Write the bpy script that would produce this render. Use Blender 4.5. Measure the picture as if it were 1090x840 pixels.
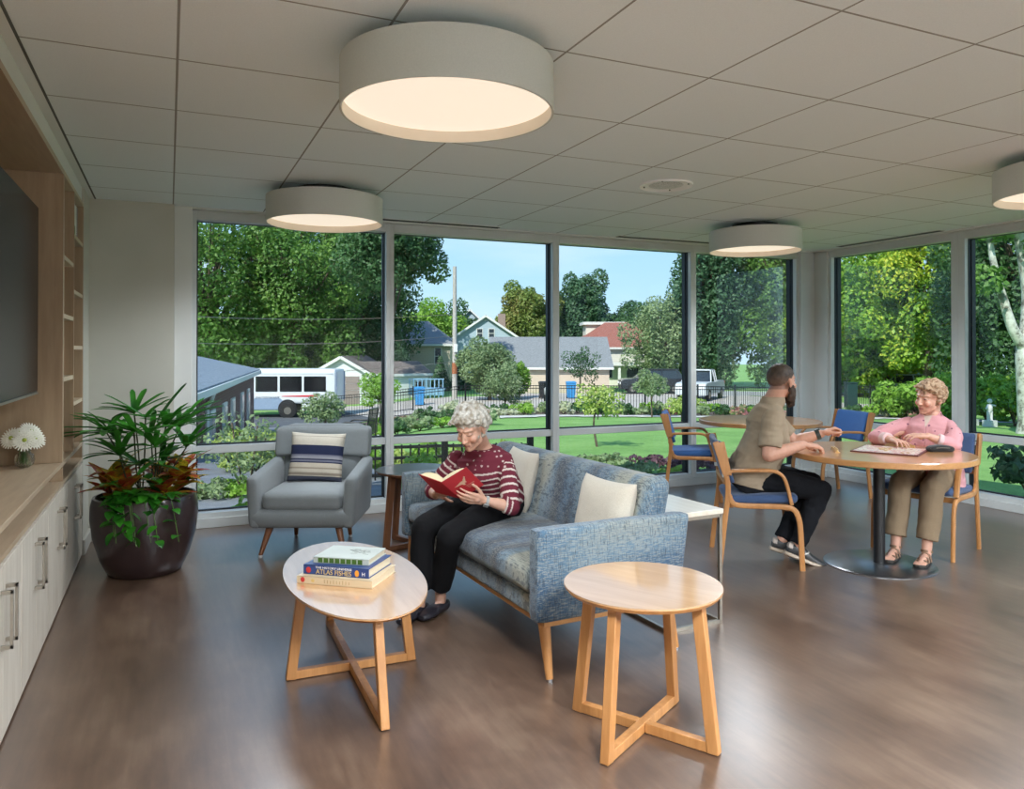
import bpy, bmesh, math, random
import numpy as np
from mathutils import Vector, Matrix, Quaternion, noise
PI = math.pi
S = bpy.context.scene
for o_ in list(bpy.data.objects):
    bpy.data.objects.remove(o_)
COL = S.collection
R = math.radians

# ---------------------------------------------------------------- camera
cam_d = bpy.data.cameras.new('camera')
cam = bpy.data.objects.new('camera', cam_d)
COL.objects.link(cam)
S.camera = cam
cam.location = (0, 0, 1.405)
cam.rotation_euler = (R(90) + 0.0077, 0, -0.4223)
cam_d.sensor_fit = 'HORIZONTAL'
cam_d.sensor_width = 36.0
cam_d.lens = 811.0 / 1090.0 * 36.0
cam_d.shift_x = (545.0 - 544.2) / 1090.0
cam_d.shift_y = -(420.0 - 367.8) / 1090.0
cam_d.clip_start = 0.05
cam_d.clip_end = 600

# ---------------------------------------------------------------- light and exposure
S.view_settings.view_transform = 'Standard'
S.view_settings.look = 'None'
S.view_settings.exposure = 0.14
S.view_settings.gamma = 1.0
S.view_settings.use_curve_mapping = False
S.cycles.use_denoising = True
S.cycles.max_bounces = 9
S.cycles.diffuse_bounces = 5
S.cycles.glossy_bounces = 3
S.cycles.transmission_bounces = 6
S.cycles.transparent_max_bounces = 12
S.cycles.sample_clamp_indirect = 6
S.cycles.caustics_reflective = False
S.cycles.caustics_refractive = False

SUN_STRENGTH = 5.2
SKY_STRENGTH = 1.12
LAMP_POWER = 190.0
FILL_LAMP_POWER = 1050.0
DIFFUSER = 0.80

sun_d = bpy.data.lights.new('sun', 'SUN')
sun_d.energy = SUN_STRENGTH
sun_d.angle = R(0.6)
sun_d.color = (1.0, 0.95, 0.86)
sun = bpy.data.objects.new('sun', sun_d)
COL.objects.link(sun)
sun.location = (-30, -20, 40)
sun.rotation_euler = Vector((0.70, 0.52, -0.82)).to_track_quat('-Z', 'Y').to_euler()

world = bpy.data.worlds.new('sky')
S.world = world
world.use_nodes = True
wn = world.node_tree
wn.nodes.clear()
w_out = wn.nodes.new('ShaderNodeOutputWorld')
w_bg = wn.nodes.new('ShaderNodeBackground')
w_tc = wn.nodes.new('ShaderNodeTexCoord')
w_sep = wn.nodes.new('ShaderNodeSeparateXYZ')
w_ramp = wn.nodes.new('ShaderNodeValToRGB')
w_noise = wn.nodes.new('ShaderNodeTexNoise')
w_map = wn.nodes.new('ShaderNodeMapping')
w_cr = wn.nodes.new('ShaderNodeValToRGB')
w_mix = wn.nodes.new('ShaderNodeMixRGB')
wn.links.new(w_tc.outputs['Generated'], w_sep.inputs[0])
wn.links.new(w_sep.outputs['Z'], w_ramp.inputs[0])
e = w_ramp.color_ramp.elements
e[0].position = 0.0; e[0].color = (0.60, 0.82, 0.98, 1)
e[1].position = 0.8; e[1].color = (0.13, 0.33, 0.72, 1)
m_ = e.new(0.10); m_.color = (0.47, 0.74, 0.95, 1)
m_ = e.new(0.28); m_.color = (0.31, 0.60, 0.90, 1)
wn.links.new(w_tc.outputs['Generated'], w_map.inputs[0])
w_map.inputs['Scale'].default_value = (1.6, 1.6, 6)
w_noise.inputs['Scale'].default_value = 2.2
w_noise.inputs['Detail'].default_value = 6
wn.links.new(w_map.outputs[0], w_noise.inputs[0])
wn.links.new(w_noise.outputs[0], w_cr.inputs[0])
w_cr.color_ramp.elements[0].position = 0.52
w_cr.color_ramp.elements[0].color = (0, 0, 0, 1)
w_cr.color_ramp.elements[1].position = 0.78
w_cr.color_ramp.elements[1].color = (0.5, 0.5, 0.5, 1)
wn.links.new(w_cr.outputs[0], w_mix.inputs[0])
wn.links.new(w_ramp.outputs[0], w_mix.inputs[1])
w_mix.inputs[2].default_value = (0.9, 0.95, 1, 1)
wn.links.new(w_mix.outputs[0], w_bg.inputs[0])
w_bg.inputs[1].default_value = SKY_STRENGTH
wn.links.new(w_bg.outputs[0], w_out.inputs[0])

# ---------------------------------------------------------------- naming and linking
def link(o, parent=None):
    COL.objects.link(o)
    if parent is not None:
        o.parent = parent
    return o

def tag(o, label=None, cat=None, group=None, kind=None):
    if label: o['label'] = label
    if cat: o['category'] = cat
    if group: o['group'] = group
    if kind: o['kind'] = kind
    return o

def thing(name, label, cat, loc=(0, 0, 0), rz=0.0, group=None):
    o = bpy.data.objects.new(name, None)
    o.empty_display_size = 0.1
    link(o)
    o.location = loc
    o.rotation_euler = (0, 0, rz)
    return tag(o, label, cat, group)

def kids(o):
    return [c for c in S.objects if c.parent == o]

def copy_tree(o, label=None, parent=None):
    c = o.copy()
    COL.objects.link(c)
    if parent is not None: c.parent = parent
    if label: c['label'] = label
    for k in kids(o):
        copy_tree(k, None, c)
    return c

# ---------------------------------------------------------------- materials
def lin(h):
    if isinstance(h, str):
        h = h.lstrip('#')
        c = [int(h[i:i + 2], 16) / 255 for i in (0, 2, 4)]
        return tuple((x / 12.92 if x <= 0.04045 else ((x + 0.055) / 1.055) ** 2.4) for x in c) + (1,)
    return tuple(h) + ((1,) if len(h) == 3 else ())

MATS = {}
class NT:
    def __init__(s, name):
        s.m = bpy.data.materials.new(name); s.m.use_nodes = True
        s.t = s.m.node_tree; s.n = s.t.nodes; s.b = s.n['Principled BSDF']
    def new(s, k, **kw):
        nd = s.n.new(k)
        for a, v in kw.items(): setattr(nd, a, v)
        return nd
    def l(s, a, b): s.t.links.new(a, b)
    def coord(s, scale=(1, 1, 1), kind='Object', rot=(0, 0, 0)):
        tc = s.new('ShaderNodeTexCoord'); mp = s.new('ShaderNodeMapping')
        mp.inputs['Scale'].default_value = scale
        mp.inputs['Rotation'].default_value = rot
        s.l(tc.outputs[kind], mp.inputs[0]); return mp.outputs[0]
    def noise(s, vec, scale=5, detail=3, rough=0.5):
        nd = s.new('ShaderNodeTexNoise')
        nd.inputs['Scale'].default_value = scale; nd.inputs['Detail'].default_value = detail
        nd.inputs['Roughness'].default_value = rough
        s.l(vec, nd.inputs['Vector']); return nd.outputs['Fac']
    def ramp(s, fac, stops, interp='LINEAR'):
        nd = s.new('ShaderNodeValToRGB'); nd.color_ramp.interpolation = interp
        el = nd.color_ramp.elements
        while len(el) > 2: el.remove(el[-1])
        el[0].position, el[0].color = stops[0][0], lin(stops[0][1])
        el[1].position, el[1].color = stops[-1][0], lin(stops[-1][1])
        for p, c in stops[1:-1]:
            q = el.new(p); q.color = lin(c)
        s.l(fac, nd.inputs[0]); return nd.outputs[0]
    def mix(s, fac, a, b, mode='MIX'):
        nd = s.new('ShaderNodeMixRGB', blend_type=mode)
        for i, v in ((0, fac), (1, a), (2, b)):
            if hasattr(v, 'node'): s.l(v, nd.inputs[i])
            elif i == 0: nd.inputs[0].default_value = v
            else: nd.inputs[i].default_value = lin(v)
        return nd.outputs[0]
    def math(s, op, a, b=0.0, c=None):
        nd = s.new('ShaderNodeMath', operation=op)
        for i, v in ((0, a), (1, b), (2, c)):
            if v is None: continue
            if hasattr(v, 'node'): s.l(v, nd.inputs[i])
            else: nd.inputs[i].default_value = v
        return nd.outputs[0]
    def bump(s, h, strength=0.2, dist=0.01):
        nd = s.new('ShaderNodeBump'); nd.inputs['Strength'].default_value = strength
        nd.inputs['Distance'].default_value = dist
        s.l(h, nd.inputs['Height']); s.l(nd.outputs[0], s.b.inputs['Normal'])
    def col(s, c):
        if hasattr(c, 'node'): s.l(c, s.b.inputs['Base Color'])
        else: s.b.inputs['Base Color'].default_value = lin(c)
    def set(s, **kw):
        for k, v in kw.items():
            k = {'rough': 'Roughness', 'metal': 'Metallic', 'coat': 'Coat Weight', 'coat_rough': 'Coat Roughness', 'spec': 'Specular IOR Level',
                 'sheen': 'Sheen Weight', 'sss': 'Subsurface Weight', 'trans': 'Transmission Weight', 'ior': 'IOR', 'alpha': 'Alpha',
                 'emis': 'Emission Strength'}[k]
            if hasattr(v, 'node'): s.l(v, s.b.inputs[k])
            else: s.b.inputs[k].default_value = v
        return s

def plain(name, c, rough=0.5, var=0.08, scale=8, **kw):
    """one colour with a faint procedural variation"""
    t = NT(name)
    n = t.noise(t.coord(), scale, 4)
    c = lin(c)
    lo = tuple(x * (1 - var) for x in c[:3]); hi = tuple(min(1, x * (1 + var)) for x in c[:3])
    t.col(t.ramp(n, [(0.3, lo), (0.7, hi)]))
    t.set(rough=rough, **kw)
    return t.m

def wood(name, a, b, rough=0.4, axis='z', scale=1.0, **kw):
    t = NT(name)
    sc = {'x': (1.2, 14, 14), 'y': (14, 1.2, 14), 'z': (14, 14, 1.2)}[axis]
    sc = tuple(v * scale for v in sc)
    v = t.coord(sc)
    n1 = t.noise(v, 1.0, 5, 0.65)
    v2 = t.coord(tuple(x * 3.2 for x in sc))
    n2 = t.noise(v2, 1.0, 3)
    f = t.math('ADD', t.math('MULTIPLY', n1, 0.7), t.math('MULTIPLY', n2, 0.3))
    t.col(t.ramp(f, [(0.32, a), (0.68, b)]))
    t.set(rough=rough, **kw)
    t.bump(n2, 0.05, 0.002)
    return t.m

def cloth(name, a, b, scale=300, rough=0.9, sheen=0.2):
    t = NT(name)
    v = t.coord()
    n = t.noise(v, scale, 2)
    n2 = t.noise(v, 9, 3)
    c = t.ramp(n, [(0.35, a), (0.65, b)])
    c = t.mix(t.math('MULTIPLY', n2, 0.35), c, a)
    t.col(c); t.set(rough=rough, sheen=sheen)
    t.bump(n, 0.25, 0.002)
    return t.m

def attr_mat(name, rough=0.6, scale=60, amt=0.12, sss=0.0, bump=0.15, **kw):
    t = NT(name)
    a = t.new('ShaderNodeAttribute'); a.attribute_name = 'tint'
    n = t.noise(t.coord(), scale, 3)
    dark = t.math('SUBTRACT', 1.0 + amt / 2, t.math('MULTIPLY', n, amt * 1.6))
    nd = t.new('ShaderNodeVectorMath', operation='SCALE')
    t.l(a.outputs['Color'], nd.inputs[0]); t.l(dark, nd.inputs['Scale'])
    t.l(nd.outputs[0], t.b.inputs['Base Color'])
    t.set(rough=rough, **kw)
    if sss:
        t.b.inputs['Subsurface Weight'].default_value = sss
        t.b.inputs['Subsurface Radius'].default_value = (0.012, 0.005, 0.003)
    if bump: t.bump(n, bump, 0.002)
    return t.m

# ---------------------------------------------------------------- geometry builder
def frame_mat(d, up=Vector((0, 0, 1))):
    d = Vector(d).normalized()
    if abs(d.dot(up)) > 0.98: up = Vector((0, 1, 0))
    x = d.cross(up).normalized(); y = x.cross(d).normalized()
    return x, y, d

class MB:
    def __init__(s): s.v = []; s.f = []; s.mi = []; s.cur = 0
    def add(s, vs, fs, M=None):
        o = len(s.v)
        if M is not None: vs = [M @ Vector(v) for v in vs]
        s.v += [tuple(v) for v in vs]
        s.f += [tuple(i + o for i in f) for f in fs]
        s.mi += [s.cur] * len(fs)
        return s
    def mat(s, i): s.cur = i; return s
    def box(s, c, d, M=None, ch=0.0):
        """box of centre c and full size d; ch chamfers the vertical and horizontal edges"""
        x, y, z = d[0] / 2, d[1] / 2, d[2] / 2
        if ch <= 0:
            vs = [(c[0] + a * x, c[1] + b * y, c[2] + e_ * z) for a in (-1, 1) for b in (-1, 1) for e_ in (-1, 1)]
            fs = [(0, 1, 3, 2), (4, 6, 7, 5), (0, 4, 5, 1), (2, 3, 7, 6), (0, 2, 6, 4), (1, 5, 7, 3)]
            return s.add(vs, fs, M)
        ch = min(ch, x * .98, y * .98, z * .98)
        bm = bmesh.new()
        pts = []
        for a in (-1, 1):
            for b in (-1, 1):
                for e_ in (-1, 1):
                    pts += [(c[0] + a * (x - ch), c[1] + b * (y - ch), c[2] + e_ * z), (c[0] + a * (x - ch), c[1] + b * y, c[2] + e_ * (z - ch)),
                            (c[0] + a * x, c[1] + b * (y - ch), c[2] + e_ * (z - ch))]
        vv = [bm.verts.new(p) for p in pts]
        bmesh.ops.convex_hull(bm, input=vv)
        bm.verts.ensure_lookup_table(); bm.verts.index_update()
        s.add([v.co.copy() for v in bm.verts], [tuple(v.index for v in f.verts) for f in bm.faces], M)
        bm.free(); return s
    def bx(s, x0, x1, y0, y1, z0, z1, M=None, ch=0.0):
        return s.box(((x0 + x1) / 2, (y0 + y1) / 2, (z0 + z1) / 2), (abs(x1 - x0), abs(y1 - y0), abs(z1 - z0)), M, ch)
    def rbox(s, c, d, r=0.03, n=8, puff=0.0, M=None, fn=None):
        """rounded box; puff swells the large faces"""
        hx, hy, hz = d[0] / 2, d[1] / 2, d[2] / 2
        r = min(r, hx, hy, hz)
        idx = {}; vs = []; fs = []
        def vert(i, j, k):
            key = (i, j, k)
            if key in idx: return idx[key]
            q = Vector(((i / n * 2 - 1) * hx, (j / n * 2 - 1) * hy, (k / n * 2 - 1) * hz))
            # finer spacing near the edges
            def m(t, h):
                t = t / h
                return h * math.copysign(1 - max(0.0, 1 - abs(t)) ** 1.5, t)
            q = Vector((m(q.x, hx), m(q.y, hy), m(q.z, hz)))
            inn = Vector((max(-hx + r, min(hx - r, q.x)), max(-hy + r, min(hy - r, q.y)), max(-hz + r, min(hz - r, q.z))))
            dv = q - inn
            if dv.length > 1e-9: q = inn + dv.normalized() * r
            if puff:
                a, b = q.x / hx, q.y / hy
                q.z *= 1 + puff * (1 - a * a) * (1 - b * b)
            if fn: q = Vector(fn(q))
            idx[key] = len(vs); vs.append(q + Vector(c)); return idx[key]
        for a in range(n):
            for b in range(n):
                fs.append((vert(a, b, 0), vert(a, b + 1, 0), vert(a + 1, b + 1, 0), vert(a + 1, b, 0)))
                fs.append((vert(a, b, n), vert(a + 1, b, n), vert(a + 1, b + 1, n), vert(a, b + 1, n)))
                fs.append((vert(a, 0, b), vert(a + 1, 0, b), vert(a + 1, 0, b + 1), vert(a, 0, b + 1)))
                fs.append((vert(a, n, b), vert(a, n, b + 1), vert(a + 1, n, b + 1), vert(a + 1, n, b)))
                fs.append((vert(0, a, b), vert(0, a, b + 1), vert(0, a + 1, b + 1), vert(0, a + 1, b)))
                fs.append((vert(n, a, b), vert(n, a + 1, b), vert(n, a + 1, b + 1), vert(n, a, b + 1)))
        return s.add(vs, fs, M)
    def cyl(s, p0, p1, r0, r1=None, n=20, caps=True, M=None):
        if r1 is None: r1 = r0
        p0, p1 = Vector(p0), Vector(p1)
        x, y, d = frame_mat(p1 - p0)
        vs = []
        for p, r in ((p0, r0), (p1, r1)):
            for i in range(n):
                a = 2 * PI * i / n
                vs.append(p + (x * math.cos(a) + y * math.sin(a)) * r)
        fs = [(i, (i + 1) % n, n + (i + 1) % n, n + i) for i in range(n)]
        if caps: fs += [tuple(range(n - 1, -1, -1)), tuple(range(n, 2 * n))]
        return s.add(vs, fs, M)
    def bar(s, p0, p1, w, h, w1=None, h1=None, up=(0, 0, 1), M=None):
        """rectangular bar from p0 to p1, w across and h along up"""
        p0, p1 = Vector(p0), Vector(p1)
        w1 = w if w1 is None else w1; h1 = h if h1 is None else h1
        x, y, d = frame_mat(p1 - p0, Vector(up))
        vs = []
        for p, a, b in ((p0, w, h), (p1, w1, h1)):
            for sx, sy in ((-1, -1), (1, -1), (1, 1), (-1, 1)):
                vs.append(p + x * sx * a / 2 + y * sy * b / 2)
        fs = [(3, 2, 1, 0), (4, 5, 6, 7), (0, 1, 5, 4), (1, 2, 6, 5), (2, 3, 7, 6), (3, 0, 4, 7)]
        return s.add(vs, fs, M)
    def sweep(s, path, sec, up=(1, 0, 0), M=None, scale=None):
        """sweep a closed 2-D section along a path; up stays the section's first axis"""
        path = [Vector(p) for p in path]; up = Vector(up); n = len(sec); vs = []; fs = []
        for i, p in enumerate(path):
            if i == 0: d = path[1] - p
            elif i == len(path) - 1: d = p - path[-2]
            else: d = (path[i + 1] - p).normalized() + (p - path[i - 1]).normalized()
            d.normalize()
            x = (up - d * up.dot(d)).normalized(); y = d.cross(x)
            k = scale[i] if scale else 1.0
            for a, b in sec: vs.append(p + x * a * k + y * b * k)
        for i in range(len(path) - 1):
            for j in range(n):
                fs.append((i * n + j, i * n + (j + 1) % n, (i + 1) * n + (j + 1) % n, (i + 1) * n + j))
        fs += [tuple(range(n - 1, -1, -1)), tuple(range((len(path) - 1) * n, len(path) * n))]
        return s.add(vs, fs, M)
    def tube(s, path, r, n=10, M=None, scale=None):
        sec = [(math.cos(2 * PI * i / n) * r, math.sin(2 * PI * i / n) * r) for i in range(n)]
        path = [Vector(p) for p in path]
        d = (path[-1] - path[0]).normalized() if (path[-1] - path[0]).length > 1e-6 else Vector((0, 0, 1))
        up = Vector((0, 0, 1)) if abs(d.z) < 0.8 else Vector((1, 0, 0))
        return s.sweep(path, sec, up, M, scale)
    def lathe(s, prof, c=(0, 0, 0), n=48, M=None, sx=1, sy=1, close=False):
        vs = []; fs = []; k = len(prof)
        for i in range(n):
            a = 2 * PI * i / n
            for r, z in prof: vs.append((c[0] + r * sx * math.cos(a), c[1] + r * sy * math.sin(a), c[2] + z))
        for i in range(n):
            for j in range(k - 1):
                a, b = i * k + j, ((i + 1) % n) * k + j
                fs.append((a, b, b + 1, a + 1))
        if close:
            fs += [tuple(i * k for i in range(n - 1, -1, -1)), tuple(i * k + k - 1 for i in range(n))]
        return s.add(vs, fs, M)
    def prism(s, poly, z0, z1, M=None):
        n = len(poly)
        vs = [(x, y, z0) for x, y in poly] + [(x, y, z1) for x, y in poly]
        fs = [tuple(range(n - 1, -1, -1)), tuple(range(n, 2 * n))] + [(i, (i + 1) % n, n + (i + 1) % n, n + i) for i in range(n)]
        return s.add(vs, fs, M)
    def hull(s, pts, M=None):
        bm = bmesh.new(); vv = [bm.verts.new(p) for p in pts]
        bmesh.ops.convex_hull(bm, input=vv)
        loose = [v for v in bm.verts if not v.link_faces]
        bmesh.ops.delete(bm, geom=loose, context='VERTS')
        bm.verts.index_update()
        s.add([v.co.copy() for v in bm.verts], [tuple(v.index for v in f.verts) for f in bm.faces], M)
        bm.free(); return s
    def ball(s, c, r, n=12, M=None):
        if not hasattr(r, '__len__'): r = (r, r, r)
        prof = [(max(math.sin(PI * i / n), 1e-4), -math.cos(PI * i / n)) for i in range(n + 1)]
        vs = []; fs = []; k = n + 1; m = n * 2
        for i in range(m):
            a = 2 * PI * i / m
            for q, z in prof: vs.append((c[0] + r[0] * q * math.cos(a), c[1] + r[1] * q * math.sin(a), c[2] + r[2] * z))
        for i in range(m):
            for j in range(n):
                a, b = i * k + j, ((i + 1) % m) * k + j
                fs.append((a, b, b + 1, a + 1))
        return s.add(vs, fs, M)
    def build(s, name, mats, parent=None, smooth=None, bevel=0.0, seg=2, loc=None, rot=None):
        me = bpy.data.meshes.new(name)
        me.from_pydata(s.v, [], s.f)
        me.validate(); 
        if not isinstance(mats, (list, tuple)): mats = [mats]
        for m in mats: me.materials.append(m)
        if len(mats) > 1 and len(me.polygons) == len(s.mi):
            me.polygons.foreach_set('material_index', s.mi)
        bm = bmesh.new(); bm.from_mesh(me)
        bmesh.ops.recalc_face_normals(bm, faces=bm.faces)
        bm.to_mesh(me); bm.free()
        o = bpy.data.objects.new(name, me)
        link(o, parent)
        if loc is not None: o.location = loc
        if rot is not None: o.rotation_euler = rot
        if bevel > 0:
            b = o.modifiers.new('bevel', 'BEVEL'); b.width = bevel; b.segments = seg; b.limit_method = 'ANGLE'; b.angle_limit = R(35)
            smooth = 40 if smooth is None else smooth
        if smooth:
            me.polygons.foreach_set('use_smooth', [True] * len(me.polygons))
            try: me.set_sharp_from_angle(angle=R(smooth))
            except Exception: pass
        me.update()
        return o

def cr(pts, n=8):
    """Catmull-Rom through points"""
    P = [Vector(p) for p in pts]; P = [P[0] * 2 - P[1]] + P + [P[-1] * 2 - P[-2]]; out = []
    for i in range(1, len(P) - 2):
        for k in range(n):
            t = k / n
            out.append(0.5 * ((2 * P[i]) + (P[i + 1] - P[i - 1]) * t + (2 * P[i - 1] - 5 * P[i] + 4 * P[i + 1] - P[i + 2]) * t * t + (3 * P[i] - P[i - 1] - 3 * P[i + 1] + P[i + 2]) * t ** 3))
    out.append(P[-2]); return out

def rsec(w, h, r=0.004, n=3):
    """rounded rectangle section"""
    out = []
    for cx_, cy_, a0 in ((w / 2 - r, h / 2 - r, 0), (-w / 2 + r, h / 2 - r, 90), (-w / 2 + r, -h / 2 + r, 180), (w / 2 - r, -h / 2 + r, 270)):
        for i in range(n): 
            a = R(a0 + 90 * i / (n - 1)); out.append((cx_ + r * math.cos(a), cy_ + r * math.sin(a)))
    return out

def text_mesh(txt, size, depth=0.0006, shear=0.0):
    cu = bpy.data.curves.new('writing', 'FONT'); cu.body = txt; cu.size = size; cu.extrude = depth; cu.shear = shear
    cu.align_x = 'CENTER'; cu.align_y = 'CENTER'
    t = bpy.data.objects.new('writing', cu); COL.objects.link(t)
    bpy.context.view_layer.update()
    me = bpy.data.meshes.new_from_object(t.evaluated_get(bpy.context.evaluated_depsgraph_get()))
    bpy.data.objects.remove(t); bpy.data.curves.remove(cu)
    return me

def writing(name, txt, size, mat, parent, M, depth=0.0006, label=None, width=None, shear=0.0):
    me = text_mesh(txt, size, depth, shear)
    if width:
        xs = [v.co.x for v in me.vertices]; k = width / (max(xs) - min(xs))
        for v in me.vertices: v.co.x *= k
    me.transform(M); me.materials.clear(); me.materials.append(mat)
    o = bpy.data.objects.new(name, me); link(o, parent)
    if label: o['label'] = label
    return o

def basis(x, y, z, o=(0, 0, 0)):
    M = Matrix.Identity(4)
    for i, v in enumerate((x, y, z)):
        for j in range(3): M[j][i] = v[j]
    for j in range(3): M[j][3] = o[j]
    return M
# ================================================================= ROOM
CZ = 2.54
WY = 6.55      # inner face of the far glazing frames
RX = 6.75      # inner face of the right-hand glazing frames
LX = -0.54     # front plane of the built-in wall unit

def ceiling_mat():
    t = NT('ceiling_tiles')
    tc = t.new('ShaderNodeTexCoord'); sp = t.new('ShaderNodeSeparateXYZ'); t.l(tc.outputs['Object'], sp.inputs[0])
    def line(out, off, step, w):
        a = t.math('SUBTRACT', out, off); a = t.math('DIVIDE', a, step); a = t.math('ADD', a, 100.5)
        a = t.math('FRACT', a); a = t.math('SUBTRACT', a, 0.5); a = t.math('ABSOLUTE', a)
        return t.math('LESS_THAN', a, w / step / 2)
    lx = line(sp.outputs['X'], 0.0267, 0.672, 0.0095)
    ly = line(sp.outputs['Y'], 1.858, 0.684, 0.0095)
    ll = t.math('MAXIMUM', lx, ly)
    n = t.noise(tc.outputs['Object'], 180, 4, 0.7)
    c = t.ramp(n, [(0.3, (0.80, 0.86, 0.88)), (0.7, (0.87, 0.93, 0.95))])
    t.col(t.mix(ll, c, (0.30, 0.30, 0.28)))
    t.set(rough=0.95)
    t.bump(t.math('SUBTRACT', n, t.math('MULTIPLY', ll, 3.0)), 0.3, 0.003)
    return t.m

def floor_mat():
    t = NT('floor_vinyl')
    v = t.coord((1, 1, 1), rot=(0, 0, 0))
    br = t.new('ShaderNodeTexBrick')
    br.inputs['Scale'].default_value = 1.0
    br.inputs['Mortar Size'].default_value = 0.0012
    br.inputs['Brick Width'].default_value = 0.92; br.inputs['Row Height'].default_value = 0.46
    br.inputs['Bias'].default_value = 0.0
    br.inputs['Color1'].default_value = (0.42, 0.42, 0.42, 1); br.inputs['Color2'].default_value = (0.58, 0.58, 0.58, 1)
    br.inputs['Mortar'].default_value = (0.44, 0.44, 0.44, 1)
    t.l(v, br.inputs['Vector'])
    n1 = t.noise(t.coord((1.4, 0.7, 1)), 2.2, 8, 0.68)
    n2 = t.noise(t.coord((34, 3.0, 1)), 1.0, 4, 0.6)
    f = t.math('ADD', t.math('MULTIPLY', n1, 0.62), t.math('MULTIPLY', n2, 0.26))
    f = t.math('ADD', f, t.math('MULTIPLY', br.outputs['Color'], 0.16))
    t.col(t.ramp(f, [(0.36, '#46352b'), (0.52, '#5f4a3c'), (0.68, '#75604f')]))
    rg = t.math('ADD', t.math('MULTIPLY', n1, 0.16), 0.27)
    t.set(rough=rg, spec=0.5, coat=0.5, coat_rough=0.28)
    t.b.inputs['Coat IOR'].default_value = 1.9
    t.bump(n2, 0.06, 0.002)
    return t.m

M_ceil = ceiling_mat()
M_floor = floor_mat()
M_wall = plain('wall_paint', (0.56, 0.55, 0.48), 0.85, 0.03, 3)
M_wallw = plain('wall_paint_white', (0.72, 0.73, 0.70), 0.8, 0.02, 3)
M_trimw = plain('trim_paint', (0.55, 0.54, 0.49), 0.5, 0.03, 5)
M_frame = plain('window_frame_metal', (0.60, 0.62, 0.61), 0.42, 0.04, 4, metal=0.1)
M_gasket = plain('black_gasket', (0.012, 0.014, 0.018), 0.5, 0.1)
M_black = plain('black_metal', (0.012, 0.012, 0.013), 0.4, 0.1, 8)

def glass_mat(name='window_glass', tint=(0.94, 0.97, 0.97), refl=0.28):
    t = NT(name); t.n.remove(t.b)
    tr = t.new('ShaderNodeBsdfTransparent'); tr.inputs[0].default_value = tint + (1,)
    gl = t.new('ShaderNodeBsdfGlossy'); gl.inputs['Roughness'].default_value = 0.0
    fr = t.new('ShaderNodeFresnel'); fr.inputs[0].default_value = 1.45
    mx = t.new('ShaderNodeMixShader')
    t.l(t.math('MULTIPLY', fr.outputs[0], refl), mx.inputs[0]); t.l(tr.outputs[0], mx.inputs[1]); t.l(gl.outputs[0], mx.inputs[2])
    t.l(mx.outputs[0], t.n['Material Output'].inputs[0])
    return t.m
M_glass = glass_mat()

def struct(mb, name, mat, parent=None, **kw):
    o = mb.build(name, mat, parent, **kw)
    if parent is None: o['kind'] = 'structure'
    return o

YB = -2.4
struct(MB().bx(-1.0, 7.0, YB - 0.1, 6.74, -0.12, 0.0), 'floor', M_floor)
struct(MB().bx(-0.5, RX, YB, WY, CZ, CZ + 0.02), 'ceiling', M_ceil)
struct(MB().bx(-1.25, 7.15, YB - 0.2, 6.95, CZ + 0.02, CZ + 0.42), 'trim_9', M_wallw)
struct(MB().bx(-1.0, -0.862, YB, 6.0, 0, CZ + 0.02), 'wall_left', M_wall)
struct(MB().bx(-1.0, -0.538, 6.005, 6.44, 0, CZ + 0.02), 'wall_far_left', M_wall)
struct(MB().bx(-1.0, 0.035, 6.42, 6.74, 0, CZ + 0.02), 'wall_far', M_wall)
struct(MB().bx(-1.0, 7.0, YB - 0.12, YB, 0, CZ + 0.02), 'wall_back', plain('wall_paint_bounce', (0.84, 0.85, 0.84), 0.85, 0.02, 3))  # unseen wall, whitened to bounce light to ceiling and room
struct(MB().bx(RX, RX + 0.2, YB, -0.1, 0, CZ + 0.02), 'wall_right', M_wall)
# baseboard with a small cap on the stub wall
bb = MB().bx(-0.538, 0.05, 6.395, 6.42, 0, 0.105).bx(-0.538, 0.05, 6.404, 6.42, 0.105, 0.13)
bb.bx(-0.538, -0.52, 6.005, 6.4, 0, 0.105)
struct(bb, 'baseboard_far', M_trimw, bevel=0.004)
# soffit above the wall unit, with its dark reveal
struct(MB().bx(-0.86, -0.552, YB, 6.42, 2.425, CZ + 0.02), 'trim_1', M_wallw)
struct(MB().bx(-0.507, -0.497, YB, 6.42, CZ - 0.004, CZ + 0.01), 'trim_2', plain('reveal_dark', (0.1, 0.1, 0.09), 0.8))
struct(MB().bx(-0.552, -0.507, YB, 6.42, CZ - 0.003, CZ + 0.02), 'trim_10', M_wallw)
# casing between the stub wall and the first window
struct(MB().bx(0.035, 0.165, 6.47, 6.74, 0, CZ), 'trim_3', M_wallw, bevel=0.004)
struct(MB().bx(0.035, 0.165, 6.44, 6.47, 0, 0.11), 'baseboard_casing', M_trimw, bevel=0.004)
# bright closure strip where the ceiling meets the window head
struct(MB().bx(0.035, RX, WY - 0.07, WY + 0.15, CZ - 0.012, CZ + 0.01), 'trim_4', M_wallw)
struct(MB().bx(RX - 0.07, RX + 0.15, -0.1, WY, CZ - 0.012, CZ + 0.01), 'trim_5', M_wallw)

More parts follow.
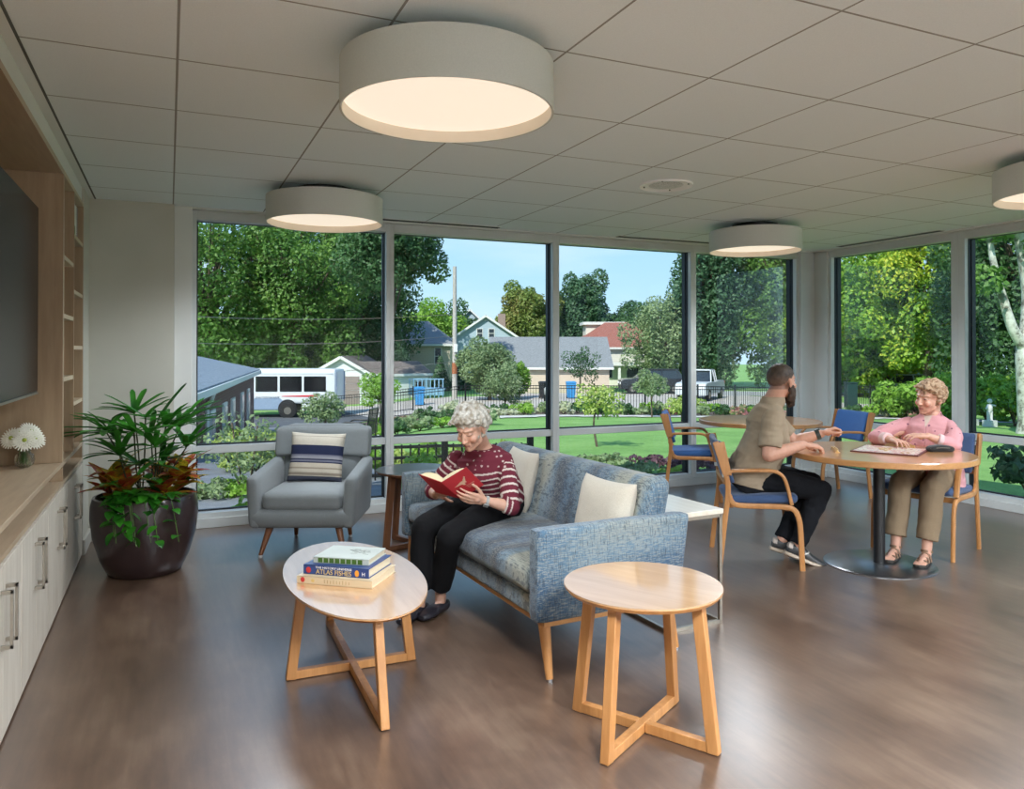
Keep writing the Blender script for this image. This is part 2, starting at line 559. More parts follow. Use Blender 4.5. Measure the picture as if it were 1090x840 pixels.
ZS, ZH, ZT0, ZT1 = 0.115, 2.455, 0.585, 0.645
def window(n, a0, a1, axis, m0=0.035, m1=0.035):
    """one glazed bay between a0 and a1 along x ('x', far wall) or y ('y', right wall); frame profiles around two panes"""
    def B(mb, s0, s1, d0, d1, z0, z1):
        if axis == 'x': mb.bx(s0, s1, WY + d0, WY + d1, z0, z1)
        else: mb.bx(RX + d0, RX + d1, s0, s1, z0, z1)
    f = MB(); D = 0.15
    B(f, a0, a0 + m0, 0, D, 0, CZ - 0.012); B(f, a1 - m1, a1, 0, D, 0, CZ - 0.012)
    B(f, a0 + m0, a1 - m1, 0.0, D, ZH, CZ - 0.012)
    B(f, a0 + m0, a1 - m1, 0.0, D, 0.0, ZS)
    B(f, a0 + m0, a1 - m1, 0.02, D, ZT0, ZT1)
    B(f, a0, a1, -0.03, 0.0, 0.0, 0.075)      # sill moulding at the floor
    o = f.build('window_%d' % n, M_frame, None, bevel=0.003); o['kind'] = 'structure'
    g = MB()
    for z0, z1 in ((ZS, ZT0), (ZT1, ZH)):
        s0, s1 = a0 + m0, a1 - m1; w = 0.012
        B(g, s0, s0 + w, 0.085, 0.115, z0, z1); B(g, s1 - w, s1, 0.085, 0.115, z0, z1)
        B(g, s0, s1, 0.085, 0.115, z0, z0 + w); B(g, s0, s1, 0.085, 0.115, z1 - w * .4, z1)
        # dark thermal break on the outer half of the uprights
        B(g, s1 - 0.004, s1, 0.05, 0.15, z0, z1); B(g, s0, s0 + 0.004, 0.05, 0.15, z0, z1)
    g.build('gasket', M_gasket, o)
    for z0, z1 in ((ZS, ZT0), (ZT1, ZH)):
        p = MB(); B(p, a0 + m0, a1 - m1, 0.098, 0.102, z0, z1)
        p.build('pane', M_glass, o)
XB = [0.165, 1.775, 3.42, 5.055, 6.52]
for i in range(4): window(i + 1, XB[i], XB[i + 1], 'x')
YBR = [6.33, 4.80, 3.20, 1.60, 0.0]
for i in range(4): window(i + 5, YBR[i + 1], YBR[i], 'y', 0.068, 0.068 if i else 0.03)
# corner column, two faces
cc = MB().bx(6.52, 6.92, WY - 0.04, 6.72, 0, CZ - 0.012).bx(RX - 0.03, 6.92, 6.33, WY, 0, CZ - 0.012)
cc.bx(6.50, 6.92, WY - 0.07, WY - 0.03, 0, 0.08).bx(RX - 0.06, RX - 0.03, 6.33, WY, 0, 0.08)
struct(cc, 'trim_6', M_frame, bevel=0.006)

# slot diffusers in the ceiling
M_slot = plain('slot_black', (0.006, 0.006, 0.006), 0.6, 0.1)
def slot(x0, x1, y0, y1, label):
    t = thing('slot_diffuser', label, 'air vent', ((x0 + x1) / 2, (y0 + y1) / 2, CZ), 0, 'linear slot diffusers along the window head')
    w, h = (x1 - x0) / 2, (y1 - y0) / 2
    MB().bx(-w, w, -h, h, -0.007, 0.002).build('slot', M_slot, t)
    f = MB()
    f.bx(-w - .006, w + .006, -h - .006, -h, -0.006, 0.0).bx(-w - .006, w + .006, h, h + .006, -0.006, 0.0)
    f.bx(-w - .006, -w, -h, h, -0.006, 0.0).bx(w, w + .006, -h, h, -0.006, 0.0)
    f.build('frame', M_wallw, t)
slot(1.60, 2.75, 6.36, 6.43, 'black slot air diffuser above the tall window with the utility pole')
slot(4.02, 5.35, 6.36, 6.43, 'black slot air diffuser left of the far round drum lamp')
slot(6.56, 6.63, 4.85, 6.05, 'black slot air diffuser running along the right hand glazing')

# round ceiling speaker
t = thing('ceiling_speaker', 'flat white round speaker grille set into the ceiling tiles', 'speaker', (3.09, 4.30, CZ))
M_white = plain('white_plastic', (0.94, 0.94, 0.93), 0.5, 0.02)
MB().lathe([(0.115, 0.0), (0.16, -0.002), (0.178, -0.012), (0.18, 0.0)], n=56).build('rim', M_white, t, smooth=50)
g = NT('speaker_grille'); vo = g.new('ShaderNodeTexVoronoi'); vo.inputs['Scale'].default_value = 160
g.l(g.coord(), vo.inputs['Vector']); g.col(g.ramp(vo.outputs['Distance'], [(0.2, (0.2, 0.2, 0.2)), (0.4, (0.75, 0.75, 0.74))])); g.set(rough=0.6)
MB().lathe([(0.0005, -0.012), (0.06, -0.011), (0.116, -0.004)], n=48).build('grille', g.m, t, smooth=50)
s_ = MB()
for i in range(4): MB().cyl((0.15 * math.cos(R(45 + 90 * i)), 0.15 * math.sin(R(45 + 90 * i)), -0.009), (0.15 * math.cos(R(45 + 90 * i)), 0.15 * math.sin(R(45 + 90 * i)), -0.002), 0.005, n=8).build('screw', M_black, t)

# drum lamps
M_drum = plain('lamp_drum_fabric', (0.62, 0.64, 0.60), 0.7, 0.04, 200)
M_druminner = plain('lamp_drum_inner', (0.85, 0.76, 0.64), 0.7, 0.02)
def emis(name, c, s):
    t = NT(name); t.col((0.3, 0.3, 0.3)); t.b.inputs['Emission Color'].default_value = lin(c); t.b.inputs['Emission Strength'].default_value = s
    return t.m
M_diff = emis('lamp_diffuser', (1.0, 0.84, 0.66), DIFFUSER)
def drum(x, y, label, power=LAMP_POWER):
    t = thing('drum_lamp', label, 'ceiling lamp', (x, y, CZ), 0, 'round drum lamps under the ceiling')
    r, zt, zb = 0.40, -0.062, -0.240
    MB().lathe([(r - 0.008, zt), (r, zt), (r, zb), (r - 0.008, zb), (r - 0.008, zt)], n=96).build('drum', M_drum, t, smooth=40)
    MB().lathe([(r - 0.009, zb + 0.001), (r - 0.009, zb + 0.05)], n=96).build('inner_band', M_druminner, t, smooth=40)
    MB().lathe([(0.0005, zb + 0.032), (0.25, zb + 0.034), (r - 0.03, zb + 0.045), (r - 0.009, zb + 0.048)], n=96).build('diffuser', M_diff, t, smooth=60)
    MB().lathe([(0.0005, zt + 0.004), (r - 0.008, zt + 0.004), (r - 0.008, zt)], n=64).build('top_plate', M_drum, t)
    MB().cyl((0, 0, zt), (0, 0, 0), 0.2, n=40).build('canopy', M_black, t)
    L = bpy.data.lights.new('lamp_light', 'SPOT'); L.energy = power; L.color = (0.86, 0.93, 1.0)
    L.spot_size = R(165); L.spot_blend = 0.6; L.shadow_soft_size = 0.36
    lo = bpy.data.objects.new('lamp_light', L); link(lo, t); lo.location = (0, 0, zb + 0.02)
drum(0.957, 2.715, 'largest drum lamp, nearest, over the oval coffee table')
drum(1.00, 5.42, 'drum lamp over the grey armchair, second in the left row')
drum(4.80, 5.34, 'small looking drum lamp in front of the corner column')
drum(4.80, 2.70, 'drum lamp cut by the right edge, above the seated lady in pink')
drum(0.957, 0.02, 'added fill drum lamp above the viewpoint, behind the nearest drum', FILL_LAMP_POWER)  # this and the next drums are unseen, added to brighten the room
drum(2.88, -1.0, 'added fill drum lamp at the rear of the room, in the middle', FILL_LAMP_POWER)
drum(4.80, 0.02, 'added fill drum lamp near the rear of the room by the right glazing', FILL_LAMP_POWER)
# ================================================================= BUILT-IN WALL UNIT
W_oak = wood('oak_laminate', '#9a8266', '#b59d7f', 0.5, 'z')
W_oakh = wood('oak_laminate_lengthwise', '#a58e74', '#bfab90', 0.42, 'y')
W_edge = wood('oak_edge', '#bba98d', '#cdbda2', 0.5, 'y')
W_pale = wood('pale_laminate', '#b9ae9e', '#d2cabd', 0.5, 'z', 1.4)
M_nickel = plain('brushed_nickel', (0.42, 0.38, 0.32), 0.35, 0.05, 30, metal=0.9)
M_dark = plain('dark_gap', (0.02, 0.018, 0.015), 0.8)
Y0 = 1.38
# back panel with its deep side panel
t = thing('media_wall_panel', 'tan wood panelling behind the television, with deep side panel', 'wall panel', (-0.86, Y0, 0.785))
MB().bx(0, 0.02, 0, 4.93 - Y0, 0.0, 1.61).build('back_panel', W_oak, t)
MB().bx(0.02, 0.32, 4.90 - Y0, 4.93 - Y0, 0.0, 1.61).build('side_panel', W_oak, t)
MB().bx(0, 0.32, 0, 4.93 - Y0, 1.61, 1.64).build('header_panel', W_oakh, t)
# bookcase: two columns
t = thing('bookcase', 'tall narrow built-in bookcase of tan wood between television and wall', 'bookcase', (-0.86, 4.93, 0.785))
f = MB()
f.bx(0.0, 0.32, 0.0, 0.025, 0, 1.615).bx(0.0, 0.32, 0.50, 0.525, 0, 1.615).bx(0.0, 0.32, 1.045, 1.07, 0, 1.615)
f.build('upright', W_oak, t)
MB().bx(0, 0.01, 0, 1.07, 0, 1.615).build('back', W_oak, t)
MB().bx(0, 0.32, 0.0, 1.07, 1.615, 1.64).build('top', W_edge, t)
for z in (1.94, 1.606, 1.246): MB().bx(0.01, 0.318, 0.025, 0.50, z - 0.785 - 0.012, z - 0.785 + 0.012).build('shelf', W_edge, t)
for z in (2.131, 1.78, 1.429, 1.076): MB().bx(0.01, 0.318, 0.525, 1.045, z - 0.785 - 0.012, z - 0.785 + 0.012).build('shelf', W_edge, t)
# counter
o = MB().bx(-0.86, LX, Y0, 5.998, 0.76, 0.7845).build('worktop', [W_oakh], None, bevel=0.002)
tag(o, 'long wooden worktop of the wall unit, below the television', 'worktop')
# open niche
t = thing('open_shelf_unit', 'low open wooden niche between worktop and cabinet doors', 'shelf', (-0.86, Y0, 0.655))
MB().bx(0, 0.32, 0, 4.618, 0, 0.022).build('shelf_board', W_oakh, t)
MB().bx(0, 0.01, 0, 4.618, 0.022, 0.105).build('back', W_oak, t)
for y in (0.0, 3.55, 4.593): MB().bx(0.01, 0.318, y, y + 0.025, 0.022, 0.105).build('divider', W_oak, t)
# base cabinets
def base_cab(y0, y1, doors, label):
    t = thing('base_cabinet', label, 'cabinet', (-0.86, y0, 0), 0, 'pale base cabinets of the wall unit')
    w = y1 - y0
    MB().bx(0, 0.30, 0.0, w, 0.0, 0.652).build('carcass', W_pale, t)
    dw = w / doors
    for k in range(doors):
        a, b = k * dw + 0.002, (k + 1) * dw - 0.002
        d = MB().bx(0.301, 0.32, a, b, 0.012, 0.636).build('door', W_pale, t, bevel=0.0015)
        hy = (b - 0.045) if (k == 0 and doors == 2) else (a + 0.045)
        if doors == 1: hy = b - 0.05
        h = MB().bx(0.349, 0.359, hy - 0.006, hy + 0.006, 0.348, 0.556)
        h.bx(0.32, 0.359, hy - 0.006, hy + 0.006, 0.348, 0.362).bx(0.32, 0.359, hy - 0.006, hy + 0.006, 0.542, 0.556)
        h.build('handle', M_nickel, d, bevel=0.001)
base_cab(1.39, 2.135, 2, 'pale wood base cabinet furthest from the windows')
base_cab(2.14, 2.875, 2, 'pale wood base cabinet, second from the camera end')
base_cab(2.88, 3.625, 2, 'pale wood base cabinet whose handles show at the left edge')
base_cab(3.63, 4.375, 2, 'pale wood base cabinet below the vase of white flowers')
base_cab(4.38, 5.125, 2, 'pale wood base cabinet, second from the planter')
base_cab(5.13, 5.998, 2, 'pale wood base cabinet next to the planter by the wall')

# television
M_screen = plain('tv_screen', (0.004, 0.005, 0.008), 0.22, 0.05, 1, spec=0.10)
t = thing('television', 'large black flat television on the wood panelling', 'television', (-0.635, 3.06, 1.185))
MB().bx(-0.045, -0.004, 0, 1.67, 0, 0.99).build('housing', M_black, t, bevel=0.004)
MB().bx(-0.004, 0.0, 0.008, 1.662, 0.012, 0.982).build('screen', M_screen, t)
MB().bx(-0.03, 0.001, 0.0, 1.67, -0.006, 0.004).build('bezel', M_nickel, t)
MB().bx(-0.18, -0.045, 0.6, 1.07, 0.25, 0.7).build('wall_mount', M_black, t)

# boxed set and spiral book on the top shelf
t = thing('storage_box', 'white box with green and black label on the top bookcase shelf', 'box', (-0.72, 5.50, 2.143))
MB().bx(0, 0.15, 0, 0.40, 0, 0.235).build('box', plain('white_card', (0.75, 0.75, 0.72), 0.6), t, bevel=0.002)
MB().bx(0.1505, 0.152, 0.05, 0.16, 0.02, 0.20).build('label_panel', plain('black_label', (0.02, 0.02, 0.02), 0.5), t)
MB().bx(0.1505, 0.152, 0.17, 0.28, 0.02, 0.09).build('label_panel', plain('green_label', (0.05, 0.2, 0.06), 0.5), t)
s_ = MB()
for i in range(16): s_.cyl((0.153, 0.36, 0.012 + i * 0.014), (0.153, 0.385, 0.012 + i * 0.014), 0.004, n=8)
s_.build('spiral_binding', plain('grey_card', (0.25, 0.25, 0.26), 0.5), t)

# vase and gerberas
def clear_glass():
    t = NT('clear_glass'); t.n.remove(t.b)
    g = t.new('ShaderNodeBsdfGlass'); g.inputs['IOR'].default_value = 1.45; g.inputs['Color'].default_value = (0.95, 0.99, 1, 1)
    tr = t.new('ShaderNodeBsdfTransparent'); lp = t.new('ShaderNodeMixShader'); lp.inputs[0].default_value = 0.5
    t.l(g.outputs[0], lp.inputs[1]); t.l(tr.outputs[0], lp.inputs[2]); t.l(lp.outputs[0], t.n['Material Output'].inputs[0])
    return t.m
VX, VY = -0.70, 4.77
o = MB().lathe([(0.001, 0.004), (0.03, 0.004), (0.052, 0.02), (0.060, 0.05), (0.055, 0.08), (0.036, 0.10), (0.034, 0.12), (0.040, 0.135),
                (0.037, 0.135), (0.031, 0.12), (0.033, 0.10), (0.051, 0.078), (0.056, 0.05), (0.049, 0.024), (0.028, 0.009), (0.001, 0.009)], n=40).build('vase', clear_glass(), None, smooth=60)
o.location = (VX, VY, 0.785); o.scale = (0.82, 0.82, 0.82); tag(o, 'small round clear glass vase on the worktop by the television', 'vase')
M_petal = plain('white_petal', (0.82, 0.82, 0.72), 0.6, 0.05, 60)
M_fl_c = plain('flower_centre', (0.35, 0.42, 0.06), 0.7, 0.2, 200)
M_stem = plain('green_stem', (0.10, 0.22, 0.04), 0.5)
rnd = random.Random(4)
def gerbera():
    t = thing('gerbera', 'white gerbera flower in the glass vase', 'flower', (0, 0, 0), 0, 'white gerberas in the glass vase')
    p = MB()
    for ring, (n, r, lift) in enumerate(((24, 0.060, 0.004), (20, 0.050, 0.010), (14, 0.034, 0.014))):
        for i in range(n):
            a = 2 * PI * (i + ring * .4) / n; c, s = math.cos(a), math.sin(a); w = 0.006
            q = [(0.010, -w * .4, 0.003), (r * .6, -w, lift), (r, -w * .3, lift * .5), (r, w * .3, lift * .5), (r * .6, w, lift), (0.010, w * .4, 0.003)]
            top = [(x * c - y * s, x * s + y * c, z) for x, y, z in q]; bot = [(x, y, z - 0.0012) for x, y, z in top]
            p.add(top + bot, [(0, 1, 2, 3, 4, 5), (11, 10, 9, 8, 7, 6)] + [(i_, 6 + i_, 6 + (i_ + 1) % 6, (i_ + 1) % 6) for i_ in range(6)])
    p.build('petals', M_petal, t)
    MB().ball((0, 0, 0.008), (0.011, 0.011, 0.007), 8).build('centre', M_fl_c, t, smooth=60)
    MB().cyl((0, 0, 0), (0, 0, -0.03), 0.005, 0.0025, n=8).build('stem', M_stem, t)
    return t
g0 = gerbera()
spots = [((0.05, -0.045, 0.20), 'front right white gerbera, facing the room'), ((0.01, -0.075, 0.195), 'white gerbera nearest the camera in the vase'),
         ((-0.03, 0.01, 0.235), 'topmost white gerbera in the glass vase'), ((0.055, 0.035, 0.205), 'white gerbera leaning toward the room'), ((-0.05, -0.05, 0.21), 'white gerbera nearest the panelling'),
         ((0.0, 0.065, 0.20), 'rear white gerbera leaning toward the bookcase'), ((0.03, -0.01, 0.245), 'white gerbera at the crown of the bunch')]
for i, (p, lb) in enumerate(spots):
    o = g0 if i == 0 else copy_tree(g0)
    o['label'] = lb
    o.location = (VX + p[0], VY + p[1], 0.785 + p[2] * 0.78)
    d = Vector((p[0] + .01, p[1] - .03, 0.045)); o.rotation_euler = d.to_track_quat('Z', 'Y').to_euler()
    st = MB().tube(cr([(0.0, 0.0, -0.02), tuple(o.rotation_euler.to_matrix().transposed() @ Vector((-p[0], -p[1], -p[2] * 0.78 + 0.10))),
                       tuple(o.rotation_euler.to_matrix().transposed() @ Vector((-p[0] * 1.3, -p[1] * 1.3, -p[2] * 0.78 + 0.02)))], 5), 0.0025, 6)
    st.build('stem', M_stem, o)

# ================================================================= PLANTER
M_pot = plain('planter_glaze', (0.032, 0.018, 0.018), 0.28, 0.06, 4, coat=0.4)
PX, PY = -0.135, 5.42
pl = thing('planter', 'big dark brown floor planter with palm, crotons and trailing vines', 'potted plant', (PX, PY, 0))
MB().lathe([(0.001, 0.0), (0.20, 0.0), (0.215, 0.008), (0.26, 0.10), (0.30, 0.24), (0.315, 0.36), (0.312, 0.44), (0.300, 0.49), (0.285, 0.492), (0.292, 0.44), (0.29, 0.40)], n=72).build('pot', M_pot, pl, smooth=50)
rn = random.Random(11)
ms = MB()
ms.lathe([(0.001, 0.455), (0.1, 0.452), (0.2, 0.445), (0.292, 0.42)], n=40)
for i in range(420):
    a = rn.uniform(0, 2 * PI); r = 0.285 * math.sqrt(rn.random()); z = 0.445 + rn.uniform(-0.005, 0.02)
    p = Vector((r * math.cos(a), r * math.sin(a), z)); q = [p + Vector((rn.uniform(-.03, .03), rn.uniform(-.03, .03), rn.uniform(-.01, .022))) for _ in range(2)]
    ms.tube([p, q[0], q[1]], 0.0018, 4)
ms.build('moss', plain('spanish_moss', (0.22, 0.19, 0.13), 0.95, 0.3, 60), pl)

def leafmat(name, stops, scale, rough=0.4, detail=2, trans=0.25):
    t = NT(name); c = t.ramp(t.noise(t.coord(), scale, detail), stops)
    t.col(c); t.set(rough=rough)
    out = t.n['Material Output']; tl = t.new('ShaderNodeBsdfTranslucent'); t.l(c, tl.inputs[0])
    mx = t.new('ShaderNodeMixShader'); mx.inputs[0].default_value = trans
    t.l(t.b.outputs[0], mx.inputs[1]); t.l(tl.outputs[0], mx.inputs[2]); t.l(mx.outputs[0], out.inputs[0])
    return t.m
M_palm = leafmat('palm_leaf', [(0.3, (0.012, 0.10, 0.015)), (0.7, (0.07, 0.34, 0.03))], 6)
M_croton = leafmat('croton_leaf', [(0.25, (0.03, 0.07, 0.01)), (0.42, (0.50, 0.27, 0.015)), (0.52, (0.35, 0.05, 0.02)), (0.62, (0.42, 0.055, 0.03)), (0.8, (0.14, 0.02, 0.02))], 16, 0.35)
M_croton_y = leafmat('croton_leaf_yellow', [(0.3, (0.05, 0.13, 0.01)), (0.5, (0.55, 0.38, 0.02)), (0.7, (0.10, 0.18, 0.01))], 45, 0.35)
M_pothos = leafmat('pothos_leaf', [(0.3, (0.015, 0.12, 0.012)), (0.7, (0.06, 0.32, 0.02))], 9, 0.3)

def leaf(mb, p, d, L, w, droop=0.3, shape='lance', fold=0.15, n=7, thick=0.0012):
    """one real leaf with midrib fold; d is its starting direction"""
    p = Vector(p); d = Vector(d).normalized()
    side = d.cross(Vector((0, 0, 1)))
    side = side.normalized() if side.length > 0.05 else Vector((1, 0, 0))
    vs = []; pos = p.copy(); dd = d.copy()
    for i in range(n + 1):
        t_ = i / n
        if shape == 'lance': k = math.sin(PI * min(1, t_ * 0.9 + 0.08)) ** 0.7
        elif shape == 'heart': k = (math.sin(PI * (t_ ** 0.62) * 0.985 + 0.015)) ** 0.8
        elif shape == 'strap': k = min(1, t_ * 7 + 0.25) * (1 if t_ < 0.85 else (1 - t_) / 0.15 * .7 + 0.3)
        else: k = math.sin(PI * t_ ** 0.8) ** 0.85 + 0.03
        up = side.cross(dd).normalized()
        for sx in (-1, 0, 1):
            vs.append(pos + side * sx * w * k / 2 + up * (abs(sx) * fold * w * k))
        pos = pos + dd * (L / n); dd = (dd + Vector((0, 0, -droop / n))).normalized()
    fs = []
    for i in range(n):
        for j in range(2):
            a = i * 3 + j; fs.append((a, a + 1, a + 4, a + 3))
    mb.add(vs, fs)

pf = MB(); rn = random.Random(5)
stems = MB()
# fan palm: several canes with palmate fans of strap leaflets
canes = [((-0.02, 0.0), (0.0, -0.02, 0.98), 1), ((0.06, 0.05), (0.12, 0.04, 0.92), 1), ((-0.08, 0.03), (-0.16, 0.03, 0.84), 1), ((0.02, -0.06), (0.06, -0.12, 0.80), 1),
         ((0.07, 0.0), (0.24, -0.03, 0.78), 1), ((-0.05, -0.05), (-0.14, -0.12, 0.76), 1), ((-0.03, 0.06), (-0.07, 0.10, 1.00), 1), ((0.05, 0.02), (0.20, 0.08, 0.90), 1),
         ((0.0, 0.02), (-0.22, -0.03, 0.90), 1), ((0.03, 0.0), (0.10, -0.05, 0.70), 1), ((-0.03, 0.0), (-0.06, -0.14, 0.90), 1), ((0.03, 0.03), (0.03, 0.02, 0.88), 1), ((-0.02, -0.03), (-0.03, -0.08, 0.68), 1)]
for (bx_, by_), tip, _ in canes:
    base = Vector((bx_, by_, 0.44)); tip = Vector(tip)
    stems.tube(cr([base, (base + tip) / 2 + Vector((rn.uniform(-.02, .02), rn.uniform(-.02, .02), 0.02)), tip], 5), 0.0045, 6)
    out = Vector((tip.x, tip.y, 0)); out = out.normalized() if out.length > 0.03 else Vector((rn.uniform(-1, 1), rn.uniform(-1, 1), 0)).normalized()
    side = out.cross(Vector((0, 0, 1)))
    n = rn.randint(8, 11)
    for i in range(n):
        a = R(-115 + 230 * i / (n - 1))
        el = rn.uniform(0.05, 1.5) * (1 - abs(a) / 5)
        d = out * math.cos(a) + side * math.sin(a) + Vector((0, 0, el))
        leaf(pf, tip, d, rn.uniform(0.20, 0.31), rn.uniform(0.030, 0.044), rn.uniform(0.2, 0.75), 'strap', 0.16)
for d, L in ((Vector((-1, -0.1, 0.2)), 0.42), (Vector((-0.9, 0.3, 0.32)), 0.40), (Vector((1, 0.1, 0.55)), 0.38), (Vector((0.9, -0.5, 0.35)), 0.38), (Vector((0.5, 0.2, 0.9)), 0.3)):
    for k in range(3):
        leaf(pf, Vector((0.02, 0, 0.86)) + d * 0.1, d + Vector((0, rn.uniform(-.15, .15), rn.uniform(-.1, .15))), L, 0.036, 0.35, 'strap', 0.2)
pf.build('palm_leaves', M_palm, pl, smooth=60)
stems.build('palm_stems', plain('palm_cane', (0.06, 0.07, 0.03), 0.7, 0.2, 40), pl, smooth=60)
cf = MB(); cy = MB()
for cx_, cy_, h in ((-0.20, -0.02, 0.56), (-0.12, -0.12, 0.55), (0.20, -0.05, 0.58), (0.22, 0.08, 0.60), (-0.18, 0.12, 0.60), (0.10, 0.16, 0.58), (0.12, -0.12, 0.52)):
    n = 14
    for i in range(n):
        a = i * 2.4 + rn.uniform(-.3, .3); el = rn.uniform(0.1, 1.2)
        d = Vector((math.cos(a), math.sin(a), el)); z = h + (i / n) * 0.10
        tgt = cf if rn.random() < 0.66 else cy
        leaf(tgt, (cx_, cy_, z - 0.06), d, rn.uniform(0.15, 0.25), rn.uniform(0.060, 0.085), rn.uniform(0.2, 0.7), 'oval', 0.12)
cf.build('croton_leaves', M_croton, pl, smooth=60)['label'] = 'red and bronze croton leaves'
cy.build('croton_leaves', M_croton_y, pl, smooth=60)['label'] = 'yellow speckled croton leaves'
vf = MB(); vs_ = MB()
for k in range(11):
    a = R(rn.uniform(-125, -55)); r0 = 0.20
    p0 = Vector((r0 * math.cos(a) * .8, r0 * math.sin(a) * .8, 0.47)); drop = rn.uniform(0.02, 0.30) * (1 if k % 3 else 1.05)
    rim = Vector((0.315 * math.cos(a), 0.315 * math.sin(a), 0.495)); lo = Vector((0.345 * math.cos(a + .1), 0.345 * math.sin(a + .1), 0.49 - drop))
    path = cr([p0, p0 * 0.4 + rim * 0.6 + Vector((0, 0, 0.045)), rim, lo], 7)
    vs_.tube(path, 0.002, 5)
    for q in path[2::2]:
        b = rn.uniform(0, 2 * PI)
        leaf(vf, q + Vector((0.01 * math.cos(a), 0.01 * math.sin(a), 0)), Vector((math.cos(a) * .6 + math.cos(b) * .7, math.sin(a) * .6 + math.sin(b) * .7, rn.uniform(-.5, .3))), rn.uniform(0.06, 0.095), rn.uniform(0.045, 0.065), 0.5, 'heart', 0.1)
for k in range(60):
    a = R(rn.uniform(-170, -10)); r0 = rn.uniform(0.05, 0.28)
    p0 = Vector((r0 * math.cos(a), r0 * math.sin(a), rn.uniform(0.47, 0.60)))
    b = rn.uniform(0, 2 * PI)
    leaf(vf, p0, Vector((math.cos(b), math.sin(b) - .3, rn.uniform(0, .8))), rn.uniform(0.07, 0.11), rn.uniform(0.05, 0.075), 0.7, 'heart', 0.1)
vf.build('vine_leaves', M_pothos, pl, smooth=60)
vs_.build('vine_stems', M_stem, pl)
# ================================================================= FURNITURE
W_beech = wood('beech', '#a8713f', '#c68f58', 0.35, 'z', 1.3)
W_beechy = wood('beech_rail', '#b07c4a', '#cc9862', 0.35, 'y', 1.3)
W_walnut = wood('walnut_stain', '#6b4226', '#86583a', 0.4, 'z', 1.3)
def gloss_wood(name, a, b, rough=0.10, ior=3.6, axis='y'):
    t = NT(name)
    sc = {'x': (2, 26, 10), 'y': (26, 2, 10)}[axis]
    n = t.noise(t.coord(sc), 1.0, 5, 0.6)
    t.col(t.ramp(n, [(0.3, a), (0.7, b)])); t.set(rough=0.35, coat=1.0, coat_rough=rough)
    t.b.inputs['Coat IOR'].default_value = ior
    return t.m
W_top = gloss_wood('lacquered_birch_top', '#bd8f5e', '#d2a678')
W_topdark = gloss_wood('lacquered_grey_top', '#4b4643', '#5d5753', 0.12, 3.2)
W_toptable = gloss_wood('lacquered_beech_top', '#b9834f', '#cc9762', 0.12, 3.2)
M_chrome = plain('chrome', (0.55, 0.55, 0.55), 0.15, 0.03, metal=1.0)
M_glide = plain('chair_glide', (0.5, 0.5, 0.5), 0.4)

def cross_table(label, cat, loc, rz, ax, ay, H, fx, fy, tx, ty, wood_m, top_m, rail_m=None, group=None, name='side_table'):
    """table with an oval top on two crossed trapezoid frames; fx, fy foot reach, tx, ty reach at the top"""
    t = thing(name, label, cat, loc, rz, group)
    th = 0.020
    rim = [(0.001, H), (1.0, H), (1.0, H - 0.006), (0.965, H - th), (0.001, H - th)]
    m = MB(); n = 96
    vs = []; k = len(rim)
    for i in range(n):
        a = 2 * PI * i / n
        for q, z in rim: vs.append((ax * q * math.cos(a), ay * q * math.sin(a), z))
    fs = []
    for i in range(n):
        for j in range(k - 1):
            a, b = i * k + j, ((i + 1) % n) * k + j; fs.append((a, b, b + 1, a + 1))
    m.add(vs, fs); m.build('tabletop', top_m, t, smooth=30)
    ri = MB()
    ri.lathe([(1.0, H - 0.0055), (1.0015, H - 0.007), (0.967, H - th - 0.0005), (0.5, H - th - 0.0008)], n=96, sx=ax, sy=ay)
    ri.build('rim', wood_m, t, smooth=30)
    # disc below the top that takes the legs
    MB().lathe([(0.001, H - th), (0.75, H - th), (0.72, H - th - 0.022), (0.001, H - th - 0.022)], n=64, sx=ax, sy=ay).build('apron', wood_m, t)
    for (fxx, txx, dx, dy) in ((fx, tx, 1, 0), (fy, ty, 0, 1)):
        for sgn in (-1, 1):
            foot = Vector((dx * sgn * fxx, dy * sgn * fxx, 0.0)); top = Vector((dx * sgn * txx, dy * sgn * txx, H - th - 0.002))
            q = MB().bar(foot, top, 0.034, 0.042, 0.034, 0.042, up=(dx * sgn, dy * sgn, 0))
            # bottom is cut level with the floor
            q.v = [(x, y, max(z, 0.0)) for x, y, z in q.v]
            q.build('leg', wood_m, t, bevel=0.003)
        z0 = 0.0 if dx else 0.0
        r = MB()
        if dx: r.bx(-fxx + 0.018, fxx - 0.018, -0.016, 0.016, 0.002, 0.038)
        else:
            r.bx(-0.016, 0.016, -fxx + 0.018, -0.0165, 0.002, 0.038).bx(-0.016, 0.016, 0.0165, fxx - 0.018, 0.002, 0.038)
        r.build('cross_rail', rail_m or wood_m, t, bevel=0.002)
    return t
cross_table('low oval birch coffee table with three stacked books on it', 'coffee table', (0.745, 3.37, 0), R(-1), 0.29, 0.61, 0.42, 0.265, 0.585, 0.215, 0.47, W_beech, W_top, name='coffee_table')
cross_table('round birch side table in front of the patterned sofa arm', 'side table', (1.605, 2.385, 0), R(30), 0.29, 0.29, 0.545, 0.275, 0.275, 0.215, 0.215, W_beech, W_top)
cross_table('round side table with dark grey top, between grey armchair and reading woman', 'side table', (1.635, 5.31, 0), R(20), 0.29, 0.29, 0.555, 0.265, 0.265, 0.215, 0.215, W_walnut, W_topdark)

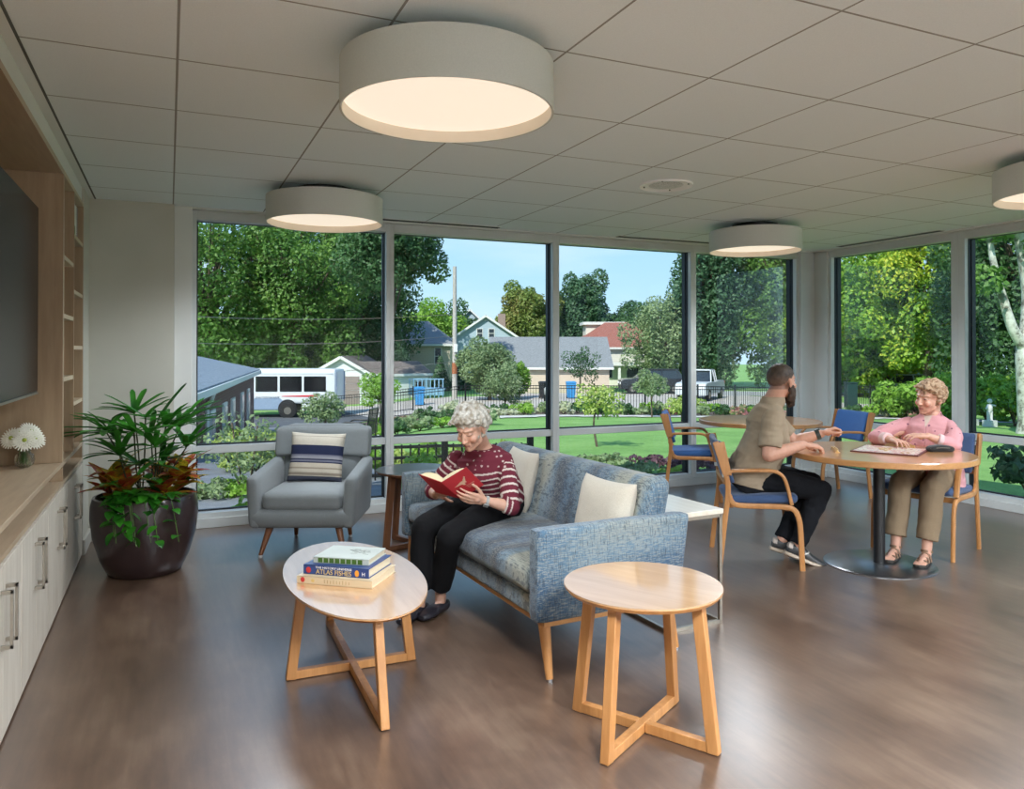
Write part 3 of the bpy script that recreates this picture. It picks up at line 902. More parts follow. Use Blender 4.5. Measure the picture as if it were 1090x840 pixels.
# console table behind the sofa
t = thing('console_table', 'slim pale topped console table on thin metal frame, behind the sofa', 'table', (2.26, 3.14, 0), R(2.5))
MB().bx(0, 0.365, 0, 1.15, 0.565, 0.59).build('tabletop', gloss_wood('pale_lacquer_top', '#d8cbb8', '#e6dccb', 0.25, 1.7), t, bevel=0.002)
r = 0.009
for (x, y) in ((0.015, 0.012), (0.35, 0.012), (0.015, 1.135), (0.35, 1.135)):
    MB().bx(x - r, x + r, y - r, y + r, 0.0, 0.565).build('leg', M_nickel, t, bevel=0.001)
f = MB()
for y in (0.012, 1.135): f.bx(0.015, 0.35, y - r, y + r, 0.0, 2 * r).bx(0.015, 0.35, y - r, y + r, 0.547, 0.565)
for x in (0.015, 0.35): f.bx(x - r, x + r, 0.012, 1.135, 0.0, 2 * r).bx(x - r, x + r, 0.012, 1.135, 0.547, 0.565)
f.build('rail', M_nickel, t)

# ---- sofa
def sofa_fabric():
    t = NT('sofa_weave')
    a = t.noise(t.coord((0.35, 2.4, 0.5)), 2.0, 2, 0.5)
    base = t.ramp(a, [(0.36, '#1f2e42'), (0.46, '#36546f'), (0.54, '#5d7789'), (0.64, '#8b8d82')])
    h1 = t.noise(t.coord((20, 200, 200)), 1.0, 2, 0.8)
    h2 = t.noise(t.coord((200, 20, 20)), 1.0, 2, 0.8)
    big = t.noise(t.coord((1.5, 3, 3)), 1.6, 2, 0.5)
    f1 = t.ramp(t.math('ADD', h1, t.math('MULTIPLY', t.math('SUBTRACT', big, 0.5), 0.22)), [(0.48, (0, 0, 0)), (0.56, (1, 1, 1))])
    f2 = t.ramp(t.math('SUBTRACT', h2, t.math('MULTIPLY', t.math('SUBTRACT', big, 0.5), 0.22)), [(0.52, (0, 0, 0)), (0.60, (1, 1, 1))])
    c = t.mix(t.math('MULTIPLY', f1, 0.42), base, '#aaa99b')
    c = t.mix(t.math('MULTIPLY', f2, 0.62), c, '#27323f')
    t.col(c); t.set(rough=0.9, sheen=0.2)
    t.bump(h1, 0.25, 0.002)
    return t.m
M_sofa = sofa_fabric()
sf = thing('sofa', 'two seat sofa in blue and cream woven fabric on wooden legs', 'sofa', (1.42, 2.89, 0), R(2.5))
Ls = 1.80
def arm(y0):
    m = MB()
    def fn(q):
        # back edge slants in toward the floor
        if q.x > 0: q.x += (q.z / 0.2) * 0.03 * (q.x / 0.4)
        return q
    m.rbox((0.395, y0 + 0.0425, 0.447), (0.79, 0.085, 0.396), 0.018, 8, fn=fn)
    return m.build('arm', M_sofa, sf, smooth=60)
arm(0.0); arm(Ls - 0.085)
MB().rbox((0.40, Ls / 2, 0.295), (0.74, Ls - 0.175, 0.09), 0.012, 8).build('seat_rail', M_sofa, sf, smooth=60)
MB().rbox((0.315, Ls / 2, 0.405), (0.62, Ls - 0.178, 0.125), 0.045, 14, puff=0.18).build('seat_cushion', M_sofa, sf, smooth=60)
def backfn(q):
    q.x += (q.z + 0.25) * 0.22
    return q
MB().rbox((0.585, Ls / 2, 0.56), (0.15, Ls - 0.09, 0.50), 0.055, 14, fn=backfn).build('backrest', M_sofa, sf, smooth=60)
b = MB().bx(0.04, 0.76, 0.015, Ls - 0.015, 0.228, 0.25); b.build('wooden_base', W_beechy, sf, bevel=0.003)
for x, y, dx, dy in ((0.06, 0.05, -0.0, -0.045), (0.72, 0.05, 0.05, -0.0), (0.06, Ls - 0.05, 0, 0.045), (0.72, Ls - 0.05, 0.05, 0.0)):
    l = MB().cyl((x, y, 0.23), (x + dx, y + dy, 0.012), 0.027, 0.016, 16).build('leg', W_beech, sf, smooth=40)
    MB().cyl((x + dx, y + dy, 0.014), (x + dx, y + dy, 0.0), 0.013, 0.013, 14).build('glide', M_chrome, l)

# ---- cushions
def pillow(name, label, w, h, th, mat, loc, rot, corner=0.12, group=None):
    """soft square cushion standing in its local x-z plane, thickness along y"""
    n = 26; vs = []; fs = []
    rn_ = random.Random(len(label))
    for side in (-1, 1):
        for i in range(n + 1):
            for j in range(n + 1):
                a, b = i / n * 2 - 1, j / n * 2 - 1
                k = (max(0, 1 - a ** 4) * max(0, 1 - b ** 4)) ** 0.55
                x = a * w / 2 * (1 - corner * (1 - b * b) * abs(a) ** 3 * 0.5); z = b * h / 2 * (1 - corner * (1 - a * a) * abs(b) ** 3 * 0.5)
                wr = 0.004 * noise.noise(Vector((a * 3, b * 3, side * 2)))
                vs.append((x, side * (th / 2 * k + 0.002) + wr * k, z + h / 2))
    m = (n + 1) ** 2
    for s_ in (0, 1):
        for i in range(n):
            for j in range(n):
                a = s_ * m + i * (n + 1) + j; q = (a, a + 1, a + n + 2, a + n + 1)
                fs.append(q if s_ else q[::-1])
    edge = [(i, 0) for i in range(n)] + [(n, j) for j in range(n)] + [(n - i, n) for i in range(n)] + [(0, n - j) for j in range(n)]
    for k in range(len(edge)):
        a = edge[k][0] * (n + 1) + edge[k][1]; b = edge[(k + 1) % len(edge)][0] * (n + 1) + edge[(k + 1) % len(edge)][1]
        fs.append((a, b, m + b, m + a))
    mb = MB(); mb.add(vs, fs); o = mb.build(name, mat, None, smooth=80)
    o.location = loc; o.rotation_euler = rot
    return tag(o, label, 'cushion', group)
M_cream = cloth('cream_linen', (0.48, 0.43, 0.35), (0.60, 0.55, 0.46), 350)
pillow('throw_pillow', 'small cream linen cushion on the sofa, by the near arm', 0.40, 0.33, 0.13, M_cream, (1.90, 3.20, 0.462), (R(-13), 0, R(-84)), 0.16)
pillow('throw_pillow', 'cream linen cushion on the sofa behind the reading woman', 0.38, 0.36, 0.11, M_cream, (1.88, 4.17, 0.462), (R(-14), 0, R(-92)), 0.12)
def stripes():
    t = NT('striped_cotton')
    tc = t.new('ShaderNodeTexCoord'); sp = t.new('ShaderNodeSeparateXYZ'); t.l(tc.outputs['Object'], sp.inputs[0])
    f = t.math('DIVIDE', sp.outputs['Z'], 0.36)
    cr_, nv, gy, tn = '#bdb6a8', '#162042', '#6d6f80', '#9c9080'
    c = t.ramp(f, [(0.0, '#4b4f60'), (0.10, '#cfc4b2'), (0.12, tn), (0.17, '#c9bfae'), (0.24, tn), (0.27, '#bfb5a4'), (0.36, nv), (0.385, gy), (0.42, nv), (0.445, '#8f8f97'), (0.50, gy), (0.53, nv), (0.72, cr_), (0.90, '#8d877b'), (0.912, cr_), (0.95, '#a39c8e'), (0.958, cr_), (1.0, cr_)], 'CONSTANT')
    n = t.noise(tc.outputs['Object'], 260, 2)
    t.col(t.mix(0.12, c, t.ramp(n, [(0.3, (0.1, 0.1, 0.1)), (0.7, (1, 1, 1))]), 'OVERLAY')); t.set(rough=0.9)
    t.bump(n, 0.3, 0.002); return t.m
# ---- armchair (local: x to the sitter's left as seen from the front, front is -y)
ac = thing('armchair', 'pale grey upholstered armchair with splayed brown legs by the window', 'armchair', (0.955, 5.60, 0), R(-24))
M_grey = cloth('grey_upholstery', '#6f7577', '#8b9193', 420, 0.9)
def acarm(sx):
    m = MB()
    def fn(q):
        # slimmer and slightly splayed toward the top; front bulges
        tz = (q.z + 0.19) / 0.38
        q.x += sx * 0.02 * tz
        q.x *= 1.0
        if q.z > 0: q.z += (q.y) * 0.10
        return q
    m.rbox((sx * 0.315, -0.02, 0.395), (0.085, 0.66, 0.38), 0.035, 10, fn=fn)
    return m.build('arm', M_grey, ac, smooth=80)
acarm(-1); acarm(1)
def shell(q):
    # boat-shaped bottom
    k = max(0, -q.z) / 0.06
    q.x *= 1 - 0.03 * k; q.y *= 1 - 0.04 * k
    return q
MB().rbox((0, -0.005, 0.268), (0.715, 0.70, 0.135), 0.05, 12, fn=shell).build('seat_shell', M_grey, ac, smooth=80)
MB().rbox((0, -0.055, 0.385), (0.545, 0.575, 0.125), 0.045, 14, puff=0.22).build('seat_cushion', M_grey, ac, smooth=80)
def acback(q):
    q.y += (q.z + 0.28) * 0.20
    return q
MB().rbox((0, 0.262, 0.56), (0.60, 0.14, 0.58), 0.05, 12, fn=acback).build('backrest', M_grey, ac, smooth=80)
def achead(q):
    q.y += (q.z + 0.09) * 0.20 - 0.03 * (q.x / 0.35) ** 2
    return q
MB().rbox((0, 0.318, 0.722), (0.71, 0.14, 0.225), 0.035, 14, fn=achead).build('head_rest', M_grey, ac, smooth=80)
for (x, y), (fx_, fy_) in (((-0.23, -0.24), (-0.285, -0.30)), ((0.23, -0.24), (0.285, -0.30)), ((-0.19, 0.24), (-0.205, 0.29)), ((0.19, 0.24), (0.205, 0.29))):
    l = MB().cyl((x, y, 0.22), (fx_, fy_, 0.015), 0.027, 0.014, 16).build('leg', W_walnut, ac, smooth=40)
    MB().cyl((fx_, fy_, 0.018), (fx_, fy_, 0.0), 0.015, 0.013, 14).build('glide', M_glide, l)
pw = Matrix.Rotation(R(-24), 3, 'Z') @ Vector((-0.01, 0.055, 0))
pillow('throw_pillow', 'cream cushion with navy and grey stripes on the grey armchair', 0.40, 0.36, 0.12, stripes(), (0.955 + pw.x, 5.60 + pw.y, 0.455), (R(-15), R(2), R(-24)), 0.10)

# ---- books on the coffee table
def book(label, cx_, cy_, z, w, d, h, rz, cover, pages, name='book'):
    """spine faces local -y; w along the spine, d deep"""
    t = thing(name, label, 'book', (cx_, cy_, z), rz)
    c = MB().bx(-w / 2, w / 2, -d / 2, d / 2, 0, 0.003).bx(-w / 2, w / 2, -d / 2, d / 2, h - 0.003, h)
    c.bx(-w / 2, w / 2, -d / 2, -d / 2 + 0.004, 0, h)
    c.build('cover', cover, t, bevel=0.001)
    MB().bx(-w / 2 + 0.005, w / 2 - 0.005, -d / 2 + 0.004, d / 2 - 0.005, 0.003, h - 0.003).build('page_block', pages, t)
    return t
M_page = plain('page_edges', (0.62, 0.55, 0.40), 0.8, 0.15, 300)
M_cov1 = plain('cream_cover', (0.62, 0.50, 0.33), 0.45, 0.05)
M_cov2 = plain('navy_cover', (0.022, 0.05, 0.18), 0.3, 0.08)
M_cov3 = plain('pale_grey_cover', (0.45, 0.48, 0.43), 0.4, 0.06)
M_gold = plain('gold_print', (0.62, 0.45, 0.16), 0.4)
M_wprint = plain('white_print', (0.8, 0.8, 0.78), 0.5)
M_red = plain('red_print', (0.5, 0.03, 0.03), 0.5)
BX, BY, BR = 0.7175, 3.335, R(-38)
b1 = book('large cream book at the bottom of the stack on the coffee table', BX - 0.004, BY - 0.006, 0.42, 0.345, 0.255, 0.032, BR, M_cov1, M_page)
b2 = book('thick dark blue atlas in the middle of the book stack', BX + 0.004, BY + 0.012, 0.452, 0.305, 0.235, 0.040, BR - R(1), M_cov2, M_page)
b3 = book('pale grey green book on top of the book stack', BX + 0.016, BY + 0.03, 0.492, 0.255, 0.20, 0.026, BR + R(2), M_cov3, M_page)
def on_spine(x, z, d): return Matrix.Translation((x, -d / 2 - 0.0006, z)) @ Matrix.Rotation(R(90), 4, 'X')
writing('spine_title', 'ATLAS FISHES', 0.028, M_gold, b2, on_spine(-0.01, 0.013, 0.235), width=0.165)
writing('spine_title', 'THE HISTORY UNIVERSE', 0.013, M_wprint, b2, on_spine(-0.01, 0.031, 0.235), width=0.17)
writing('spine_title', 'H', 0.022, M_wprint, b2, on_spine(0.128, 0.016, 0.235))
MB().ball((-0.128, -0.1178, 0.018), (0.012, 0.001, 0.013), 8).build('red_emblem', M_red, b2)
MB().ball((0.098, -0.1178, 0.018), (0.010, 0.001, 0.014), 8).build('orange_emblem', plain('orange_print', (0.75, 0.30, 0.03), 0.5), b2)
MB().ball((-0.145, -0.1278, 0.017), (0.010, 0.001, 0.011), 8).build('red_emblem', M_red, b1)
MB().ball((-0.098, -0.1278, 0.016), (0.008, 0.001, 0.007), 8).build('gold_emblem', M_gold, b1)
m = MB()
for i in range(9): m.bx(-0.045 + i * 0.014, -0.043 + i * 0.014, -0.1284, -0.1275, 0.008, 0.024 - (i % 3) * .002)
m.build('spine_lines', plain('tan_print', (0.35, 0.24, 0.12), 0.6), b1)
M_gr = plain('olive_green_print', (0.05, 0.12, 0.01), 0.4, 0.2)
m = MB()
for i in range(8): m.bx(-0.105 + i * 0.026, -0.084 + i * 0.026, -0.1008, -0.0998, 0.003, 0.023)
m.build('spine_panels', M_gr, b3)
m = MB(); rn = random.Random(3)
M_sk = plain('sketch_ink', (0.12, 0.13, 0.11), 0.7)
for i in range(16):
    x, y = rn.uniform(-0.02, 0.075), rn.uniform(-0.02, 0.05); a = rn.uniform(-.5, .5)
    m.bar((x, y, 0.0264), (x + 0.03 * math.cos(a), y + 0.02 * math.sin(a), 0.0264), 0.0016, 0.0006)
m.build('cover_sketch', M_sk, b3)

# ---- pedestal tables
M_base = plain('powder_coated_base', (0.02, 0.023, 0.027), 0.3, 0.05, 6, coat=1.0, coat_rough=0.28)
M_base.node_tree.nodes['Principled BSDF'].inputs['Coat IOR'].default_value = 2.7
def pedestal(label, loc, r=0.565, H=0.745):
    t = thing('pedestal_table', label, 'table', loc)
    MB().lathe([(0.001, H), (r - 0.004, H), (r, H - 0.004), (r, H - 0.034), (r - 0.004, H - 0.038), (0.001, H - 0.038)], n=110).build('tabletop', W_toptable, t, smooth=30)
    MB().lathe([(r + 0.0006, H - 0.004), (r + 0.0008, H - 0.034)], n=110).build('edge_band', W_beechy, t, smooth=30)
    MB().cyl((0, 0, 0.012), (0, 0, H - 0.05), 0.036, n=32).build('column', M_black, t, smooth=40)
    MB().lathe([(0.001, 0.014), (0.325, 0.014), (0.342, 0.006), (0.342, 0.0), (0.001, 0.0)], n=90).build('base_disc', M_base, t, smooth=30)
    MB().bx(-0.22, 0.22, -0.03, 0.03, H - 0.05, H - 0.038).bx(-0.03, 0.03, -0.22, -0.03, H - 0.05, H - 0.038).bx(-0.03, 0.03, 0.03, 0.22, H - 0.05, H - 0.038).build('bracket', M_black, t)
    return t
pedestal('round beech pedestal table between the bearded man and lady in pink', (4.28, 3.60, 0))
pedestal('round pedestal table behind the bearded man, near the corner column', (5.20, 5.73, 0))

# ---- bentwood armchairs (local: x right, +y front)
M_blue = cloth('blue_wool', '#27508a', '#3a6aa6', 380, 0.9)
M_blue2 = cloth('slate_blue_wool', '#2f4468', '#415a80', 380, 0.9)
def make_chair(label, fabric, loc, face, group='blue bentwood armchairs around the pedestal tables'):
    a = math.atan2(face[1], face[0]) - PI / 2
    t = thing('armchair', label, 'chair', loc, a, group)
    sec = rsec(0.024, 0.034, 0.006)
    for s in (-1, 1):
        x = s * 0.262
        MB().sweep(cr([(x, -0.265, 0.0), (x, -0.232, 0.30), (x, -0.212, 0.47), (x, -0.215, 0.56), (x, -0.245, 0.68), (x, -0.288, 0.815)], 6), sec, (1, 0, 0)).build('rear_leg', W_beech, t, smooth=45)
        MB().sweep(cr([(x, -0.205, 0.47), (x, -0.185, 0.425), (x, -0.13, 0.405), (x, 0.12, 0.405), (x, 0.195, 0.39), (x, 0.225, 0.34), (x, 0.238, 0.25), (x, 0.250, 0.0)], 6), sec, (1, 0, 0)).build('front_leg', W_beech, t, smooth=45)
        MB().sweep(cr([(x, -0.222, 0.60), (x, -0.19, 0.625), (x, -0.12, 0.632), (x, 0.05, 0.635), (x, 0.115, 0.615), (x, 0.150, 0.56), (x, 0.185, 0.42)], 6), rsec(0.036, 0.022, 0.006), (1, 0, 0)).build('armrest', W_beech, t, smooth=45)
    MB().bx(-0.25, 0.25, 0.15, 0.175, 0.375, 0.41).bx(-0.25, 0.25, -0.2, -0.175, 0.385, 0.415).build('cross_rail', W_beech, t, bevel=0.003)
    def sfn(q):
        q.z += 0.012 * (q.y / 0.22); return q
    MB().rbox((0, 0.005, 0.442), (0.495, 0.45, 0.062), 0.028, 12, puff=0.25, fn=sfn).build('seat', fabric, t, smooth=70)
    def bfn(q):
        q.y += -(q.z) * 0.30 - 0.022 * (1 - (q.x / 0.24) ** 2); return q
    MB().rbox((0, -0.222, 0.68), (0.49, 0.042, 0.275), 0.018, 12, fn=bfn).build('backrest', fabric, t, smooth=70)
    for s in (-1, 1):
        pf_ = MB()
        pf_.hull([(s * 0.279, y + dy, z) for y, z in ((-0.20, 0.60), (-0.245, 0.60), (-0.235, 0.70), (-0.26, 0.80), (-0.30, 0.80)) for dy in (0, 0.012)] + [(s * 0.275, y, z) for y, z in ((-0.19, 0.60), (-0.235, 0.82), (-0.31, 0.81))])
        pf_.build('back_side_plate', W_beech, t, bevel=0.002)
    k = MB().bx(-0.245, 0.245, -0.235, -0.215, 0.535, 0.56)
    k.build('back_rail', W_beech, t, bevel=0.003)
    MB().bx(-0.266, -0.235, -0.275, -0.255, 0.735, 0.76).bx(0.235, 0.266, -0.275, -0.255, 0.735, 0.76).bx(-0.266, -0.235, -0.245, -0.225, 0.585, 0.61).bx(0.235, 0.266, -0.245, -0.225, 0.585, 0.61).build('bracket', M_white, t, bevel=0.002)
    return t
make_chair('blue cushioned bentwood armchair the bearded man sits on', M_blue2, (3.64, 4.05, 0), (0.83, -0.55))
make_chair('bentwood armchair with slate blue cushion under the lady in pink', M_blue2, (4.93, 3.76, 0), (-0.95, -0.30))
make_chair('empty blue bentwood armchair left of the far pedestal table', M_blue, (4.64, 6.02, 0), (0.80, -0.60))
make_chair('empty blue bentwood armchair by the corner column and right glazing', M_blue, (5.93, 5.56, 0), (-0.97, 0.25))

# ---- things on the round table
BA = R(-22)
o = MB().box((0, 0, 0.004), (0.40, 0.40, 0.008)).build('game_board', plain('board_edge', (0.12, 0.03, 0.03), 0.5), None, bevel=0.001)
o.location = (4.36, 3.58, 0.745); o.rotation_euler = (0, 0, R(28)); tag(o, 'square board game with dark red edge on the round table', 'board game')
t_ = NT('board_squares'); ch = t_.new('ShaderNodeTexChecker'); ch.inputs['Scale'].default_value = 38
t_.l(t_.coord(), ch.inputs[0]); n_ = t_.noise(t_.coord(), 40, 2)
c_ = t_.ramp(n_, [(0.35, '#b04a50'), (0.45, '#d9cfc0'), (0.6, '#c8bfb2'), (0.68, '#5f7fa8')], 'CONSTANT')
t_.col(t_.mix(t_.math('MULTIPLY', ch.outputs['Fac'], 0.35), c_, '#e8dfd0')); t_.set(rough=0.3)
MB().box((0, 0, 0.0083), (0.375, 0.375, 0.0008)).build('playing_field', t_.m, o)
rn = random.Random(8); w_tile = plain('wooden_letter_tile', (0.60, 0.42, 0.22), 0.5)
M_tan = plain('rack_wood', (0.62, 0.40, 0.16), 0.4, 0.1)
for i, (x, y) in enumerate(((-0.09, 0.01), (-0.07, 0.01), (-0.05, 0.01), (-0.03, 0.01), (-0.03, 0.03), (-0.03, 0.05), (-0.01, 0.05), (0.01, 0.05), (0.03, 0.05), (0.05, 0.05), (0.03, 0.07), (0.03, 0.03), (0.03, 0.01), (0.05, 0.01), (0.07, 0.01), (-0.14, -0.1), (-0.12, -0.13))):
    p = Vector((x, y, 0)); p.rotate(Matrix.Rotation(R(28), 3, 'Z'))
    o = MB().box((0, 0, 0.002), (0.017, 0.017, 0.004)).build('letter_tile', w_tile, None)
    o.location = (4.36 + p.x, 3.58 + p.y, 0.7535); o.rotation_euler = (0, 0, R(28))
    tag(o, 'small wooden letter tile lying on the game board', 'game tile', 'letter tiles on the game board')
def rack(label, x, y, rz):
    t = thing('tile_rack', label, 'tile rack', (x, y, 0.745), rz)
    MB().prism([(-0.014, 0), (0.014, 0), (0.014, 0.004), (0.004, 0.006), (-0.004, 0.02), (-0.010, 0.02)], -0.095, 0.095, Matrix.Rotation(R(90), 4, 'X')).build('rack', M_tan, t, rot=None)
    ti = MB()
    for k in range(7): ti.box((0.003, -0.066 + k * 0.021, 0.016), (0.004, 0.018, 0.018), None)
    ti.build('letter_tiles', w_tile, t)
    return t
rack('wooden tile rack in front of the bearded man on the table', 4.02, 3.72, R(-38))
rack('wooden tile rack under the hands of the lady in pink', 4.60, 3.70, R(25) )
t = thing('glasses_case', 'black soft glasses case on the round table edge by the lady', 'glasses case', (4.63, 3.42, 0.745), R(-25))
def gfn(q):
    q.z = q.z if q.z < 0 else q.z * (1 - 0.35 * (q.x / 0.08) ** 2); return q
MB().rbox((0, 0, 0.021), (0.165, 0.075, 0.042), 0.02, 10, puff=0.15, fn=gfn).build('case', cloth('black_cloth', (0.008, 0.008, 0.009), (0.02, 0.02, 0.022), 300), t, smooth=70)
MB().tube(cr([(-0.078, -0.03, 0.024), (0, -0.040, 0.030), (0.078, -0.03, 0.024)], 8), 0.0016, 6).build('zip', M_nickel, t)
# ================================================================= PEOPLE
def V3(*a): return Vector(a)
def sculpt(name, mb, voxel, smooth, tint, mat, parent, folds=None, post=None):
    """melt overlapping closed shapes into one continuous surface, relax it, colour it"""
    me = bpy.data.meshes.new(name); me.from_pydata(mb.v, [], mb.f); me.validate()
    bm = bmesh.new(); bm.from_mesh(me); bmesh.ops.recalc_face_normals(bm, faces=bm.faces); bm.to_mesh(me); bm.free()
    o = bpy.data.objects.new(name + '_raw', me); COL.objects.link(o)
    r = o.modifiers.new('r', 'REMESH'); r.mode = 'VOXEL'; r.voxel_size = voxel; r.use_smooth_shade = True
    bpy.context.view_layer.update()
    dg = bpy.context.evaluated_depsgraph_get(); dg.update()
    out = bpy.data.meshes.new_from_object(o.evaluated_get(dg))
    bpy.data.objects.remove(o); bpy.data.meshes.remove(me)
    n = len(out.vertices); co = np.empty(n * 3); out.vertices.foreach_get('co', co); co = co.reshape(-1, 3)
    ed = np.empty(len(out.edges) * 2, dtype=np.int64); out.edges.foreach_get('vertices', ed); ed = ed.reshape(-1, 2)
    deg = np.bincount(ed.ravel(), minlength=n).astype(float)[:, None]; deg[deg == 0] = 1
    for it in range(smooth):
        acc = np.zeros_like(co)
        for k in range(3):
            acc[:, k] = np.bincount(ed[:, 0], co[ed[:, 1], k], n) + np.bincount(ed[:, 1], co[ed[:, 0], k], n)
        co = co * 0.45 + acc / deg * 0.55
    if folds or post:
        out.vertices.foreach_set('co', co.ravel()); out.update()
        nr = np.empty(n * 3); out.vertices.foreach_get('normal', nr); nr = nr.reshape(-1, 3)
        if folds:
            amp, sc = folds
            d = np.array([noise.noise(Vector((p[0] * sc[0], p[1] * sc[1], p[2] * sc[2]))) + 0.5 * noise.noise(Vector((p[0] * sc[0] * 2.3, p[1] * sc[1] * 2.3, p[2] * sc[2] * 2.3))) for p in co])
            co = co + nr * (d * amp)[:, None]
        if post: co = post(co, nr)
    out.vertices.foreach_set('co', co.ravel())
    if tint is not None:
        c = np.clip(tint(co), 0, 1)
        at = out.color_attributes.new('tint', 'FLOAT_COLOR', 'POINT')
        at.data.foreach_set('color', np.hstack([c, np.ones((n, 1))]).astype(np.float32).ravel())
    out.materials.clear(); out.materials.append(mat)
    out.polygons.foreach_set('use_smooth', [True] * len(out.polygons)); out.update(); out.name = name
    ob = bpy.data.objects.new(name, out); link(ob, parent)
    return ob

def loft(mb, secs, lat, n=28):
    """secs: (centre, half width along lat, half depth, [direction of depth])"""
    lat = Vector(lat).normalized(); vs = []; fs = []
    C = [Vector(s[0]) for s in secs]
    for i, s in enumerate(secs):
        d = (C[min(i + 1, len(C) - 1)] - C[max(i - 1, 0)]).normalized()
        l = (lat - d * lat.dot(d)).normalized(); dp = l.cross(d).normalized()
        for k in range(n):
            a = 2 * PI * k / n
            ca, sa = math.cos(a), math.sin(a)
            vs.append(C[i] + l * math.copysign(abs(ca) ** 0.85, ca) * s[1] + dp * math.copysign(abs(sa) ** 0.85, sa) * s[2])
    m = len(secs)
    for i in range(m - 1):
        for k in range(n): fs.append((i * n + k, i * n + (k + 1) % n, (i + 1) * n + (k + 1) % n, (i + 1) * n + k))
    fs += [tuple(range(n - 1, -1, -1)), tuple(range((m - 1) * n, m * n))]
    mb.add(vs, fs)
def cap(mb, p0, r0, p1, r1, n=14):
    mb.cyl(p0, p1, r0, r1, n); mb.ball(p0, r0, 8); mb.ball(p1, r1, 8)
def limb(mb, pts):
    for (p, r), (q, s) in zip(pts, pts[1:]): cap(mb, p, r, q, s)

def hand(mb, wrist, fwd, back, side, s=1.0, curls=(0.5, 0.55, 0.6, 0.65), thumb=(0.6, 0.5, 0.3), spread=0.05, tc=0.3):
    """palm, four unequal bent fingers and a thumb; back is the direction the back of the hand faces"""
    w = Vector(wrist); f = Vector(fwd).normalized(); b = Vector(back); b = (b - f * b.dot(f)).normalized()
    x = f.cross(b).normalized() * side
    kn = []
    for i, (o, l) in enumerate(((0.031, 0.088), (0.0105, 0.093), (-0.010, 0.089), (-0.030, 0.080))):
        k = w + (f * l + x * o + b * (0.004 if i in (1, 2) else 0.0)) * s; kn.append(k)
        cap(mb, w + (x * o * 0.55 + f * 0.012) * s, 0.0155 * s, k, 0.0105 * s, 10)
    mb.ball(w + f * 0.045 * s - b * 0.004 * s, (0.026 * s,) * 3, 8)
    tips = []
    for i, L in enumerate((0.074, 0.083, 0.076, 0.060)):
        d = (f + x * spread * (1.5 - i)).normalized(); p = kn[i]; c = curls[i]
        for seg, (fr, r0, r1, cc) in enumerate(((0.44, 0.0092, 0.0083, 0.75), (0.31, 0.0083, 0.0076, 1.15), (0.25, 0.0076, 0.0064, 0.8))):
            d = Matrix.Rotation(-c * cc, 3, (f.cross(b)).normalized()) @ d
            # turn toward the palm
            q = p + d * L * fr * s
            if (q - p).dot(b) > 0 and c > 0.05 and seg > 0: pass
            cap(mb, p, r0 * s, q, r1 * s, 10); p = q
        tips.append(p)
    p = w + (x * 0.024 + f * 0.018 - b * 0.004) * s
    d = (x * thumb[0] + f * thumb[1] - b * thumb[2]).normalized(); rr = (0.0145, 0.0112, 0.0098, 0.0078)
    for i, L in enumerate((0.040, 0.034, 0.027)):
        q = p + d * L * s; cap(mb, p, rr[i] * s, q, rr[i + 1] * s, 10); p = q
        d = (d + (f * 0.7 - x * 0.5) * tc).normalized()
    return kn, tips

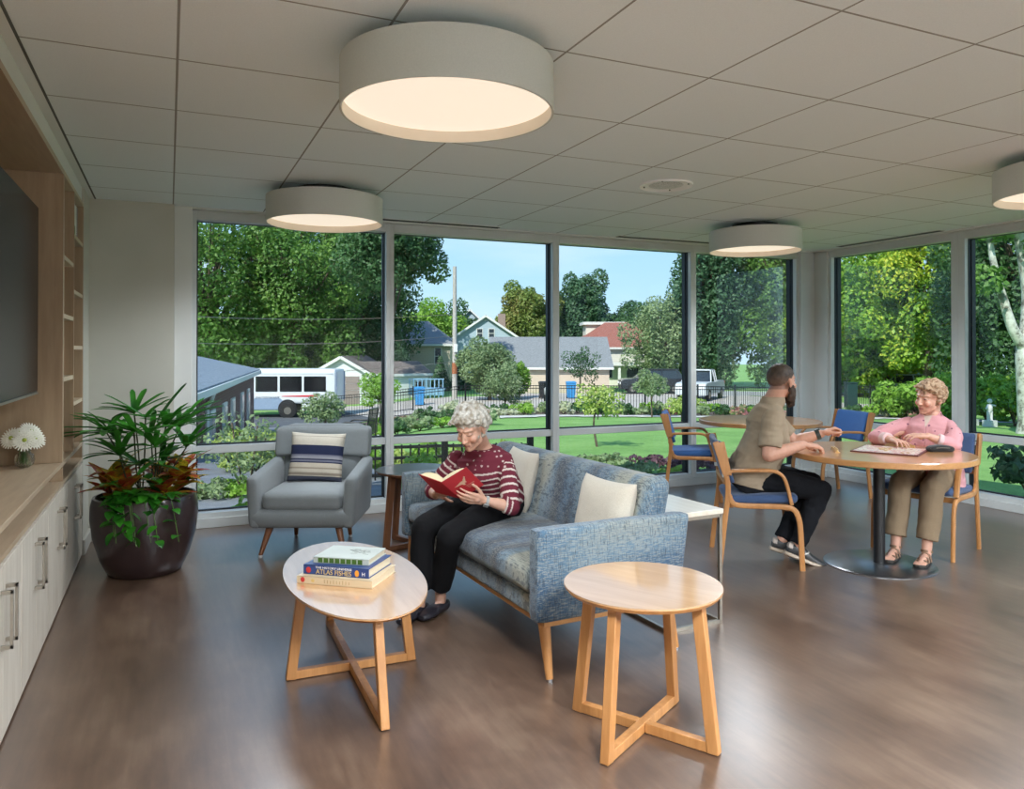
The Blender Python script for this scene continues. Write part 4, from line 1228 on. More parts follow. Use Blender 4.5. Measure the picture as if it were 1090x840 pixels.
class Head:
    def __init__(s, c, fwd, up, k=1.0):
        f = Vector(fwd).normalized(); u = Vector(up); u = (u - f * u.dot(f)).normalized(); r = f.cross(u)
        s.M = basis(r, f, u, c); s.k = k; s.c = Vector(c)
    def p(s, x, y, z): return s.M @ Vector((x * s.k, y * s.k, z * s.k))
    def loc(s, co):
        A = np.array(s.M.inverted()); return (co @ A[:3, :3].T + A[:3, 3]) / s.k
    def ell(s, mb, c, r, n=12):
        k = s.k; mb.ball((0, 0, 0), (r[0] * k, r[1] * k, r[2] * k), n, s.M @ Matrix.Translation((c[0] * k, c[1] * k, c[2] * k)))
    def cp(s, mb, a, ra, b, rb): cap(mb, s.p(*a), ra * s.k, s.p(*b), rb * s.k, 10)
    def skull(s, mb, jaw=1.0, nose=1.0):
        s.ell(mb, (0, -0.012, 0.032), (0.074, 0.094, 0.080), 16)
        s.ell(mb, (0, 0.022, -0.022), (0.061, 0.068, 0.083), 16)
        s.ell(mb, (0, 0.040, -0.068), (0.045 * jaw, 0.044, 0.036))
        s.ell(mb, (0, 0.070, -0.093), (0.019, 0.016, 0.014))
        s.cp(mb, (-0.046, 0.02, -0.062), 0.018, (-0.014, 0.062, -0.088), 0.015); s.cp(mb, (0.046, 0.02, -0.062), 0.018, (0.014, 0.062, -0.088), 0.015)
        s.cp(mb, (0, 0.086, 0.008), 0.0085, (0, 0.103, -0.024), 0.0105 * nose)
        s.ell(mb, (0, 0.106, -0.030), (0.0115 * nose, 0.0115, 0.010))
        for x in (-1, 1):
            s.ell(mb, (x * 0.011, 0.097, -0.033), (0.0085, 0.009, 0.008))
            s.cp(mb, (x * 0.012, 0.083, 0.026), 0.0095, (x * 0.043, 0.066, 0.026), 0.0095)
            s.ell(mb, (x * 0.036, 0.060, -0.028), (0.024, 0.026, 0.022))
            s.ell(mb, (x * 0.030, 0.0735, 0.004), (0.0130, 0.0125, 0.0105))
            s.ell(mb, (x * 0.073, -0.006, -0.010), (0.010, 0.017, 0.030)); s.ell(mb, (x * 0.078, -0.014, 0.004), (0.008, 0.014, 0.018))
        s.cp(mb, (-0.018, 0.080, -0.0575), 0.0065, (0.018, 0.080, -0.0575), 0.0065); s.cp(mb, (-0.015, 0.079, -0.069), 0.0072, (0.015, 0.079, -0.069), 0.0072)
        s.cp(mb, (0, 0.082, -0.05), 0.011, (0, 0.078, -0.075), 0.013)
    def neck(s, mb, base, r=0.052): 
        cap(mb, s.p(0, -0.030, -0.045), r * 0.95, Vector(base), r * 1.08, 18)
    def paint(s, co, C, skin, lip=(0.42, 0.13, 0.11), brow=None, eye_open=True, blush=0.25):
        L = s.loc(co); x, y, z = L[:, 0], L[:, 1], L[:, 2]
        near = (np.abs(x) < 0.09) & (y > -0.05) & (z > -0.14) & (z < 0.15)
        def put(m, c, w=1.0):
            C[m] = C[m] * (1 - w) + np.array(c) * w
        front = near & (y > 0.05)
        ax = np.abs(x)
        put(front & (((ax - 0.036) / 0.02) ** 2 + ((z + 0.030) / 0.016) ** 2 < 1), (skin[0] * 1.05, skin[1] * 0.68, skin[2] * 0.62), blush)
        put(front & (ax < 0.010) & (z > -0.043) & (z < -0.024) & (y > 0.1), (skin[0], skin[1] * 0.7, skin[2] * 0.65), blush * 1.3)
        put(front & (((x) / 0.021) ** 2 + ((z + 0.063) / 0.0085) ** 2 < 1), lip, 0.8)
        put(front & (ax < 0.020) & (np.abs(z + 0.0632) < 0.0018), (0.12, 0.03, 0.03), 0.8)
        if eye_open:
            e = (((ax - 0.030) / 0.0105) ** 2 + ((z - 0.004) / 0.0036) ** 2) < 1
            put(front & e, (skin[0] * .62, skin[1] * .6, skin[2] * .62), 0.8)
            put(front & (((ax - 0.030) ** 2 + (z - 0.004) ** 2) < 0.0048 ** 2), (0.04, 0.035, 0.03), 1)
            put(front & (((ax - 0.030) / 0.0155) ** 2 < 1) & (np.abs(z - 0.0085 + (ax - 0.03) ** 2 * 12) < 0.0016), (0.12, 0.06, 0.04), 0.7)
        else:
            put(front & (((ax - 0.030) / 0.015) ** 2 < 1) & (np.abs(z - 0.000 - (ax - 0.03) ** 2 * 14) < 0.0024), (0.09, 0.045, 0.035), 0.8)
        if brow is not None:
            put(front & (ax > 0.014) & (ax < 0.048) & (np.abs(z - 0.026 + (ax - 0.03) ** 2 * 8) < 0.0042), brow, 0.75)
        put(near & (((ax - 0.008) / 0.005) ** 2 + ((z + 0.040) / 0.004) ** 2 < 1) & (y > 0.088), (0.15, 0.05, 0.04), 0.7)
        return C
    def curls(s, mb, n, r, seed, keep, R3=(0.084, 0.104, 0.094), c=(0, -0.014, 0.036), jit=0.006):
        rg = random.Random(seed); k = 0
        for i in range(n):
            z = 1 - 2 * (i + 0.5) / n; a = i * 2.39996; q = math.sqrt(1 - z * z)
            d = (q * math.cos(a), q * math.sin(a), z)
            p = [c[j] + d[j] * R3[j] for j in range(3)]
            if not keep(*p): continue
            rr = rg.uniform(r[0], r[1]); p = [v + rg.uniform(-jit, jit) for v in p]
            s.ell(mb, p, (rr, rr * rg.uniform(.8, 1.3), rr * rg.uniform(.7, 1.0)), 6)

M_skin = attr_mat('skin', 0.48, 45, 0.14, 0.12, 0.1)
M_cloth_t = attr_mat('clothing', 0.9, 240, 0.16, 0.0, 0.25, spec=0.2)
M_hair = attr_mat('hair', 0.6, 130, 0.55, 0.0, 0.6)
M_leather = attr_mat('shoe_leather', 0.38, 60, 0.15, 0.0, 0.15)
def flat(c): 
    return lambda co: np.tile(np.array(c, float), (len(co), 1))
def seg_dist(co, a, b):
    a, b = np.array(a), np.array(b); d = b - a; t = np.clip(((co - a) @ d) / (d @ d), 0, 1)
    return np.linalg.norm(co - (a + t[:, None] * d), axis=1), t
def hairfx(base, hi, sc=90, seed=0):
    def f(co):
        n = np.array([noise.noise(Vector((p[0] * sc, p[1] * sc, p[2] * sc * 0.5 + seed))) for p in co])
        k = np.clip(n * 0.9 + 0.5, 0, 1)[:, None]
        return np.array(base) * (1 - k) + np.array(hi) * k
    return f
def flow(co_amp, sc):
    def post(co, nr):
        d = np.array([noise.noise(Vector((p[0] * sc, p[1] * sc, p[2] * sc))) + 0.6 * noise.noise(Vector((p[0] * sc * 2.1, p[1] * sc * 2.1, p[2] * sc * 2.1))) for p in co])
        return co + nr * (d * co_amp)[:, None]
    return post

# ----------------------------------------------------------------- the reading woman
def reading_woman():
    P = thing('person', 'person with short white hair in maroon striped top reading on the sofa', 'person', (0, 0, 0))
    skin = (0.60, 0.34, 0.24)
    hipC = V3(1.70, 4.03, 0.545); F = V3(-0.78, -0.62, 0).normalized(); Rt = V3(F.y * -1, F.x, 0) * -1   # her right
    Rt = V3(-0.62, 0.78, 0).normalized()
    neck = V3(1.605, 3.985, 0.885); chest = V3(1.635, 3.995, 0.76)
    H = Head((1.500, 3.868, 0.988), (-0.74, -0.60, -0.46), (-0.34, -0.26, 0.92), 0.99)
    shR, shL = V3(1.510, 4.125, 0.800), V3(1.700, 3.870, 0.805)
    elR, elL = V3(1.395, 4.200, 0.600), V3(1.668, 3.715, 0.575)
    wrR, wrL = V3(1.345, 4.010, 0.610), V3(1.520, 3.735, 0.618)
    hipR, hipL = hipC + Rt * 0.085, hipC - Rt * 0.085
    knR, knL = V3(1.240, 3.900, 0.475), V3(1.325, 3.735, 0.460)
    anR, anL = V3(1.245, 3.890, 0.115), V3(1.350, 3.960, 0.115)
    anL = V3(1.335, 3.900, 0.110); anR = V3(1.215, 3.890, 0.110)
    # body
    b = MB(); H.skull(b, 0.95, 1.05); H.neck(b, neck + V3(0, 0, -0.01), 0.048)
    loft(b, [(hipC + V3(0, 0, -0.03), 0.11, 0.09), (hipC + V3(-.01, 0, 0.08), 0.11, 0.09), (chest, 0.12, 0.085), (neck + V3(0, 0, -.04), 0.075, 0.055), (neck + V3(0, 0, 0), 0.052, 0.048)], Rt)
    for sh, el, wr in ((shR, elR, wrR), (shL, elL, wrL)):
        limb(b, [(sh * 0.8 + chest * 0.2 + V3(0, 0, -0.03), 0.032), (sh.lerp(el, 0.6), 0.032), (el, 0.031), (el.lerp(wr, 0.35), 0.033), (el.lerp(wr, 0.8), 0.024), (wr, 0.021)])
    for hp, kn, an in ((hipR, knR, anR), (hipL, knL, anL)):
        limb(b, [(hp, 0.062), (hp.lerp(kn, 0.5), 0.055), (kn, 0.042), (kn.lerp(an, 0.4), 0.042), (an, 0.030), (an + V3(0, 0, -0.05), 0.030)])
        limb(b, [(an + V3(0, 0, -0.06), 0.026), (an + F * 0.09 + V3(0, 0, -0.08), 0.020)])
    hand(b, wrR, V3(0.10, -0.80, 0.28), V3(-0.45, -0.35, -0.8), 1, 0.92, (0.35, 0.38, 0.42, 0.5), (0.6, 0.55, -0.25))
    hand(b, wrL, V3(-0.86, 0.02, 0.20), V3(-0.25, -0.85, -0.45), 1, 0.92, (0.22, 0.25, 0.28, 0.35), (0.6, 0.55, 0.1))
    def tint(co):
        C = np.tile(np.array(skin), (len(co), 1)); C = H.paint(co, C, skin, (0.42, 0.16, 0.12), (0.38, 0.27, 0.2), False, 0.35)
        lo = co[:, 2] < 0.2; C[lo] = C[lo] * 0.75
        return C
    body = sculpt('body', b, 0.0036, 4, tint, M_skin, P, folds=(0.0012, (28, 28, 28)))
    body['label'] = 'face, arms and hands of the reading woman'
    # hair
    h = MB()
    H.curls(h, 330, (0.016, 0.022), 3, lambda x, y, z: not (y > 0.040 and z < 0.088) and z > -0.035 and not (abs(x) > 0.05 and y > 0.000 and z < 0.045), jit=0.006)
    H.ell(h, (0, -0.012, 0.047), (0.077, 0.093, 0.073), 14)
    for i in range(14): H.cp(h, (-0.050 + i * 0.0080, 0.050, 0.108 - abs(i - 6.5) * 0.004), 0.016, (-0.030 + i * 0.0085, 0.080, 0.080 + (i % 3) * 0.006 - abs(i - 5) * .002), 0.009)
    for sx in (-1, 1):
        for i in range(5): H.cp(h, (sx * 0.070, -0.01 - i * 0.016, 0.06), 0.017, (sx * 0.080, -0.030 - i * 0.014, 0.012 - i * 0.006), 0.010)
    sculpt('hair', h, 0.0036, 4, hairfx((0.36, 0.31, 0.23), (0.74, 0.72, 0.66), 55), M_hair, P, post=flow(0.005, 42))
    # top
    s = MB()
    loft(s, [(hipC + V3(0.02, 0.01, -0.01), 0.168, 0.125), (hipC + V3(0.0, 0.0, 0.06), 0.172, 0.135), (hipC + V3(-.035, -.02, 0.14), 0.168, 0.135), (chest + V3(-0.02, -0.015, -0.02), 0.168, 0.125), (chest + V3(-.01, -0.01, 0.045), 0.165, 0.105), (neck + V3(0, 0, -.05), 0.125, 0.080), (neck + V3(-.005, -.005, -.018), 0.080, 0.070)], Rt)
    for sh, el, wr, e in ((shR, elR, wrR, 0.30), (shL, elL, wrL, 0.25)):
        en = el.lerp(wr, e)
        limb(s, [(sh + V3(0, 0, -.014), 0.052), (sh.lerp(el, 0.55), 0.053), (el + V3(0, 0, 0.008), 0.050)])
        s.cyl(el, en, 0.050, 0.046, 18); s.ball(el, 0.050, 9)
    nk = np.array(neck); ax = np.array((hipC - neck).normalized())
    aR, eR, wR_, aL, eL, wL_ = [np.array(v) for v in (shR, elR, wrR, shL, elL, wrL)]
    def tint2(co):
        mar = np.array((0.150, 0.024, 0.040)); crm = np.array((0.66, 0.58, 0.52))
        t = (co - nk) @ ax
        C = np.tile(mar, (len(co), 1))
        d1, t1 = seg_dist(co, aR, eR); d2, t2 = seg_dist(co, aL, eL); d3, t3 = seg_dist(co, eR, wR_); d4, t4 = seg_dist(co, eL, wL_)
        lt = (co - hipC_np) @ rt_np
        arm = (np.abs(lt) > 0.150) | (np.minimum(d3, d4) < 0.056)
        s_ = np.where(arm, np.where(lt > 0, np.where(d3 < d1, 0.21 + t3 * 0.19, t1 * 0.21), np.where(d4 < d2, 0.20 + t4 * 0.19, t2 * 0.20)) + 0.035, t)
        st = (np.mod(s_ + 0.004, 0.031) < 0.0085) & (s_ > (0.115))
        st = st | (arm & (np.mod(s_ + 0.004, 0.031) < 0.0085) & (s_ > 0.06))
        C[st] = crm
        # little dots on the yoke
        g = np.floor(co * 38); rr = np.sin(g[:, 0] * 12.9 + g[:, 1] * 78.2 + g[:, 2] * 37.7) * 43758.5
        dots = (np.linalg.norm(co * 38 - g - 0.5, axis=1) < 0.26) & ((rr - np.floor(rr)) > 0.25) & (s_ < 0.10) & ~st
        C[dots] = (0.6, 0.5, 0.46)
        return C
    hipC_np = np.array(hipC); rt_np = np.array(Rt)
    sculpt('striped_top', s, 0.0040, 3, tint2, M_cloth_t, P, folds=(0.006, (9, 9, 16)))
    # trousers
    t = MB()
    loft(t, [(hipC + V3(0.045, 0.03, -0.055), 0.17, 0.10), (hipC + V3(0.01, 0.01, -0.02), 0.175, 0.125), (hipC + V3(0, 0, 0.05), 0.160, 0.115)], Rt)
    for hp, kn, an in ((hipR, knR, anR), (hipL, knL, anL)):
        limb(t, [(hp + V3(0, 0, -0.01), 0.085), (hp.lerp(kn, 0.5), 0.078), (kn + V3(0, 0, -0.012), 0.066)])
        cap(t, kn + V3(0, 0, -0.015), 0.066, kn.lerp(an, 0.5) + V3(0.006, 0.006, 0), 0.064)
        t.cyl(kn.lerp(an, 0.5) + V3(0.006, 0.006, 0), an + V3(0, 0, 0.035), 0.064, 0.060, 20)
    sculpt('trousers', t, 0.005, 4, flat((0.006, 0.006, 0.007)), M_cloth_t, P, folds=(0.006, (11, 11, 7)))
    # loafers
    for an, fd in ((anR, V3(-0.80, -0.60, 0)), (anL, V3(-0.80, -0.60, 0))):
        fd = fd.normalized(); lt = V3(0, 0, 1).cross(fd); g = Vector((an.x, an.y, 0)) - fd * 0.03
        q = MB()
        loft(q, [(g - fd * 0.030 + V3(0, 0, 0.034), 0.024, 0.026), (g + V3(0, 0, 0.036), 0.034, 0.032), (g + fd * 0.06 + V3(0, 0, 0.034), 0.036, 0.030), (g + fd * 0.12 + V3(0, 0, 0.030), 0.043, 0.026), (g + fd * 0.17 + V3(0, 0, 0.026), 0.040, 0.021), (g + fd * 0.205 + V3(0, 0, 0.022), 0.022, 0.014)], lt)
        q.bar(g + fd * 0.095 + lt * 0.040 + V3(0, 0, 0.050), g + fd * 0.095 - lt * 0.040 + V3(0, 0, 0.050), 0.022, 0.010)
        def tsh(co): 
            C = np.tile(np.array((0.018, 0.016, 0.022)), (len(co), 1)); C[co[:, 2] < 0.012] = (0.05, 0.03, 0.02); return C
        sculpt('loafer', q, 0.004, 2, tsh, M_leather, P, post=lambda co, nr: np.column_stack([co[:, 0], co[:, 1], np.maximum(co[:, 2], 0.001)]))
    # watch
    w0 = wrL.lerp(elL, 0.10); wd = (elL - wrL).normalized(); x, y, _ = frame_mat(wd)
    m = MB()
    m.cyl(w0 - wd * 0.008, w0 + wd * 0.008, 0.0275, 0.0285, 24)
    m.box((0, 0, 0), (0.028, 0.026, 0.008), basis(wd, wd.cross(V3(-.35, -.55, -.75)).normalized(), V3(-.35, -.55, -.75).normalized(), w0 + V3(-.35, -.55, -.75).normalized() * 0.027))
    m.build('wristwatch', plain('watch_grey', (0.30, 0.31, 0.30), 0.35, 0.05), P, bevel=0.002)
    # the book she holds
    t = thing('open_book', 'open red book with a pale kangaroo on its cover, in her hands', 'book', (0, 0, 0))
    M_redc = plain('red_book_cloth', (0.36, 0.018, 0.025), 0.5, 0.06)
    M_pg = plain('book_paper', (0.72, 0.60, 0.38), 0.8, 0.06, 200)
    sp0, sp1 = V3(1.392, 3.800, 0.768), V3(1.372, 3.765, 0.640)   # spine top, spine bottom
    tl, bl = V3(1.245, 3.915, 0.768), V3(1.232, 3.885, 0.640)
    tr, br_ = V3(1.470, 3.765, 0.800), V3(1.560, 3.720, 0.680)
    sp0 = V3(1.318, 3.822, 0.722); sp1 = V3(1.395, 3.765, 0.625)
    tl = V3(1.212, 3.880, 0.762); bl = V3(1.290, 3.850, 0.652)
    tr = V3(1.432, 3.760, 0.802); br_ = V3(1.505, 3.700, 0.700)
    nr_, fr_ = V3(-.020, -.045, 0), V3(.012, .027, 0)
    sp0 += nr_; tl += nr_; tr += nr_; sp1 += fr_; bl += fr_; br_ += fr_
    for nm, a, b_, c, d in (('left', sp0, tl, bl, sp1), ('right', sp0, tr, br_, sp1)):
        nrm = (b_ - a).cross(d - a).normalized()
        if nrm.dot(V3(0.5, 0.3, 0.8)) < 0: nrm = -nrm
        cv = MB(); cv.hull([p + nrm * k for p in (a, b_, c, d) for k in (0, 0.003)]); cv.build('cover', M_redc, t)
        q = 0.03
        pts = [a.lerp(c, q * .6), b_.lerp(d, q * 1.5), c.lerp(a, q * 1.5), d.lerp(b_, q)]
        pg = MB()
        N = 8; vs = []
        for i in range(N + 1):
            u = i / N; th = 0.034 * math.sin(PI * min(1, u * 0.9 + 0.12)) ** 0.6 + 0.004
            p0, p1 = pts[0].lerp(pts[1], u), pts[3].lerp(pts[2], u)
            vs += [p0 + nrm * 0.003, p1 + nrm * 0.003, p1 + nrm * (0.003 + th), p0 + nrm * (0.003 + th)]
        fs = []
        for i in range(N):
            for j in range(4): fs.append((i * 4 + j, i * 4 + (j + 1) % 4, i * 4 + 4 + (j + 1) % 4, i * 4 + 4 + j))
        fs += [(0, 1, 2, 3), (N * 4 + 3, N * 4 + 2, N * 4 + 1, N * 4)]
        pg.add(vs, fs); pg.build('pages', M_pg, t)
        if nm == 'right':
            ux = (c - d).normalized(); uz = (a - d); uz = (uz - ux * uz.dot(ux)).normalized(); ctr = (a + b_ + c + d) / 4
            Mx = basis(ux, uz, ux.cross(uz), ctr - nrm * 0.0012)
            k_ = MB(); pr_ = [(-0.050, 0.004), (-0.030, 0.008), (-0.012, 0.014), (0.006, 0.016), (0.016, 0.026), (0.024, 0.037), (0.030, 0.030), (0.026, 0.024), (0.022, 0.014), (0.018, 0.004), (0.024, -0.004), (0.012, 0.000), (0.004, -0.004), (0.012, -0.014), (0.000, -0.012), (-0.006, -0.002), (-0.02, 0.000), (-0.036, 0.001)]
            for i in range(len(pr_)):
                p_, q_ = pr_[i], pr_[(i + 1) % len(pr_)]
                k_.hull([Mx @ Vector((p_[0], p_[1], z)) for z in (-.0006, .0006)] + [Mx @ Vector((q_[0], q_[1], z)) for z in (-.0006, .0006)] + [Mx @ Vector((0.006, 0.008, z)) for z in (-.0006, .0006)]) if i % 1 == 0 else None
            k_.build('kangaroo_emblem', plain('gold_foil', (0.55, 0.36, 0.24), 0.4), t)
            ln = MB()
            for i in range(3): ln.box((0.030, -0.022 - i * 0.008, 0), (0.05 - i * 0.008, 0.0022, 0.0012), Mx)
            ln.build('cover_lines', plain('gold_foil_print', (0.5, 0.28, 0.2), 0.4), t)
    return P
reading_woman()

# ----------------------------------------------------------------- the bearded man
def bearded_man():
    P = thing('person', 'person with brown beard, tan polo shirt and black jeans, seated at the table', 'person', (0, 0, 0))
    skin = (0.62, 0.33, 0.23)
    F = V3(0.83, -0.55, 0).normalized(); Rt = V3(F.y, -F.x, 0)    # his right is toward the viewpoint
    hipC = V3(3.60, 4.06, 0.56)
    neck = V3(3.725, 3.985, 1.075); chest = V3(3.690, 4.00, 0.885)
    H = Head((3.785, 3.955, 1.200), (0.93, 0.10, -0.02), (-0.03, 0.03, 1), 1.04)
    shR, shL = V3(3.585, 3.825, 0.965), V3(3.850, 4.170, 0.965)
    elR, elL = V3(3.505, 3.770, 0.765), V3(3.985, 4.050, 0.770)
    wrR, wrL = V3(3.745, 3.720, 0.800), V3(4.120, 3.935, 0.835)
    elR = V3(3.510, 3.780, 0.740)
    hipR, hipL = hipC + Rt * 0.10, hipC - Rt * 0.10
    knR, knL = V3(3.925, 3.755, 0.500), V3(4.050, 3.960, 0.510)
    anR, anL = V3(3.800, 3.830, 0.120), V3(3.790, 3.960, 0.130)
    b = MB(); H.skull(b, 1.1, 1.1); H.neck(b, neck + V3(0, 0, -0.02), 0.060)
    loft(b, [(hipC, 0.14, 0.11), (hipC + V3(.03, 0, 0.12), 0.14, 0.11), (chest, 0.15, 0.10), (neck + V3(0, 0, -.06), 0.11, 0.07), (neck, 0.065, 0.062)], Rt)
    for sh, el, wr in ((shR, elR, wrR), (shL, elL, wrL)):
        limb(b, [(sh, 0.052), (sh.lerp(el, 0.5), 0.052), (el, 0.045), (el.lerp(wr, 0.3), 0.047), (el.lerp(wr, 0.7), 0.036), (wr, 0.028)])
    for hp, kn, an in ((hipR, knR, anR), (hipL, knL, anL)):
        limb(b, [(hp, 0.075), (kn, 0.052), (kn.lerp(an, 0.4), 0.050), (an, 0.036), (an + F * 0.015 + V3(0, 0, -0.035), 0.028)])
    hand(b, wrR, V3(0.93, -0.25, -0.12), V3(0.05, -0.15, 1), -1, 1.05, (0.45, 0.5, 0.55, 0.6), (0.3, 0.8, 0.35), 0.03)
    hand(b, wrL, V3(0.82, -0.40, 0.32), V3(-0.15, 0.45, 0.85), 1, 1.05, (0.95, 1.05, 1.15, 1.25), (0.45, 0.75, 0.45), 0.02, 0.4)
    def tint(co):
        C = np.tile(np.array(skin), (len(co), 1)); C = H.paint(co, C, skin, (0.40, 0.14, 0.12), (0.08, 0.04, 0.02), True, 0.3)
        # clipped hair shows through on scalp and nape
        L = H.loc(co); m = (L[:, 1] < 0.0) & (L[:, 2] > -0.05) & (L[:, 2] < 0.05) & (np.abs(L[:, 0]) < 0.085) & (L[:, 1] > -0.12)
        e = (np.abs(L[:, 0]) > 0.068) & (L[:, 1] > -0.028) & (L[:, 2] < 0.03)
        C[m & ~e] = C[m & ~e] * 0.45 + np.array((0.08, 0.05, 0.035)) * 0.55
        return C
    sculpt('body', b, 0.0038, 4, tint, M_skin, P, folds=(0.001, (25, 25, 25)))
    h = MB(); H.ell(h, (0, -0.016, 0.040), (0.0785, 0.0965, 0.0785), 18)
    def cut(co, nr):
        L = H.loc(co); return co
    # crop by taking away the face side: rebuild from balls instead
    h = MB()
    H.curls(h, 700, (0.0075, 0.009), 8, lambda x, y, z: z > 0.062 - 0.80 * max(-0.2, (0.055 - y)) * 1.0 if y < 0.055 else z > 0.078, R3=(0.071, 0.091, 0.079), c=(0, -0.013, 0.034), jit=0.0008)
    def fade(co):
        C = hairfx((0.040, 0.025, 0.016), (0.085, 0.055, 0.034), 60)(co); L = H.loc(co)
        k = np.clip((0.045 - L[:, 2]) / 0.07, 0, 1)[:, None] * 0.75
        return C * (1 - k) + np.array((0.25, 0.145, 0.10)) * k
    sculpt('hair', h, 0.0038, 4, fade, M_hair, P, post=flow(0.0008, 160))
    bd = MB(); rg = random.Random(2)
    for i in range(150):
        a = R(rg.uniform(-100, 100)); z = rg.uniform(-0.125, -0.035)
        rx_, ry_ = 0.057 - max(0, -0.085 - z) * 0.5, 0.066 - max(0, -0.085 - z) * 0.2
        x = rx_ * math.sin(a); y = 0.020 + ry_ * math.cos(a)
        if abs(x) < 0.026 and z > -0.072: continue
        if z > -0.048 and abs(a) < R(62): continue
        H.ell(bd, (x, y, z), (0.014, 0.015, 0.017), 6)
    for i in range(26):
        x = rg.uniform(-0.028, 0.028); H.cp(bd, (x, 0.074, -0.085), 0.018, (x * 0.9, 0.080 + rg.uniform(-.012, .010), -0.160 + abs(x) * .5 + rg.uniform(0, .012)), 0.012)
    for sx in (-1, 1):
        H.cp(bd, (sx * 0.003, 0.092, -0.047), 0.0065, (sx * 0.028, 0.078, -0.058), 0.0075); H.cp(bd, (sx * 0.028, 0.078, -0.058), 0.0075, (sx * 0.03, 0.07, -0.08), 0.012)
        H.cp(bd, (sx * 0.067, 0.004, 0.005), 0.008, (sx * 0.062, 0.012, -0.05), 0.013)
        H.cp(bd, (sx * 0.062, 0.012, -0.05), 0.013, (sx * 0.045, 0.045, -0.09), 0.018)
    sculpt('beard', bd, 0.0038, 2, hairfx((0.028, 0.014, 0.008), (0.075, 0.038, 0.02), 80), M_hair, P, post=flow(0.002, 120))
    # polo shirt
    s = MB()
    loft(s, [(hipC + V3(-.02, 0.01, -0.055), 0.195, 0.150), (hipC + V3(0.0, 0.0, 0.04), 0.195, 0.150), (hipC + V3(.05, -.03, 0.13), 0.192, 0.150), (chest + V3(0.01, -0.005, -0.04), 0.195, 0.140), (chest + V3(-.005, 0, 0.05), 0.198, 0.125), (neck + V3(-0.015, 0.01, -.065), 0.160, 0.095), (neck + V3(-.015, .01, -.02), 0.085, 0.078)], Rt)
    for sh, el in ((shR, elR), (shL, elL)):
        en = sh.lerp(el, 0.72); cap(s, sh + V3(0, 0, -.005), 0.072, sh.lerp(el, 0.4), 0.070, 18); s.cyl(sh.lerp(el, 0.3), en + (en - sh).normalized() * 0.02, 0.070, 0.072, 22)
    s.lathe([(0.050, -0.04), (0.090, -0.035), (0.078, 0.034), (0.068, 0.036), (0.050, -0.04)], (0, 0, 0), 36, basis(Rt, F, V3(0.22, -0.12, 1).normalized(), neck + V3(0.0, -0.002, -0.004)))
    cc = np.array(hipC)
    def tpo(co):
        C = np.tile(np.array((0.36, 0.285, 0.20)), (len(co), 1))
        return C
    sculpt('polo_shirt', s, 0.0045, 3, tpo, M_cloth_t, P, folds=(0.009, (8, 8, 15)))
    t = MB()
    loft(t, [(hipC + V3(-0.03, 0.02, -0.08), 0.18, 0.12), (hipC + V3(-0.01, 0.0, -0.03), 0.185, 0.135), (hipC + V3(0, 0, 0.03), 0.170, 0.125)], Rt)
    for hp, kn, an in ((hipR, knR, anR), (hipL, knL, anL)):
        limb(t, [(hp + V3(0, 0, -0.005), 0.095), (hp.lerp(kn, 0.5), 0.088), (kn + V3(0, 0, -0.01), 0.072), (kn.lerp(an, 0.35), 0.066)])
        t.cyl(kn.lerp(an, 0.35), an + V3(0, 0, 0.01), 0.066, 0.054, 20)
    sculpt('jeans', t, 0.005, 3, flat((0.010, 0.011, 0.014)), M_cloth_t, P, folds=(0.007, (13, 13, 13)))
    # trainers, heels lifted
    for an, fd, up in ((anR, V3(0.78, -0.45, -0.34), 1), (anL, V3(0.80, -0.50, -0.22), 1)):
        fd = fd.normalized(); lt = V3(0, 0, 1).cross(fd).normalized(); upv = fd.cross(lt).normalized()
        if upv.z < 0: upv = -upv
        g = an - upv * 0.085 - fd * 0.055
        q = MB()
        def pt(a, z, s_=0): return g + fd * a + upv * z + lt * s_
        loft(q, [(pt(-0.005, 0.050), 0.028, 0.036), (pt(0.04, 0.052), 0.037, 0.044), (pt(0.10, 0.048), 0.040, 0.040), (pt(0.16, 0.036), 0.046, 0.028), (pt(0.22, 0.028), 0.045, 0.022), (pt(0.265, 0.024), 0.028, 0.016)], lt)
        loft(q, [(pt(-0.012, 0.012), 0.030, 0.013), (pt(0.04, 0.010), 0.040, 0.014), (pt(0.10, 0.010), 0.041, 0.014), (pt(0.17, 0.010), 0.049, 0.014), (pt(0.23, 0.010), 0.047, 0.014), (pt(0.272, 0.012), 0.030, 0.012)], lt)
        gN, uN, fN = np.array(g), np.array(upv), np.array(fd)
        def tsh(co, gN=gN, uN=uN, fN=fN):
            hgt = (co - gN) @ uN; al = (co - gN) @ fN
            C = np.tile(np.array((0.035, 0.035, 0.036)), (len(co), 1))
            C[hgt < 0.026] = (0.50, 0.40, 0.30); C[hgt < 0.002] = (0.13, 0.06, 0.05)
            C[(np.abs(al - 0.10 - (hgt - 0.05) * 1.2) < 0.006) & (hgt > 0.03)] = (0.6, 0.55, 0.5)
            C[(al < 0.02) & (hgt > 0.055)] = (0.5, 0.42, 0.36)
            return C
        sh = sculpt('trainer', q, 0.004, 2, tsh, M_leather, P)
        zmin = min(v.co.z for v in sh.data.vertices)
        if zmin < 0.004:
            for v in sh.data.vertices: v.co.z = max(v.co.z, 0.0145 if ((v.co.x - 4.28) ** 2 + (v.co.y - 3.6) ** 2) < 0.345 ** 2 else 0.001)
    w0 = wrL.lerp(elL, 0.12); wd = (elL - wrL).normalized()
    m = MB(); m.cyl(w0 - wd * 0.014, w0 + wd * 0.014, 0.034, 0.036, 26)
    up_ = V3(-0.15, 0.1, 1).normalized()
    m.box((0, 0, 0), (0.036, 0.034, 0.010), basis(wd, wd.cross(up_).normalized(), wd.cross(up_).normalized().cross(wd) * -1, w0 + up_ * 0.035))
